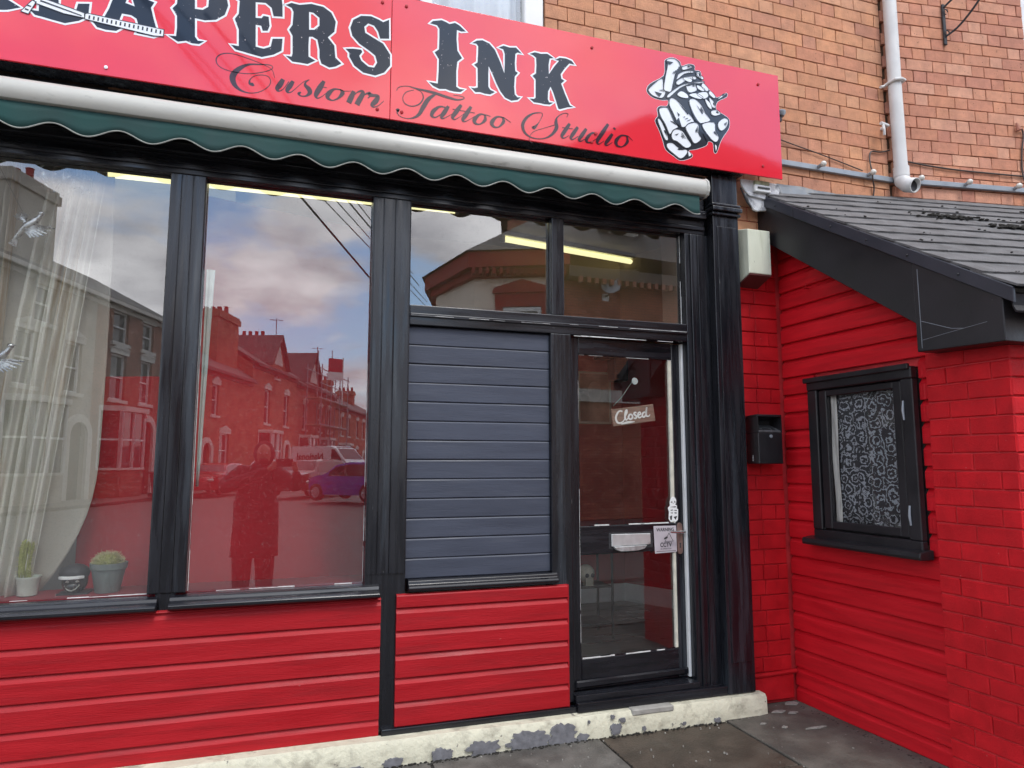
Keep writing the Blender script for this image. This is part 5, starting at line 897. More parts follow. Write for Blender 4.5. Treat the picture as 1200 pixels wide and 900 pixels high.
# strip of festoon lights
ls = thing('festoon_light_strip', (3.6, 0.02, 3.50), 'galvanised strip with small globe bulbs along the brick wall', 'light strip')
G().box(3.0, 4.105, .022, .048, 3.478, 3.516).build('strip', 'steel', ls, bevel=.003)
G(M2).box(0.02, 3.0, -.030, -.004, 3.478, 3.516).build('strip', 'steel', ls, bevel=.003)
def bulb_(p, nrm):
    a = Vector(p); b = a+Vector(nrm)*.028; c = a+Vector(nrm)*.045
    h = G().tube([a, b], .013, 10).build('bulb_holder', 'steel', ls, smooth=True)
    G().ball(tuple(c), .021, 12, 8).build('bulb', 'bulb', h, smooth=True)
for x in (3.435, 3.87): bulb_((x, .024, 3.50), (0.25, -.9, .2))
for a in (0.20, 0.60, 1.02, 1.45, 1.88): p_ = w2(a, .026, 3.50); bulb_(p_, n2*.95+Vector((.1, 0, .2)))
# cables
def cable(name, pts, r, label, m='cable', n_=6):
    o = G().tube([tuple(p) for p in smoothl([tuple(q) for q in pts], 6)], r, n_).build(name, m, smooth=True); return tag(o, label, 'cable')
cable('wall_cable', [(3.0, .04, 3.70), (3.17, .036, 3.655), (3.5, .036, 3.60), (3.84, .036, 3.535)], .004, 'thin dark wire sloping from the sign to the light strip')
cable('wall_cable', [(4.10, .034, 3.725), (4.02, .036, 3.70), (3.93, .036, 3.69), (3.905, .03, 3.62), (3.905, .014, 3.52), (3.905, .014, 3.47), (3.93, .03, 3.42), (3.925, .036, 3.36)], .0055, 'short black cable looping down beside the grey downpipe')
cable('wall_cable', [w2(.08, .012, 3.66), w2(.3, .012, 3.635), w2(.55, .012, 3.62), w2(.8, .012, 3.615), w2(1.1, .012, 3.613), w2(1.6, .012, 3.61)], .006, 'black cable running level along the rosy brick wall')
cable('wall_cable', [w2(1.12, .03, 3.98), w2(1.15, .016, 3.985), w2(1.16, .012, 3.93), w2(1.135, .012, 3.80), w2(1.125, .012, 3.65), w2(1.13, .03, 3.50), w2(1.13, .012, 3.35)], .006, 'black cable dropping down the brick wall from a terracotta cap')
o = G().tube([w2(1.10, .02, 4.03), w2(1.115, .025, 3.97)], [.006, .022], 8).build('cable_cap', mat('terracotta', (.35, .15, .10), .8)); tag(o, 'small terracotta cap on the brick wall above the dropping cable', 'cap')
o = G(M2).box(1.17, 1.30, -.05, -.006, 3.56, 3.86).build('meter_cabinet', 'white', bevel=.006); tag(o, 'white meter cabinet cut by the right edge of the picture', 'cabinet')
# basket bracket
hb = thing('basket_bracket', tuple(w2(.55, .02, 4.7)), 'black iron hanging basket bracket on the upper brick wall', 'bracket')
G(M2).box(.527, .553, -.022, -.006, 4.60, 4.93).build('back_plate', 'iron', hb, bevel=.004)
G().tube([w2(.54, .02, 4.90), w2(.60, .10, 4.97), w2(.66, .26, 5.05), w2(.70, .42, 5.12)], .008, 8).build('top_arm', 'iron', hb, smooth=True)
G().tube([tuple(p) for p in smoothl([tuple(w2(.54, .02, 4.665)), tuple(w2(.60, .10, 4.72)), tuple(w2(.66, .24, 4.86)), tuple(w2(.70, .40, 5.08))], 5)], .008, 8).build('stay', 'iron', hb, smooth=True)
for z in (4.69, 4.86):
    G().tube([tuple(w2(.545+.02*math.cos(t_), .03+.0*t_, z+.02*math.sin(t_))) for t_ in [i*.55 for i in range(10)]], .004, 6).build('scroll', 'iron', hb, smooth=True)
# small security light behind the sign's right edge
sl = thing('small_lamp', (3.07, 0.0, 3.72), 'small grey lamp peeping out behind the right edge of the red sign', 'lamp')
G().lathe([(.028, 0), (.040, .02), (.040, .032), (.0, .036)], (3.075, -.045, 3.775), 14, 'Z').build('lamp_head', 'steel', sl, smooth=True)
G().box(3.052, 3.082, -.06, .045, 3.735, 3.774).build('lamp_arm', 'iron', sl, bevel=.003)
# old flaking bracket under the sign end
ob = thing('lead_capping', (2.88, 0.0, 3.1), 'old lead capping with flaking white paint under the sign end', 'capping')
G().xz([(2.745, 3.296), (3.03, 3.296), (3.045, 3.255), (3.03, 3.20), (2.975, 3.175), (2.80, 3.19), (2.76, 3.235), (2.745, 3.26)], -.05, -.036).build('upper_sheet', 'flake', ob, bevel=.003)
G().xz([(2.77, 3.215), (2.99, 3.19), (2.985, 3.115), (2.87, 3.098), (2.845, 3.105)], -.034, -.018).build('lower_sheet', 'flake', ob, bevel=.003)
G().box(2.83, 2.955, -.075, -.0505, 3.215, 3.262).build('terminal_block', 'white', ob, bevel=.004)
G().box(2.85, 2.94, -.082, -.0755, 3.235, 3.245).build('slot', 'iron', ob); G().box(2.835, 2.95, -.070, -.0505, 3.265, 3.292).build('glass_block', mat('mossy_glass', (.3, .32, .2), .3, .3, 20), ob, bevel=.003)
G().tube([(2.745, -.04, 3.24), (2.80, -.03, 3.15), (2.865, -.016, 3.10)], .006, 6).build('sheet_edge', 'iron', ob)
# cream painted box (corbel) with a chamfered underside
cbx = thing('cream_box', (2.83, 0.0, 2.65), 'cream painted wooden box on the wall beside the black pilaster', 'box')
G().yz([(.049, 2.985), (-.09, 2.948), (-.09, 2.66), (.049, 2.612)], 2.748, 2.918).build('box_body', 'creambox', cbx, bevel=.004)
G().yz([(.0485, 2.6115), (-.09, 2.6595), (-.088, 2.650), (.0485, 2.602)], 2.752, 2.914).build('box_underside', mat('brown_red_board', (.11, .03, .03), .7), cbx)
# wall ashtray
at_ = thing('wall_ashtray', (2.84, 0.0, 1.45), 'black metal cigarette bin fixed to the red brick pier', 'cigarette bin')
AX0, AX1, AY = 2.778, 2.957, -.075
G().box(AX0, AX1, AY, .045, 1.462, 1.655).build('bin_body', 'char', at_, bevel=.003)
G().yz([(.045, 1.72), (.045, 1.762), (-.04, 1.768), (AY, 1.768), (AY, 1.755), (.02, 1.752)], AX0, AX1).build('hood', 'char', at_, bevel=.002)
for a, b in ((AX0, AX0+.004), (AX1-.004, AX1)): G().yz([(.045, 1.656), (.045, 1.752), (AY+.001, 1.754), (AY+.001, 1.656)], a, b).build('side_cheek', 'char', at_)
G().box(AX0+.005, AX1-.005, .035, .044, 1.656, 1.75).build('bin_back', 'iron', at_)
gt = G().yz([(AY+.006, 1.656), (AY+.004, 1.667), (.030, 1.708), (.034, 1.70), (.034, 1.656)], AX0+.006, AX1-.006).build('stubbing_plate', mat('grey_stubbing_plate', (.16, .165, .17), .5, .3, 30, .3, 60, metal=.5), at_, bevel=.002)
for a, b in ((2.797, 2.818), (2.826, 2.884), (2.894, 2.917)): G().add([(a, AY+.012, 1.672), (b, AY+.012, 1.672), (b-.008, AY+.035, 1.6835), (a+.008, AY+.035, 1.6835)], [(0, 1, 2, 3)]).build('slot', 'iron', gt, solid=.004)
G().lathe([(.011, AY-.001), (.011, AY-.005), (.006, AY-.007)], (2.870, 0, 1.632), 14, 'Y').build('lock', 'steel', at_, smooth=True)
for z in (1.48, 1.487, 1.494, 1.501, 1.508): G().box(AX0-.001, AX0-.0002, -.02, -.012, z, z+.004).build('white_mark', 'white', at_)
# ---- signs and stickers on the door
cs_ = thing('closed_sign', (2.02, .115, 1.75), 'tilted brown wooden Closed sign hanging inside the door glass', 'sign')
CM = DH @ Matrix.Translation((2.012, .068, 1.756)) @ Matrix.Rotation(R(-8), 4, 'Y')
wood = mat('weathered_brown_board', (.20, .13, .10), .7, .35, 6, .4, 60, stretch=(.6, 4, 9), speck=(.5, .45, .4), speck_thr=.7)
cbd = G(CM).box(-.150, .150, 0, .008, -.052, .052).build('board', wood, cs_, bevel=.002)
def strokes(lst, mx, y, wd, name, m, par):
    g = G(mx)
    for k_, s_ in enumerate(lst):
        gi = G(); ribbon([(q[0], q[1], (q[2] if len(q) > 2 else 1)*wd) for q in smoothl(s_, 5)], wd, y-.00015*k_, gi, closed=False)
        g.add(gi.v, gi.f)
    return g.build(name, m, par, solid=.0004)
CL = [[(-.075, .030, 1), (-.085, .036, 1), (-.105, .030, 1.2), (-.125, 0, 1.4), (-.120, -.028, 1.4), (-.100, -.036, 1.1), (-.075, -.026, .8), (-.062, -.005, .7)],
      [(-.062, -.005, .6), (-.045, .020, .9), (-.042, .036, .9), (-.052, .030, 1.2), (-.062, -.005, 1.4), (-.056, -.022, 1), (-.040, -.012, .7)],
      [(-.012, .006, 1), (-.028, .006, 1.2), (-.038, -.010, 1.3), (-.026, -.022, 1.1), (-.010, -.012, 1.2), (-.012, .006, 1)],
      [(.022, .013, .9), (.010, .015, 1.1), (.003, .007, 1.1), (.012, -.002, 1.3), (.019, -.011, 1.2), (.010, -.021, 1.0), (-.002, -.017, .8)], [(.033, -.004, .9), (.050, .002, .9), (.046, .013, 1), (.034, .008, 1.1), (.029, -.008, 1.3), (.038, -.020, 1.1), (.056, -.013, .7)],
      [(.084, .010, 1), (.068, .006, 1.2), (.060, -.010, 1.3), (.070, -.020, 1.1), (.084, -.006, 1), (.100, .038, 1), (.094, .020, 1.3), (.088, -.012, 1.3), (.104, -.018, .8), (.116, -.008, .5)],
      [(-.095, -.043, .6), (-.05, -.038, 1.5), (.0, -.040, .5)]]
strokes(CL, CM, -.0012, .0092, 'closed_lettering', 'white', cbd)
G(DH).tube([(1.89, .098, 1.812), (1.95, .094, 1.87), (2.005, .090, 1.945), (2.02, .088, 1.962)], .0016, 6).build('string', 'piping', cs_)
sc_ = G(DH).lathe([(.020, .064), (.022, .068), (.012, .076), (.008, .09), (.0, .092)], (2.025, 0, 1.965), 16, 'Y').build('suction_hook', mat('clear_plastic', (.55, .55, .55), .15, coat=1), cs_, smooth=True)
# CCTV notice
cc = thing('cctv_notice', (2.2, .03, .95), 'grey warning notice with a camera triangle reading CCTV on the door', 'notice')
nc = G(DH).xz([(2.118, .930), (2.274, .934), (2.272, 1.090), (2.112, 1.092)], .0300, .0335).build('notice_plate', mat('grey_lilac_plastic', (.46, .42, .45), .5, .08, 10), cc, bevel=.002)
def T(s, x, z, h, y, m, par, mx, name='lettering', bold=False, wid=None):
    cu = bpy.data.curves.new(name, 'FONT'); cu.body = s; cu.size = h*1.38; cu.align_x = 'CENTER'; cu.extrude = .0002
    if bold: cu.offset = h*.035
    o = bpy.data.objects.new(name, cu); COL.objects.link(o)
    if wid:
        bpy.context.view_layer.update(); cur = o.dimensions.x; sx = wid/max(cur, 1e-6)
    else: sx = 1
    dg = bpy.context.evaluated_depsgraph_get(); me = bpy.data.meshes.new_from_object(o.evaluated_get(dg)); bpy.data.objects.remove(o)
    me.transform(mx @ Matrix.Translation((x, y, z)) @ Matrix.Rotation(R(90), 4, 'X') @ Matrix.Diagonal((sx, 1, 1, 1)))
    me.materials.clear(); me.materials.append(M[m] if isinstance(m, str) else m); return put(name, me, par)
T('WARNING', 2.193, 1.060, .020, .0296, 'iron', nc, DH, bold=True, wid=.125)
T('CCTV', 2.195, .968, .026, .0296, 'iron', nc, DH, bold=True, wid=.082)
T('IN OPERATION', 2.195, .952, .009, .0296, 'iron', nc, DH, wid=.075)
G(DH).box(2.128, 2.265, .0296, .0299, .941, .944).build('rule', 'iron', nc)
g = G(DH); ribbon([(2.167, 1.004), (2.223, 1.004), (2.195, 1.052)], .004, .0296, g); g.build('triangle', 'iron', nc, solid=.0003)
g = G(DH).xz([(2.18, 1.010), (2.186, 1.022), (2.204, 1.030), (2.210, 1.020), (2.196, 1.014)], .0292, .0297); g.build('camera_icon', 'iron', nc)
# sticker: a seated skeleton on the glass
sk = thing('skeleton_sticker', (2.26, .05, 1.11), 'white cartoon skeleton sticker on the door glass above the notice', 'sticker')
sx, sz = 2.222, 1.112
ol = [(0, .02), (.004, .06), (-.003, .085), (.012, .098), (.010, .118), (.018, .142), (.034, .152), (.050, .146), (.058, .130), (.056, .112), (.050, .104), (.062, .098), (.060, .08), (.070, .075), (.068, .035), (.066, .012), (.05, .0), (.035, .006), (.015, -.002)]
so = G(DH).xz([(sx+a, sz+b) for a, b in ol], .0340, .0354).build('sticker', 'white', sk)
g = G(DH)
for lp in ([(.016, .118), (.030, .112), (.028, .126)], [(.040, .118), (.052, .114), (.048, .128)], [(.034, .108), (.038, .108), (.036, .114)], [(.008, .09), (.055, .094), (.05, .086)], [(.012, .07), (.03, .076), (.028, .066)], [(.036, .07), (.06, .072), (.058, .064)], [(.012, .055), (.03, .058), (.028, .05)], [(.036, .055), (.058, .058), (.056, .048)], [(.008, .035), (.026, .04), (.022, .012), (.012, .014)], [(.034, .03), (.062, .036), (.05, .012)]):
    g.xz([(sx+a, sz+b) for a, b in lp], .0334, .0338)
g.build('ink_lines', 'iron', so)

# ============================================================ INSIDE THE SHOP
def batten(name, pts, label):
    a, b = Vector(pts[0]), Vector(pts[1]); t = thing(name, tuple((a+b)/2), label, 'light'); d = (b-a).normalized(); sd_ = Vector((-d.y, d.x, 0))
    ang = math.atan2(d.y, d.x); mx = Matrix.Translation(a) @ Matrix.Rotation(ang, 4, 'Z'); L_ = (b-a).length
    G(mx).box(0, L_, -.045, .045, .022, .058).build('batten', 'white', t, bevel=.003)
    G(mx).tube([(.03, 0, -.005), (L_-.03, 0, -.005)], .0225, 12).build('tube', 'tube', t, smooth=True)
    for x in (0, L_-.03): G(mx).box(x, x+.03, -.018, .018, -.03, .0215).build('tube_holder', 'white', t)
batten('fluorescent_light', [(-1.22, 1.42, 3.402), (1.21, 1.35, 3.402)], 'lit fluorescent tube on the ceiling behind the display windows')
batten('fluorescent_light', [(1.72, 1.88, 3.402), (3.40, 2.20, 3.402)], 'lit fluorescent tube on the ceiling seen through the fanlights')
# curtains in the left window
M['cur'] = mat('stained_cream_curtain', (.76, .74, .66), .9, .08, 2, .15, 60, stretch=(6, 6, .25), dirt=(.42, .24, .07), dirt_amt=.85, dirt_scale=1.6, dirt_thr=.56)
M['voile'] = mat('grey_voile', (.46, .43, .37), .9, .06, 3, .1, 60)
for k__, al in (('cur', .5), ('voile', .72)): M[k__].node_tree.nodes['Principled BSDF'].inputs['Alpha'].default_value = al
ct = thing('curtain', (-1.2, .25, .85), 'cream stained curtain swept aside in long folds in the left display window', 'curtain')
def curt(a, b):
    t_ = b; xr = -0.915*t_**.9+(-1.13)*(1-t_**.9); xl = -2.9
    wdt = .20+.03*math.sin(t_*3)
    x = xr-(1-a)*wdt*1.25
    return (x, .24+.028*math.sin(a*34+1.2*math.sin(t_*2.0))+.010*math.sin(a*81+t_), .848+t_*2.12)
G().grid(curt, 130, 24).build('drape', 'cur', ct, smooth=True, solid=.002)
def curt2(a, b):
    xr = -0.905+.02*math.sin(b*3)-.20*max(0, (.30-b)/.30)**2.2
    x = xr-(1-a)*.55
    return (x, .335+.010*math.sin(a*16+b), .85+b*2.12)
ct2 = thing('voile_curtain', (-1.2, .33, .85), 'plain grey voile hanging behind the cream curtain with curved lower edge', 'curtain')
G().grid(curt2, 40, 24).build('voile', 'voile', ct2, smooth=True, solid=.0015)
ct3 = thing('tied_curtain', (-1.4, .25, .85), 'narrow strip of cream curtain at the far left edge of the display window', 'curtain')
G().grid(lambda a, b: (-1.36+.05*b-(1-a)*.16, .27+.03*math.sin(a*40+b), .848+b*2.12), 90, 12).build('drape', 'cur', ct3, smooth=True, solid=.002)
ct4 = thing('side_curtain', (-0.4, .16, 1.6), 'narrow pale curtain edge beside the post in the middle window', 'curtain')
G().grid(lambda a, b: (-.418+a*(.040-.028*(1-b)), .17+.004*math.sin(a*9), 1.35+b*1.12), 12, 10).build('drape', mat('pale_green_white_cloth', (.50, .56, .54), .9, .05), ct4, smooth=True, solid=.002)
# cacti
M['cact'] = mat('yellow_green_cactus', (.22, .23, .06), .7, .25, 30, .4, 90); M['spine'] = mat('cactus_spines', (.50, .46, .26), .8)
c1 = thing('column_cactus', (-1.128, .235, .846), 'tall ribbed cactus in a white pot on the window sill', 'cactus')
G().lathe([(.034, .846), (.040, .85), (.050, .925), (.053, .93), (.053, .936), (.046, .936), (.044, .92)], (-1.128, .235, 0), 22).build('pot', mat('pearly_white_pot', (.55, .60, .52), .25, .15, 6, coat=.8), c1, smooth=True)
G().lathe([(.0445, .915), (.0445, .922)], (-1.128, .235, 0), 18).build('soil', 'iron', c1)
cg = G(); nn = 12; pf = [(.020, .92), (.024, .95), (.022, .99), (.024, 1.03), (.026, 1.07), (.022, 1.095), (.010, 1.108)]
vs = []
for r_, z in pf:
    for k_ in range(nn*2): an_ = math.pi*k_/nn; q = r_*(1.12 if k_ % 2 else .82); vs.append((-1.145+q*math.cos(an_)+.004*math.sin(z*30), .235+q*math.sin(an_), z))
cg.add(vs, [(i*nn*2+k_, i*nn*2+(k_+1) % (nn*2), (i+1)*nn*2+(k_+1) % (nn*2), (i+1)*nn*2+k_) for i in range(len(pf)-1) for k_ in range(nn*2)]+[tuple((len(pf)-1)*nn*2+k_ for k_ in range(nn*2))])
stem = cg.build('stem', 'cact', c1)
sg_ = G(); rq = random.Random(4)
for i in range(260):
    an_ = 2*math.pi*rq.randrange(12)/12+.26; z = rq.uniform(.93, 1.10); r_ = .026 if z < 1.08 else .018; c_ = Vector((-1.145+.004*math.sin(z*30), .235, z)); d_ = Vector((math.cos(an_+rq.uniform(-.5, .5)), math.sin(an_), rq.uniform(-.3, .5)))
    sg_.tube([c_+d_*r_, c_+d_*(r_+.010)], .0005, 3)
sp_ = sg_.build('spines', 'spine', stem); sp_['kind'] = 'stuff'
c2_ = thing('barrel_cactus', (-.80, .235, .846), 'round spiny cactus in a grey pot beside the mask', 'cactus')
G().lathe([(.052, .846), (.054, .85), (.074, .955), (.080, .957), (.083, .985), (.074, .985), (.070, .96)], (-.795, .235, 0), 24).build('pot', mat('grey_green_pot', (.15, .18, .17), .45, .1, 8), c2_, smooth=True)
cb_ = G().ball((-.80, .235, .985), (.060, .060, .042), 24, 10).build('cactus_ball', 'cact', c2_, smooth=True)
sg_ = G()
for i in range(900):
    th = rq.uniform(0, 2*math.pi); ph = math.acos(rq.uniform(-.1, 1)); d_ = Vector((math.sin(ph)*math.cos(th), math.sin(ph)*math.sin(th), math.cos(ph)))
    q = Vector((-.80+d_.x*.060, .235+d_.y*.060, .985+d_.z*.042)); sg_.tube([q, q+(d_+Vector((rq.gauss(0, .4), rq.gauss(0, .4), rq.gauss(0, .4))))*.012], .0006, 3)
sp_ = sg_.build('spines', 'spine', cb_); sp_['kind'] = 'stuff'
# black ornament mask with a white peaked cap
mk = thing('mask_ornament', (-.935, .22, .846), 'black bandit face ornament in a peaked cap between the two cacti', 'ornament')
hd_ = G().ball((-.935, .235, .905), (.056, .052, .060), 18, 12).ball((-.935, .190, .885), (.034, .022, .022), 12, 8).build('head', mat('black_glazed_clay', (.014, .014, .015), .3, .2, 10, coat=.5), mk, smooth=True)
G().ball((-.94, .24, .942), (.066, .062, .044), 18, 10).build('cap', 'iron', mk, smooth=True)
G().xy([(-.995+.0, .19), (-.975, .165), (-.94, .155), (-.905, .165), (-.885, .19), (-.94, .205)], .921, .934).build('peak', 'white', mk, bevel=.002)
for x in (-.955, -.915): G().ball((x, .188, .908), (.009, .006, .006), 10, 6).build('eye', 'bulb', mk, smooth=True)
G().tube([(-.965, .185, .890), (-.950, .172, .873), (-.932, .166, .868), (-.915, .172, .876), (-.903, .184, .893)], .0035, 6).build('grin', 'piping', mk, smooth=True)
G().box(-1.00, -.87, .19, .29, .8455, .852).build('ornament_base', 'iron', mk)
# silver dove ornaments hung on threads
M['silv'] = mat('tarnished_silver', (.42, .43, .44), .28, .4, 40, .3, 120, metal=.9)
def dove(x, z, s_, label):
    t = thing('dove_ornament', (x, .10, z), label, 'ornament'); mx = Matrix.Translation((x, .105, z)) @ Matrix.Rotation(R(-24), 4, 'Y') @ Matrix.Diagonal((s_, s_, s_, 1))
    G(mx).tube([(-.085, 0, -.045), (-.05, 0, -.02), (-.015, 0, 0), (.02, 0, .012), (.045, 0, .025), (.058, 0, .034)], [.010, .014, .020, .018, .012, .010], 12).ball((.062, 0, .040), (.015, .013, .014), 12, 8).tube([(.072, 0, .040), (.084, 0, .036)], [.005, .001], 6).build('body', 'silv', t, smooth=True)
    for side, base in ((1, (0, 0, .008)), (-1, (.0, 0, -.006))):
        wg = G(mx); n_ = 7
        for k_ in range(n_):
            an_ = R(35-12*k_) if side == 1 else R(-28-9*k_); ln = .105-.007*k_
            if side == 1: an_ = R(128-11*k_); ln = .085-.004*k_
            a_ = Vector((base[0]-.008*k_*.5, .004*side, base[2])); b_ = a_+Vector((math.cos(an_)*ln, .02*side, math.sin(an_)*ln)); m__ = (a_+b_)/2+Vector((-.006, 0, .004))
            wg.tube([a_, m__, b_], [.004, .009, .003], 6)
        wg.build('wing', 'silv', t, smooth=True)
    tg = G(mx)
    for k_ in range(5): an_ = R(205+9*k_); tg.tube([(-.07, 0, -.035), (-.07+math.cos(an_)*.05, 0, -.035+math.sin(an_)*.05)], [.005, .004], 6)
    tg.build('tail', 'silv', t, smooth=True)
    G().tube([(x-.01, .105, z+.01), (x-.16, .11, z+.30)], .0008, 4).build('thread', 'iron', t)
dove(-1.195, 2.60, 1.0, 'upper silver dove ornament hanging in the left display window')
dove(-1.275, 1.95, 1.0, 'lower silver dove ornament partly cut by the left picture edge')
# crumpled clear cellophane tied at the window head
o = G().grid(lambda a, b: (-1.20+a*.22+.02*math.sin(b*9), .13+.02*math.sin(a*23+b*11), 2.80+b*.10+.02*math.sin(a*17)), 24, 10).build('cellophane', glass('cellophane', 3.0, .12, (.9, .9, .9), .0, .08), smooth=True, solid=.001); tag(o, 'crumpled clear cellophane bunched at the top of the left window', 'cellophane')
# rack behind the door
rk = thing('display_rack', (1.98, .9, .2), 'black wire rack with a skull and glass balls inside the door', 'rack')
RX0, RX1, RY0, RY1 = 2.03, 2.32, 1.05, 1.30
for x in (RX0, RX1):
    for y in (RY0, RY1): G().tube([(x, y, .2), (x, y, 1.0)], .010, 8).build('upright', 'iron', rk)
for z in (.30, .56, .80): G().box(RX0, RX1, RY0, RY1, z, z+.012).build('shelf', 'iron', rk, bevel=.002)
sk_ = G().ball((2.15, 1.14, .655), (.062, .075, .066), 18, 12).box(2.12, 2.18, 1.075, 1.13, .575, .63).build('skull', mat('bone_plaster', (.50, .46, .36), .6, .15, 10, .2), smooth=False); tag(sk_, 'cream skull on the middle shelf of the black rack', 'skull')
for x in (2.128, 2.172): G().ball((x, 1.068, .650), (.015, .010, .016), 10, 6).build('eye_socket', 'iron', sk_, smooth=True)
o = G().ball((2.20, 1.14, .875), .058, 18, 12).build('glass_ball', mat('mirror_mosaic', (.5, .5, .5), .15, .9, 90, .5, 60, metal=.7), smooth=True); tag(o, 'speckled glass ball on the top shelf of the black rack', 'ball')
# framed portrait and wall heater in the shop
M['paper'] = mat('sepia_portrait_print', (.36, .28, .20), .6, .55, 7, 0, stretch=(1, 1, .7))
pf_ = thing('framed_portrait', (2.27, 2.2, 1.9), 'pale framed portrait print on the wall seen through the door', 'picture')
G().box(2.60, 2.90, 2.232, 2.25, 1.85, 2.30).build('print', 'paper', pf_); fr_ = G(); [fr_.box(*q) for q in ((2.58, 2.60, 2.225, 2.259, 1.83, 2.32), (2.90, 2.92, 2.225, 2.259, 1.83, 2.32), (2.60, 2.90, 2.225, 2.259, 1.83, 1.85), (2.60, 2.90, 2.225, 2.259, 2.30, 2.32))]; fr_.build('frame', 'creambox', pf_)
g = G().ball((2.75, 2.231, 2.13), (.07, .002, .10), 16, 8); g.build('painted_face', mat('pale_face_paint', (.50, .40, .31), .7), pf_)
sp2 = thing('wall_speaker', (2.75, 2.1, 2.45), 'black speaker on a bracket inside the shop above the portrait', 'speaker')
G().box(2.86, 3.00, 2.02, 2.18, 2.22, 2.44).build('cabinet', 'char', sp2, bevel=.01); G().box(2.70, 2.86, 2.08, 2.14, 2.42, 2.48).build('arm', 'iron', sp2, bevel=.01); G().box(2.90, 2.96, 2.18, 2.26, 2.30, 2.36).build('mount', 'iron', sp2)
# ============================================================ THE STREET BEHIND THE PHOTOGRAPHER (seen mirrored in the glass)
LHa = math.atan2(CA, -SA)       # local x points along the street towards the shop
def LF(u, w): return Matrix.Translation(ST(u, w)) @ Matrix.Rotation(LHa, 4, 'Z')
HU = -17.3
def house(w0, w1, he, hr, mt, label, cat='house', chim=(), gable=None, wins=(), bays=(), doors=(), roof='slate', depth=8.0, trim='stone', u=HU, sillh=0.12):
    """terrace house from street distance w0 to w1, eaves he, ridge hr; features given as (w_centre, z, width, height)"""
    L_ = w1-w0; mx = LF(u, w1); t = thing('terrace_house', tuple(ST(u, (w0+w1)/2)), label, cat, 'houses along the side street')
    X = lambda w_: w1-w_
    # front wall built round its openings
    body = G(mx)
    body.box(0.01, L_-0.01, 0.32, depth, 0, he)
    ops = [(X(w_)-a/2, X(w_)+a/2, z, z+h) for w_, z, a, h in wins]+[(X(w_)-a/2, X(w_)+a/2, 0, h) for w_, a, h in doors]
    xs = sorted(set([0.0, L_]+[v for o in ops for v in o[:2]]))
    for a, b in zip(xs, xs[1:]):
        if b-a < 1e-4: continue
        zc = sorted([(o[2], o[3]) for o in ops if o[0] < (a+b)/2 < o[1]]); z = 0.0
        for p_, q_ in zc:
            if p_ > z+1e-4: body.box(a, b, 0, .31, z, p_)
            z = max(z, q_)
        if he > z: body.box(a, b, 0, .31, z, he)
    body.build('wall', mt, t, origin=tuple(ST(u, w1)))
    if hr > he:
        rf_ = G(mx).yz([(-.35, he+.0), (depth/2, hr), (depth+.3, he), (depth+.3, he+.12), (depth/2, hr+.16), (-.35, he+.15)], -.0, L_).build('roof', roof, t)
        if not gable: pass
        G(mx).yz([(0.0, he+.001), (depth/2, hr-.05), (depth, he+.001)], 0.0, .25).yz([(0.0, he+.001), (depth/2, hr-.05), (depth, he+.001)], L_-.25, L_).build('gable_wall', mt, t)
    else: rf_ = t
    G(mx).box(0, L_, -.42, -.30, he-.05, he+.10).box(0, L_, -.10, -.001, he-.22, he-.06).build('gutter', trim if he == 8.3 else 'slate', t)
    for w_, z, a, h in wins:
        x = X(w_); f = G(mx)
        f.box(x-a/2, x-a/2+.08, .12, .2, z, z+h).box(x+a/2-.08, x+a/2, .12, .2, z, z+h).box(x-a/2+.08, x+a/2-.08, .12, .2, z, z+.08).box(x-a/2+.08, x+a/2-.08, .12, .2, z+h-.08, z+h).box(x-a/2+.08, x+a/2-.08, .10, .18, z+h*.48, z+h*.48+.06)
        wo = f.build('window', 'white', t); G(mx).box(x-a/2+.05, x+a/2-.05, .21, .22, z+.03, z+h-.03).build('pane', 'fglass', wo)
        G(mx).box(x-a/2-.12, x+a/2+.12, -.10, .10, z-.14, z).build('sill', trim, wo)
        G(mx).box(x-a/2-.12, x+a/2+.12, -.06, -.002, z+h, z+h+.22).xz([(x-a/2-.16, z+h+.22), (x+a/2+.16, z+h+.22), (x, z+h+.48)], -.10, -.002).build('lintel', trim, wo)
    for w_, a, z0_, z1_ in bays:
        x = X(w_); q = G(mx).xy([(x-a/2, -.002), (x-a/2+.45, -.75), (x+a/2-.45, -.75), (x+a/2, -.002)], 0, z0_).build('bay', mt, t)
        G(mx).xy([(x-a/2-.1, -.001), (x-a/2+.40, -.87), (x+a/2-.40, -.87), (x+a/2+.1, -.001)], z1_, z1_+.22).xy([(x-a/2-.05, -.001), (x-a/2+.42, -.80), (x+a/2-.42, -.80), (x+a/2+.05, -.001)], z0_, z0_+.1).build('bay_cornice', trim, q)
        fg_ = G(mx)
        for (ax, ay), (bx_, by) in (((x-a/2, -.02), (x-a/2+.45, -.75)), ((x-a/2+.45, -.75), (x, -.75)), ((x, -.75), (x+a/2-.45, -.75)), ((x+a/2-.45, -.75), (x+a/2, -.02))):
            for px_, py_ in ((ax, ay), (bx_, by)): fg_.box(px_-.07, px_+.07, py_, py_+.12, z0_+.1, z1_)
            fg_.add([(ax, ay, (z0_+z1_)/2), (bx_, by, (z0_+z1_)/2), (bx_, by, (z0_+z1_)/2+.08), (ax, ay, (z0_+z1_)/2+.08)], [(0, 1, 2, 3)])
        fg_.build('bay_frame', 'white', q)
        G(mx).xy([(x-a/2+.03, .0), (x-a/2+.47, -.68), (x+a/2-.47, -.68), (x+a/2-.03, .0)], z0_+.1, z1_).build('bay_glass', 'fglass', q)
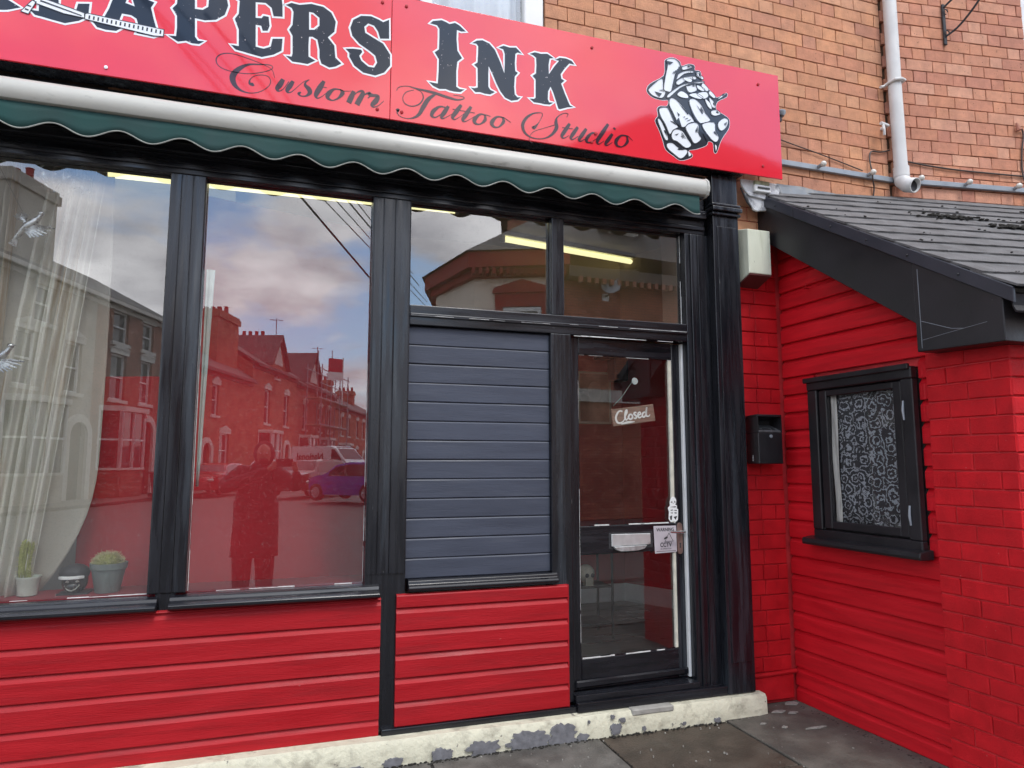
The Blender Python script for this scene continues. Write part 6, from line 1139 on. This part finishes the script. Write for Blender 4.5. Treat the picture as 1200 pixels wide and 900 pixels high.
    for w_, a, h in doors:
        x = X(w_); arc = [(x-a/2-.0, h-a/2)]+[(x+a/2*math.cos(math.pi-k_*math.pi/10), h-a/2+a/2*math.sin(k_*math.pi/10)) for k_ in range(11)]
        G(mx).box(x-a/2, x+a/2, .2, .28, 0, h).build('door', mat('dark_door', (.05, .03, .03), .4), t)
        ro = [(x+(a/2+.28)*math.cos(math.pi-k_*math.pi/12), h-a/2+(a/2+.28)*math.sin(k_*math.pi/12)) for k_ in range(13)]; ri = [(x+(a/2-.02)*math.cos(k_*math.pi/12), h-a/2+(a/2-.02)*math.sin(k_*math.pi/12)) for k_ in range(13)]
        G(mx).xz([(x-a/2-.28, 0.0)]+ro+[(x+a/2+.28, 0.0), (x+a/2-.02, 0.0)]+ri+[(x-a/2+.02, 0.0)], -.12, -.002).build('door_surround', trim, t)
    for w_, y_, zt, a, b in chim:
        x = X(w_); c_ = G(mx).box(x-a/2, x+a/2, y_-b/2, y_+b/2, he-.3, zt-.5).box(x-a/2-.10, x+a/2+.10, y_-b/2-.10, y_+b/2+.10, zt-.5, zt-.15).box(x-a/2-.03, x+a/2+.03, y_-b/2-.03, y_+b/2+.03, zt-.15, zt).build('chimney', mt if isinstance(mt, str) and mt != 'render' else 'render', t)
        n_ = max(2, int(b/.42)); 
        for k_ in range(n_): G(mx).lathe([(.15, zt), (.13, zt+.4), (.16, zt+.45), (.12, zt+.47)], (x, y_-b/2+(k_+.5)*b/n_, 0), 10).build('chimney_pot', 'terra', c_)
    if gable:
        for wg, a, zt in gable:      # dormer or gable rising from the eaves, facing the street
            x = X(wg); g_ = G(mx).xz([(x-a/2, he-.02), (x+a/2, he-.02), (x+a/2, he+.5), (x, zt), (x-a/2, he+.5)], -.03, 3.0).build('gable', mt, t)
            G(mx).xz([(x-a/2-.3, he+.35), (x, zt+.05), (x+a/2+.3, he+.35), (x+a/2+.3, he+.55), (x, zt+.28), (x-a/2-.3, he+.55)], -.35, 3.2).build('gable_roof', roof, g_)
            G(mx).xz([(x-a/4, he+.6), (x+a/4, he+.6), (x+a/4, he+.66), (x, zt-.35), (x-a/4, he+.66)], -.10, -.04).build('gable_panel', 'stone', g_)
    return t
house(17.0, 22.4, 8.3, 10.8, 'render', 'grey rendered terrace house nearest the shop', wins=[(19.0, 4.2, 1.0, 2.0), (21.2, 4.2, 1.0, 2.0), (19.0, 6.8, 1.0, 1.3)], bays=[(18.8, 2.6, 1.0, 3.6)], doors=[(21.3, 1.2, 3.2)])
house(22.4, 28.2, 8.3, 10.6, 'render', 'grey rendered terrace house with a broad chimney', chim=[(24.6, 1.2, 11.9, 2.5, 1.6)], wins=[(24.2, 4.2, 1.1, 2.0), (26.9, 4.2, 1.0, 2.0), (25.0, 6.6, 1.0, 1.4)], bays=[(24.7, 2.7, 1.0, 3.6)], doors=[(27.4, 1.15, 3.1)])
house(28.2, 34.2, 8.3, 10.6, 'fbrick2', 'dark brick terrace house with a white bay window and arched door', wins=[(30.0, 4.2, 1.2, 2.0), (32.3, 4.2, 1.0, 2.0), (30.0, 6.7, 1.2, 1.4), (32.3, 6.7, 1.0, 1.3)], bays=[(30.2, 2.7, 1.15, 3.65)], doors=[(32.5, 1.1, 3.4)])
house(35.2, 45.6, 6.7, 9.4, 'fbrick', 'plain red brick house with a massive chimney stack', chim=[(43.2, 1.6, 10.9, 3.2, 1.7)], wins=[(36.6, 4.2, .9, 1.8), (40.0, 4.2, .9, 1.8), (37.0, 1.2, .9, 2.0), (41.5, 1.2, 1.4, 2.0)], doors=[(39.0, 1.1, 2.6)], depth=7.5)
house(45.6, 55.0, 8.0, 10.6, 'fbrick', 'tall brick house with stone window heads and a street gable', chim=[(54.6, 3.5, 11.5, .8, 2.0)], gable=[(50.4, 3.4, 10.6)], wins=[(48.5, 4.2, 1.1, 2.4), (52.6, 4.2, 1.1, 2.4), (50.3, 7.6, 1.0, 1.4)], bays=[(48.6, 3.0, 1.0, 3.5)], doors=[(52.9, 1.1, 2.9)])
house(55.0, 67.5, 7.7, 10.2, 'fbrick2', 'brick house wrapped in scaffolding', gable=[(59.4, 4.0, 10.7)], chim=[(67.0, 3.0, 10.9, .9, 2.0)], wins=[(57.4, 4.2, 1.1, 2.2), (62.0, 4.2, 1.1, 2.2), (65.0, 4.2, 1.0, 2.2)], bays=[(57.6, 3.0, 1.0, 3.5), (63.5, 3.0, 1.0, 3.5)], doors=[(60.5, 1.1, 2.8)])
house(67.5, 92.0, 6.9, 9.2, 'fbrick', 'long brick terrace at the far end of the street', chim=[(74.0, 3.2, 10.3, 1.0, 2.0), (84.5, 3.2, 10.2, 1.0, 2.0)], wins=[(70, 4.2, 1.0, 1.9), (73, 4.2, 1.0, 1.9), (77, 4.2, 1.0, 1.9), (80, 4.2, 1.0, 1.9), (84, 4.2, 1.0, 1.9), (88, 4.2, 1.0, 1.9), (77, 1.0, 1.2, 1.9), (84, 1.0, 1.2, 1.9)], bays=[(70.5, 3.2, 1.0, 3.2)], doors=[(74, 1.0, 2.6), (80.5, 1.0, 2.6)])
# rooftop aerials
for u_, w_, z_, lb_ in ((-18.6, 53.5, 11.3, 'tv aerial on the chimney of the gabled brick house'), (-19.0, 66.5, 11.2, 'tv aerial on the chimney beside the scaffolding')):
    ae = thing('tv_aerial', tuple(ST(u_, w_, z_)), lb_, 'aerial'); b_ = ST(u_, w_, z_)
    G().tube([b_, b_+Vector((0, 0, 1.5))], .03, 6).build('mast', 'iron', ae); G().tube([b_+Vector((-.5, 0, 1.35)), b_+Vector((.5, 0, 1.35))], .02, 5).build('boom', 'iron', ae)
    for k_ in range(5): G().tube([b_+Vector((-.45+.2*k_, -.3, 1.35)), b_+Vector((-.45+.2*k_, .3, 1.35))], .012, 4).build('element', 'iron', ae)
# scaffolding
sc = thing('scaffolding', tuple(ST(HU+1.3, 61)), 'steel scaffolding standing against a brick house', 'scaffolding')
for w_ in (56.5, 59.5, 62.5, 65.5):
    for u_ in (-16.9, -15.7): G().tube([ST(u_, w_, 0), ST(u_, w_, 9.6 if w_ != 59.5 else 11.2)], .05, 5).build('standard', 'steel', sc)
for z in (2.4, 4.6, 6.8, 8.0, 9.2):
    for u_ in (-16.9, -15.7): G().tube([ST(u_, 56, z), ST(u_, 66, z)], .045, 5).build('ledger', 'steel', sc)
for z in (4.5, 6.7):
    G(LF(-15.7, 66)).box(0, 10, 0.05, 1.15, z, z+.06).build('scaffold_boards', mat('pale_boards', (.4, .34, .25), .9), sc)
# estate agent's board
eb = thing('estate_board', tuple(ST(-16.0, 58.0, 8.0)), 'red and white estate agent board standing up above the scaffolding', 'sign board')
mxb = Matrix.Translation(ST(-15.0, 58.0, 8.3)) @ Matrix.Rotation(R(-18.2)+math.pi, 4, 'Z') 
G(mxb).box(-.62, .62, -.03, .03, .8, 1.95).build('red_board', mat('board_red', (.45, .03, .04), .5), eb); G(mxb).box(-.62, .62, -.03, .03, .1, .79).build('white_board', 'white', eb); G(mxb).box(-.70, -.63, -.05, .05, -2.0, 2.1).build('board_post', 'white', eb)
G(mxb).box(-.42, .42, .031, .05, 1.30, 1.42).build('board_lettering', 'white', eb)
# overhead wires
for k_, (a, b, lb_) in enumerate((((-13.0, 22.0, 12.2), (14.0, 20.0, -.0), ''),)): pass
def wire(p, q, r_, lb_, sag=.0):
    pts = [p.lerp(q, i/20)-Vector((0, 0, sag*4*(i/20)*(1-i/20))) for i in range(21)]
    o = G().tube(pts, r_, 5).build('overhead_wire', 'iron', smooth=True); tag(o, lb_, 'wire', 'overhead wires crossing the street')
def vp(u_, v_, w_):   # a point of the mirrored street, from its direction and distance (street frame)
    x = (u_-600)/807*w_; z = 1.47+(541-v_)/807*w_*1.0
    return ST(x, w_, z)
WIRES = [((345, 222), (450, 345), 12, 16, .022, 'thickest black wire sagging across the cloudy sky'), ((370, 222), (450, 306), 12, 17, .011, 'thin wire second from the left in the fan of wires'), ((384, 222), (450, 296), 12, 17, .011, 'thin wire in the middle of the fan of wires'), ((398, 222), (450, 284), 12, 17, .016, 'black wire second from the right in the fan of wires'), ((408, 222), (450, 276), 12, 17, .011, 'rightmost thin wire in the fan of wires')]
for (a, b), (c, d_), wa, wb, r_, lb_ in WIRES:
    p, q = vp(a, b, wa), vp(c, d_, wb); dd = q-p; wire(p-dd*1.2, q+dd*1.5, r_, lb_)
# ---------------- cars
def car(name, u_, w_, head, col, L_, H_, Wd, label, kind='hatch'):
    mx = Matrix.Translation(ST(u_, w_)) @ Matrix.Rotation(head, 4, 'Z'); t = thing(name, tuple(ST(u_, w_)), label, 'van' if kind == 'van' else 'car', 'vehicles in the side street', head)
    pc_ = carpaint('paint_'+name, col)
    def st(x):  # profile heights at normalised x (0 rear .. 1 front)
        K = {'hatch': ([0, .03, .12, .25, .45, .60, .70, .82, .95, 1.0], [.55, .62, .96, 1.0, 1.0, .93, .70, .64, .55, .42]),
             'suv': ([0, .03, .08, .2, .5, .62, .74, .85, .96, 1.0], [.6, .68, .95, 1.0, 1.0, .95, .68, .64, .58, .45]),
             'van': ([0, .01, .03, .3, .6, .70, .80, .88, .97, 1.0], [.9, .97, 1.0, 1.0, 1.0, .98, .75, .60, .50, .35])}[kind]
        for i in range(len(K[0])-1):
            if K[0][i] <= x <= K[0][i+1]: return K[1][i]+(K[1][i+1]-K[1][i])*(x-K[0][i])/(K[0][i+1]-K[0][i])
        return K[1][-1]
    belt = .62 if kind != 'van' else .55; n_ = 28; rows = []
    def hw(x, zf):
        e = min(1, (min(x, 1-x)+.012)*9)**.35
        s_ = 1.0 if zf < belt else 1-.26*(zf-belt)/(1-belt)*(.35 if kind == 'van' else 1)
        return Wd/2*e*s_*(0.96 if zf < .28 else 1)
    for i in range(n_+1):
        x = i/n_; top = st(x); zs_ = [.16, .30, min(.50, top*.9), min(belt, top*.97), (min(belt, top*.97)+top)/2+.0, top*.985, top]
        ring = [(x*L_-L_/2, -hw(x, z), z*H_) for z in zs_[:-1]]+[(x*L_-L_/2, -hw(x, top)*.80, top*H_)]+[(x*L_-L_/2, hw(x, top)*.80, top*H_)]+[(x*L_-L_/2, hw(x, z), z*H_) for z in zs_[:-1][::-1]]
        rows.append(ring)
    m_ = len(rows[0]); g = G(mx); g.add([p_ for r__ in rows for p_ in r__], [(i*m_+j, i*m_+(j+1) % m_, (i+1)*m_+(j+1) % m_, (i+1)*m_+j) for i in range(n_) for j in range(m_)]+[tuple(range(m_)), tuple(n_*m_+j for j in range(m_))[::-1]])
    g.build('body', pc_, t, smooth=True)
    # glazing follows the upper body, slightly proud
    x0_, x1_ = {'hatch': (.10, .66), 'suv': (.06, .68), 'van': (.66, .80)}[kind]; gl_ = G(mx)
    for s_ in (-1, 1):
        xs_ = [x0_+(x1_-x0_)*k_/10 for k_ in range(11)]; lo = []; hi = []
        for x in xs_:
            t2 = st(x); zl = belt+.02; zh = max(zl+.005, t2-.07); lo.append((x*L_-L_/2, s_*(hw(x, zl)+.012), zl*H_)); hi.append((x*L_-L_/2, s_*(hw(x, zh)+.008), zh*H_))
        gl_.add(lo+hi, [(k_, k_+1, 12+k_, 11+k_) for k_ in range(10)])
    gl_.build('side_windows', 'fglass', t, solid=.01)
    xa, xb = {'hatch': (.60, .70), 'suv': (.62, .74), 'van': (.70, .84)}[kind]
    wsn = G(mx).add([(xa*L_-L_/2, -hw(xa, .9)*.82, st(xa)*H_*.985+.015), (xa*L_-L_/2, hw(xa, .9)*.82, st(xa)*H_*.985+.015), (xb*L_-L_/2, hw(xb, .6)*.86, st(xb)*H_+.02), (xb*L_-L_/2, -hw(xb, .6)*.86, st(xb)*H_+.02)], [(0, 1, 2, 3)]).build('windscreen', 'fglass', t, solid=.012)
    if kind != 'van': G(mx).add([(.035*L_-L_/2-.03, -Wd*.34, .66*H_), (.035*L_-L_/2-.03, Wd*.34, .66*H_), (.105*L_-L_/2-.03, Wd*.29, .93*H_), (.105*L_-L_/2-.03, -Wd*.29, .93*H_)], [(0, 1, 2, 3)]).build('rear_window', 'fglass', t, solid=.012)
    for x in (.19, .81):
        for s_ in (-1, 1):
            wl_ = G(mx).lathe([(.20, s_*(Wd/2-.18)), (.31, s_*(Wd/2-.18)), (.33, s_*(Wd/2-.14)), (.33, s_*(Wd/2+.01)), (.30, s_*(Wd/2+.03)), (.20, s_*(Wd/2+.03))], (x*L_-L_/2, 0, .33), 20, 'Y').build('wheel', 'rubber', t, smooth=True)
            ri_ = G(mx); ri_.lathe([(.205, s_*(Wd/2+.032)), (.20, s_*(Wd/2+.04)), (.18, s_*(Wd/2+.03))], (x*L_-L_/2, 0, .33), 18, 'Y')
            for k_ in range(5): an_ = 2*math.pi*k_/5; ri_.tube([(x*L_-L_/2, s_*(Wd/2+.045), .33), (x*L_-L_/2+.19*math.cos(an_), s_*(Wd/2+.04), .33+.19*math.sin(an_))], .025, 5)
            ri_.build('rim', 'alloy', wl_)
    for s_ in (-1, 1):
        G(mx).ball((L_/2-.16, s_*Wd*.36, .47*H_), (.14, .16, .07), 10, 6).build('headlight', 'bulb', t, smooth=True)
        G(mx).ball((-L_/2+.05, s_*Wd*.40, .56*H_), (.06, .13, .09), 10, 6).build('tail_light', mat('tail_red', (.3, .01, .01), .2), t, smooth=True)
    G(mx).box(-L_/2-.015, -L_/2+.01, -.26, .26, .40*H_, .40*H_+.11).build('number_plate', mat('yellow_plate', (.7, .5, .05), .5), t)
    return t, mx
TH = LHa  # heading towards the shop
car('red_car', -14.2, 33.2, TH, (.38, .012, .012), 4.2, 1.46, 1.78, 'bright red hatchback parked facing the shop at the left')
car('white_car', -14.0, 40.0, TH, (.70, .70, .70), 4.4, 1.66, 1.85, 'white family car parked behind the red hatchback', 'suv')
car('maroon_car', -9.3, 32.0, TH+R(15), (.10, .02, .02), 4.5, 1.62, 1.85, 'dark maroon estate car parked behind the photographer', 'suv')
car('blue_car', -6.1, 27.2, TH+R(180-62), (.03, .06, .35), 4.0, 1.50, 1.75, 'bright blue hatchback showing its tail beside the photographer')
tv, mv = car('white_van', -10.9, 41.5, TH-R(66), (.75, .75, .75), 5.2, 2.45, 1.95, 'white panel van with dark lettering on its side', 'van')
for s_ in (-1, 1):
    T('National', 0, 0, .42, 0, 'iron', tv, mv @ Matrix.Translation((-.7, s_*(1.95/2*.97), 1.62)) @ Matrix.Rotation(0 if s_ < 0 else math.pi, 4, 'Z') @ Matrix.Translation((0, -.03, 0)), name='van_lettering', bold=True)
car('black_car', 6.2, 9.0, R(18)+AZ*0, (.03, .008, .01), 4.2, 1.45, 1.78, 'dark car parked by the brick corner building across the road')
# wheelie bin
bn = thing('wheelie_bin', tuple(ST(-14.9, 29.5)), 'dark wheelie bin standing in front of the bay window', 'bin'); mb_ = LF(-14.9, 29.5)
G(mb_).add([(-.22, -.25, .06), (.22, -.25, .06), (.22, .25, .06), (-.22, .25, .06), (-.29, -.33, 1.0), (.29, -.33, 1.0), (.29, .36, 1.0), (-.29, .36, 1.0)], [(0, 1, 2, 3), (4, 5, 6, 7), (0, 1, 5, 4), (1, 2, 6, 5), (2, 3, 7, 6), (3, 0, 4, 7)]).build('bin_body', mat('bin_plastic', (.05, .015, .02), .5), bn, bevel=.03)
G(mb_).box(-.32, .32, -.37, .42, 1.0, 1.08).build('lid', 'iron', bn, bevel=.03)
for x in (-.24, .24): G(mb_).lathe([(.10, x-.03), (.10, x+.03)], (0, .30, .10), 14, 'X').build('wheel', 'rubber', bn)
# far pavement in front of the terrace
fp = G(LF(HU, 95)).box(0, 80, -2.3, 0.0, -.11, .0).build('far_pavement', 'slab'); tag(fp, kind='structure')
# ---------------- corner building with cream front, brick flank and red cornice
cz = 6.35
cbd_ = thing('corner_building', tuple(ST(1.0, 18.5)), 'cream fronted corner building with a brick-red cornice and brick flank', 'building')
def plan(pts, z0_, z1_, m, name, par=cbd_):
    q = [ST(a, b) for a, b in pts]; return G().prism([(p_.x, p_.y) for p_ in q], lambda a, b: (a, b, z0_), lambda a, b: (a, b, z1_)).build(name, m, par)
front = [(-2.25, 20.0), (-1.0, 18.0), (1.36, 17.75)]
plan([(-2.25, 20.0), (-1.0, 18.0), (1.36, 17.75), (1.36, 26), (-2.25, 26)], -.1, cz, 'crwall', 'cream_wall')
plan([(1.362, 17.9), (14, 22.5), (14, 28), (1.362, 28)], -.1, cz-.05, 'fbrick', 'brick_flank')
plan([(-2.6, 20.1), (-1.15, 17.55), (1.50, 17.25), (1.50, 26), (-2.6, 26)], cz+.20, cz+.62, 'terra', 'cornice'); plan([(-2.42, 20.05), (-1.08, 17.8), (1.42, 17.5), (1.42, 26), (-2.42, 26)], cz+.001, cz+.199, 'terra', 'cornice')
plan([(1.502, 17.5), (14.2, 22.1), (14.2, 26), (1.502, 26)], cz-.04, cz+.25, 'slate', 'eaves_board')
for k_ in range(26):
    a_ = -1.0+k_*.18 if k_ < 13 else None
    if a_ is not None:
        p_ = ST(a_*1.0, 17.7); G(Matrix.Translation(p_) @ Matrix.Rotation(AZ, 4, 'Z')).box(-.04, .04, 0, .2, cz+.02, cz+.18).build('dentil', 'terra', cbd_)
for k_ in range(34):
    f_ = k_/33; p_ = ST(1.8+f_*7, 17.55+f_*2.6); G(Matrix.Translation(p_)).box(-.05, .05, -.05, .05, cz-.2, cz-.05).build('dentil', 'fbrick2', cbd_)
rq_ = [ST(-2.7, 20.1, cz+.62), ST(-1.2, 17.45, cz+.62), ST(1.55, 17.2, cz+.62), ST(14.3, 21.9, cz+.25), ST(14.3, 30, cz+.25), ST(-2.7, 28, cz+.62), ST(3.2, 23.5, 11.2), ST(12.5, 26, 11.2)]
G().add(rq_, [(0, 1, 6), (1, 2, 6), (2, 3, 7, 6), (3, 4, 7), (4, 5, 6, 7), (5, 0, 6), (0, 5, 4, 3, 2, 1)]).build('roof', 'slate', cbd_)
mw = Matrix.Translation(ST(.28, 17.86)) @ Matrix.Rotation(math.atan2((ST(1.36, 17.75)-ST(-1.0, 18.0)).y, (ST(1.36, 17.75)-ST(-1.0, 18.0)).x), 4, 'Z')
fy = -1 if (mw @ Vector((0, -1, 0))-ST(.28, 17.86)).dot(ST(.28, 10)-ST(.28, 17.86)) > 0 else 1
wo = G(mw).xz([(-.80, 5.92), (.80, 5.92), (.74, 6.06), (0, 6.28), (-.74, 6.06)], fy*.04, fy*.16).xz([(-.72, 5.55), (.72, 5.55), (.72, 5.918), (-.72, 5.918)], fy*.04, fy*.11).xz([(-.70, 4.2), (-.52, 4.2), (-.52, 5.548), (-.70, 5.548)], fy*.04, fy*.12).xz([(.52, 4.2), (.70, 4.2), (.70, 5.548), (.52, 5.548)], fy*.04, fy*.12).build('window_surround', 'terra', cbd_)
wf = G(mw).xz([(-.5, 4.2), (.5, 4.2), (.5, 5.53), (-.5, 5.53)], fy*.04, fy*.09, [[(-.40, 4.3), (-.40, 5.42), (.40, 5.42), (.40, 4.3)]]).build('window', 'white', cbd_)
G(mw).xz([(-.4, 4.3), (.4, 4.3), (.4, 5.42), (-.4, 5.42)], fy*.03, fy*.05).build('pane', 'fglass', wf)
for k_ in range(9): G(mw).xz([(-.26, 4.36+k_*.12), (.38, 4.36+k_*.12), (.38, 4.41+k_*.12), (-.26, 4.41+k_*.12)], fy*.055, fy*.07).build('blind_slat', 'white', wf)
# pale band along the brick flank and windows in it
p0_, p1_ = ST(1.362, 17.9), ST(14, 22.5); fl_d = (p1_-p0_).normalized(); fa = math.atan2(fl_d.y, fl_d.x); mf = Matrix.Translation(p0_) @ Matrix.Rotation(fa, 4, 'Z')
ffy = 1 if (mf @ Vector((0, 1, 0))-p0_).dot(ST(5, 5)-p0_) > 0 else -1
def FB(name, x0, x1, a, b, z0_, z1_, m, par): lo, hi = sorted((ffy*a, ffy*b)); return G(mf).box(x0, x1, lo, hi, z0_, z1_).build(name, m, par)
FB('string_course', 0.1, 13.2, .004, .10, 3.15, 3.50, 'stone', cbd_)
for x in (6.4, 9.6):
    wq = FB('window', x, x+1.1, .002, .06, 4.1, 5.7, 'white', cbd_); FB('pane', x+.1, x+1.0, .061, .07, 4.2, 5.6, 'fglass', wq)
    wq = FB('window', x, x+1.3, .002, .06, .9, 2.6, 'white', cbd_); FB('pane', x+.1, x+1.2, .061, .07, 1.0, 2.5, 'fglass', wq)
# dormer with domed hood
dm = G(Matrix.Translation(ST(3.1, 18.7)) @ Matrix.Rotation(AZ, 4, 'Z')); dm.box(-.50, .50, -1.5, -.3, 6.5, 8.05); dm = dm.build('dormer', 'stone', cbd_)
mdm = Matrix.Translation(ST(3.1, 18.7)) @ Matrix.Rotation(AZ, 4, 'Z')
G(mdm).xz([(-.68, 8.05), (.68, 8.05), (.40, 8.22), (.2, 8.36), (0, 8.40), (-.2, 8.36), (-.40, 8.22)], -1.6, .15).build('dormer_hood', 'white', dm)
G(mdm).box(-.40, .40, -.299, -.15, 6.7, 7.95).build('pane', 'net', dm)
# satellite dish on the flank
sdh = thing('satellite_dish', tuple(ST(2.55, 18.0, 6.2)), 'grey satellite dish on the brick flank under the eaves', 'satellite dish')
pD = mf @ Vector((1.25, ffy*.35, 6.15)); G(Matrix.Translation(pD) @ Matrix.Rotation(fa+.5, 4, 'Z') @ Matrix.Rotation(R(70*ffy*-1), 4, 'X')).lathe([(.03, 0), (.18, .025), (.25, .06), (.26, .07)], (0, 0, 0), 20).build('dish', 'steel', sdh, smooth=True)
G().tube([tuple(mf @ Vector((1.25, ffy*.02, 5.95))), tuple(mf @ Vector((1.25, ffy*.2, 5.95))), tuple(pD)], .025, 6).build('dish_arm', 'iron', sdh); G(mf).box(1.15, 1.35, min(ffy*.01, ffy*.03), max(ffy*.01, ffy*.03), 5.82, 6.02).build('wall_plate', 'white', sdh)
# taller gabled house behind the corner building
tb = thing('tall_house', tuple(ST(5.2, 31)), 'tall slate roofed house rising behind the corner building', 'house')
G().add([ST(-0.2, 30, 0), ST(12, 30, 0), ST(12, 38, 0), ST(-0.2, 38, 0), ST(-0.2, 30, 14.4), ST(12, 30, 14.4), ST(12, 38, 14.4), ST(-0.2, 38, 14.4)], [(0, 1, 2, 3), (4, 5, 6, 7), (0, 1, 5, 4), (1, 2, 6, 5), (2, 3, 7, 6), (3, 0, 4, 7)]).build('wall', 'fbrick2', tb)
G().add([ST(-0.6, 29.6, 14.4), ST(12.4, 29.6, 14.4), ST(12.4, 38.4, 14.4), ST(-0.6, 38.4, 14.4), ST(6.5, 31.5, 18.0), ST(7.5, 36, 18.0)], [(0, 1, 4), (1, 2, 5, 4), (2, 3, 5), (3, 0, 4, 5), (0, 3, 2, 1)]).build('roof', 'slate', tb)
# ============================================================ THE PHOTOGRAPHER
def person():
    t = thing('person', (-.24, -4.02, 0), 'person in a dark hooded coat photographing the shop with a phone', 'person')
    J = {'pel': (-.27, -4.06, .90), 'wst': (-.27, -4.06, 1.08), 'chs': (-.26, -4.06, 1.28), 'nkb': (-.23, -4.03, 1.40), 'nek': (-.215, -4.01, 1.455),
         'shL': (-.44, -4.05, 1.35), 'elL': (-.60, -3.92, 1.20), 'wrL': (-.155, -3.735, 1.395), 'shR': (-.08, -4.03, 1.35), 'elR': (.15, -3.91, 1.21), 'wrR': (.12, -3.76, 1.38),
         'hpL': (-.37, -4.06, .86), 'knL': (-.38, -4.03, .48), 'anL': (-.385, -4.07, .09), 'toL': (-.40, -3.90, .04), 'hpR': (-.17, -4.06, .86), 'knR': (-.16, -4.03, .48), 'anR': (-.155, -4.07, .09), 'toR': (-.14, -3.90, .04)}
    rad = {'pel': .21, 'wst': .22, 'chs': .22, 'nkb': .085, 'nek': .06, 'shL': .105, 'elL': .08, 'wrL': .045, 'shR': .105, 'elR': .08, 'wrR': .042, 'hpL': .13, 'knL': .11, 'anL': .085, 'toL': .045, 'hpR': .13, 'knR': .11, 'anR': .085, 'toR': .045}
    E_ = [('pel', 'wst'), ('wst', 'chs'), ('chs', 'nkb'), ('nkb', 'nek'), ('chs', 'shL'), ('shL', 'elL'), ('elL', 'wrL'), ('chs', 'shR'), ('shR', 'elR'), ('elR', 'wrR'), ('pel', 'hpL'), ('hpL', 'knL'), ('knL', 'anL'), ('anL', 'toL'), ('pel', 'hpR'), ('hpR', 'knR'), ('knR', 'anR'), ('anR', 'toR')]
    def skin(name, J, rad, E_, root, m, sub=2):
        ks = list(J); me = bpy.data.meshes.new(name); me.from_pydata([J[k_] for k_ in ks], [(ks.index(a), ks.index(b)) for a, b in E_], []); me.materials.append(m)
        o = put(name, me, t); md = o.modifiers.new('skin', 'SKIN'); md.use_smooth_shade = True
        for i, k_ in enumerate(ks): sv = me.skin_vertices[0].data[i]; sv.radius = (rad[k_], rad[k_]*(.72 if k_ in ('pel', 'wst', 'chs') else 1)); sv.use_root = (k_ == root)
        s2 = o.modifiers.new('sub', 'SUBSURF'); s2.levels = sub; s2.render_levels = sub
        return o
    coat = mat('dark_coat_cloth', (.024, .02, .024), .9, .3, 8, .5, 40)
    skn = mat('skin', (.42, .22, .16), .55, .08, 20, .1, 60)
    skin('body', J, rad, E_, 'pel', coat)
    def skt(a, b):
        an_ = 2*math.pi*a; z = .50+b*.58; r_ = 1.0-.06*b; return (-.266+.228*r_*math.cos(an_)*(1+.03*math.sin(an_*7+b*3)), -4.06+.15*r_*math.sin(an_)*(1+.04*math.sin(an_*5)), z)
    G().grid(skt, 48, 10).build('long_coat', coat, t, smooth=True, solid=.012)
    hd = G().ball((-.205, -4.0, 1.555), (.078, .095, .115), 24, 16).ball((-.205, -3.905, 1.545), (.014, .018, .020), 8, 6).build('head', skn, t, smooth=True)
    for s_ in (-1, 1): G().ball((-.205+s_*.03, -3.915, 1.567), (.012, .008, .007), 10, 6).build('eye', 'white', hd, smooth=True); G().ball((-.205+s_*.079, -4.0, 1.55), (.012, .024, .032), 8, 6).build('ear', skn, hd, smooth=True)
    G().ball((-.205, -3.912, 1.512), (.024, .008, .005), 10, 6).build('mouth', mat('lips', (.3, .1, .09), .5), hd, smooth=True)
    hat = G().ball((-.205, -4.045, 1.560), (.108, .115, .140), 20, 12).build('raised_hood', coat, t, smooth=True)
    G().ball((-.205, -3.935, 1.485), (.050, .035, .040), 14, 8).build('beard', mat('dark_beard', (.04, .03, .025), .95, .3, 60, 1, 200), t, smooth=True)
    G().tube([(-.30, -4.03, 1.42), (-.22, -3.97, 1.39), (-.14, -4.03, 1.42), (-.20, -4.11, 1.46)], .035, 10, closed=True).build('collar', coat, t, smooth=True)
    G().ball((-.30, -3.928, 1.26), (.035, .004, .012), 12, 6).build('chest_logo', 'white', t, smooth=True)
    # phone held landscape just behind the viewpoint
    ph = G().box(-.080, .085, -3.675, -3.667, 1.428, 1.508).build('phone', 'iron', bevel=.003); tag(ph, 'dark phone held sideways by the photographer', 'phone')
    for s_, wx in ((-1, -.075), (1, .08)):
        w_ = J['wrL'] if s_ < 0 else J['wrR']; pm = Vector((wx+s_*.028, -3.705, 1.435)); g = G()
        h_ = {'w': w_, 'p': tuple(pm)}; skin('hand', h_, {'w': .030, 'p': .034}, [('w', 'p')], 'w', skn, 1)
        for k_ in range(4):
            b_ = pm+Vector((s_*.004, .004, .030-.020*k_)); ln = (.9, 1.0, .95, .75)[k_]
            g.tube([b_, b_+Vector((s_*.006, .034*ln, .006)), b_+Vector((-s_*.018*ln, .050, .005)), b_+Vector((-s_*.038*ln, .052, .003))], [.0095, .009, .008, .0065], 8)
        g.tube([pm+Vector((0, -.004, .02)), pm+Vector((-s_*.022, .006, .034)), pm+Vector((-s_*.045, .018, .036))], [.012, .011, .009], 8)
        g.build('fingers', skn, t, smooth=True)
    for s_, k_ in (('L', 'anL'), ('R', 'anR')):
        a = Vector(J[k_]); G().ball((a.x, a.y+.07, .05), (.052, .145, .05), 14, 8).build('shoe', 'rubber', t, smooth=True)
person()
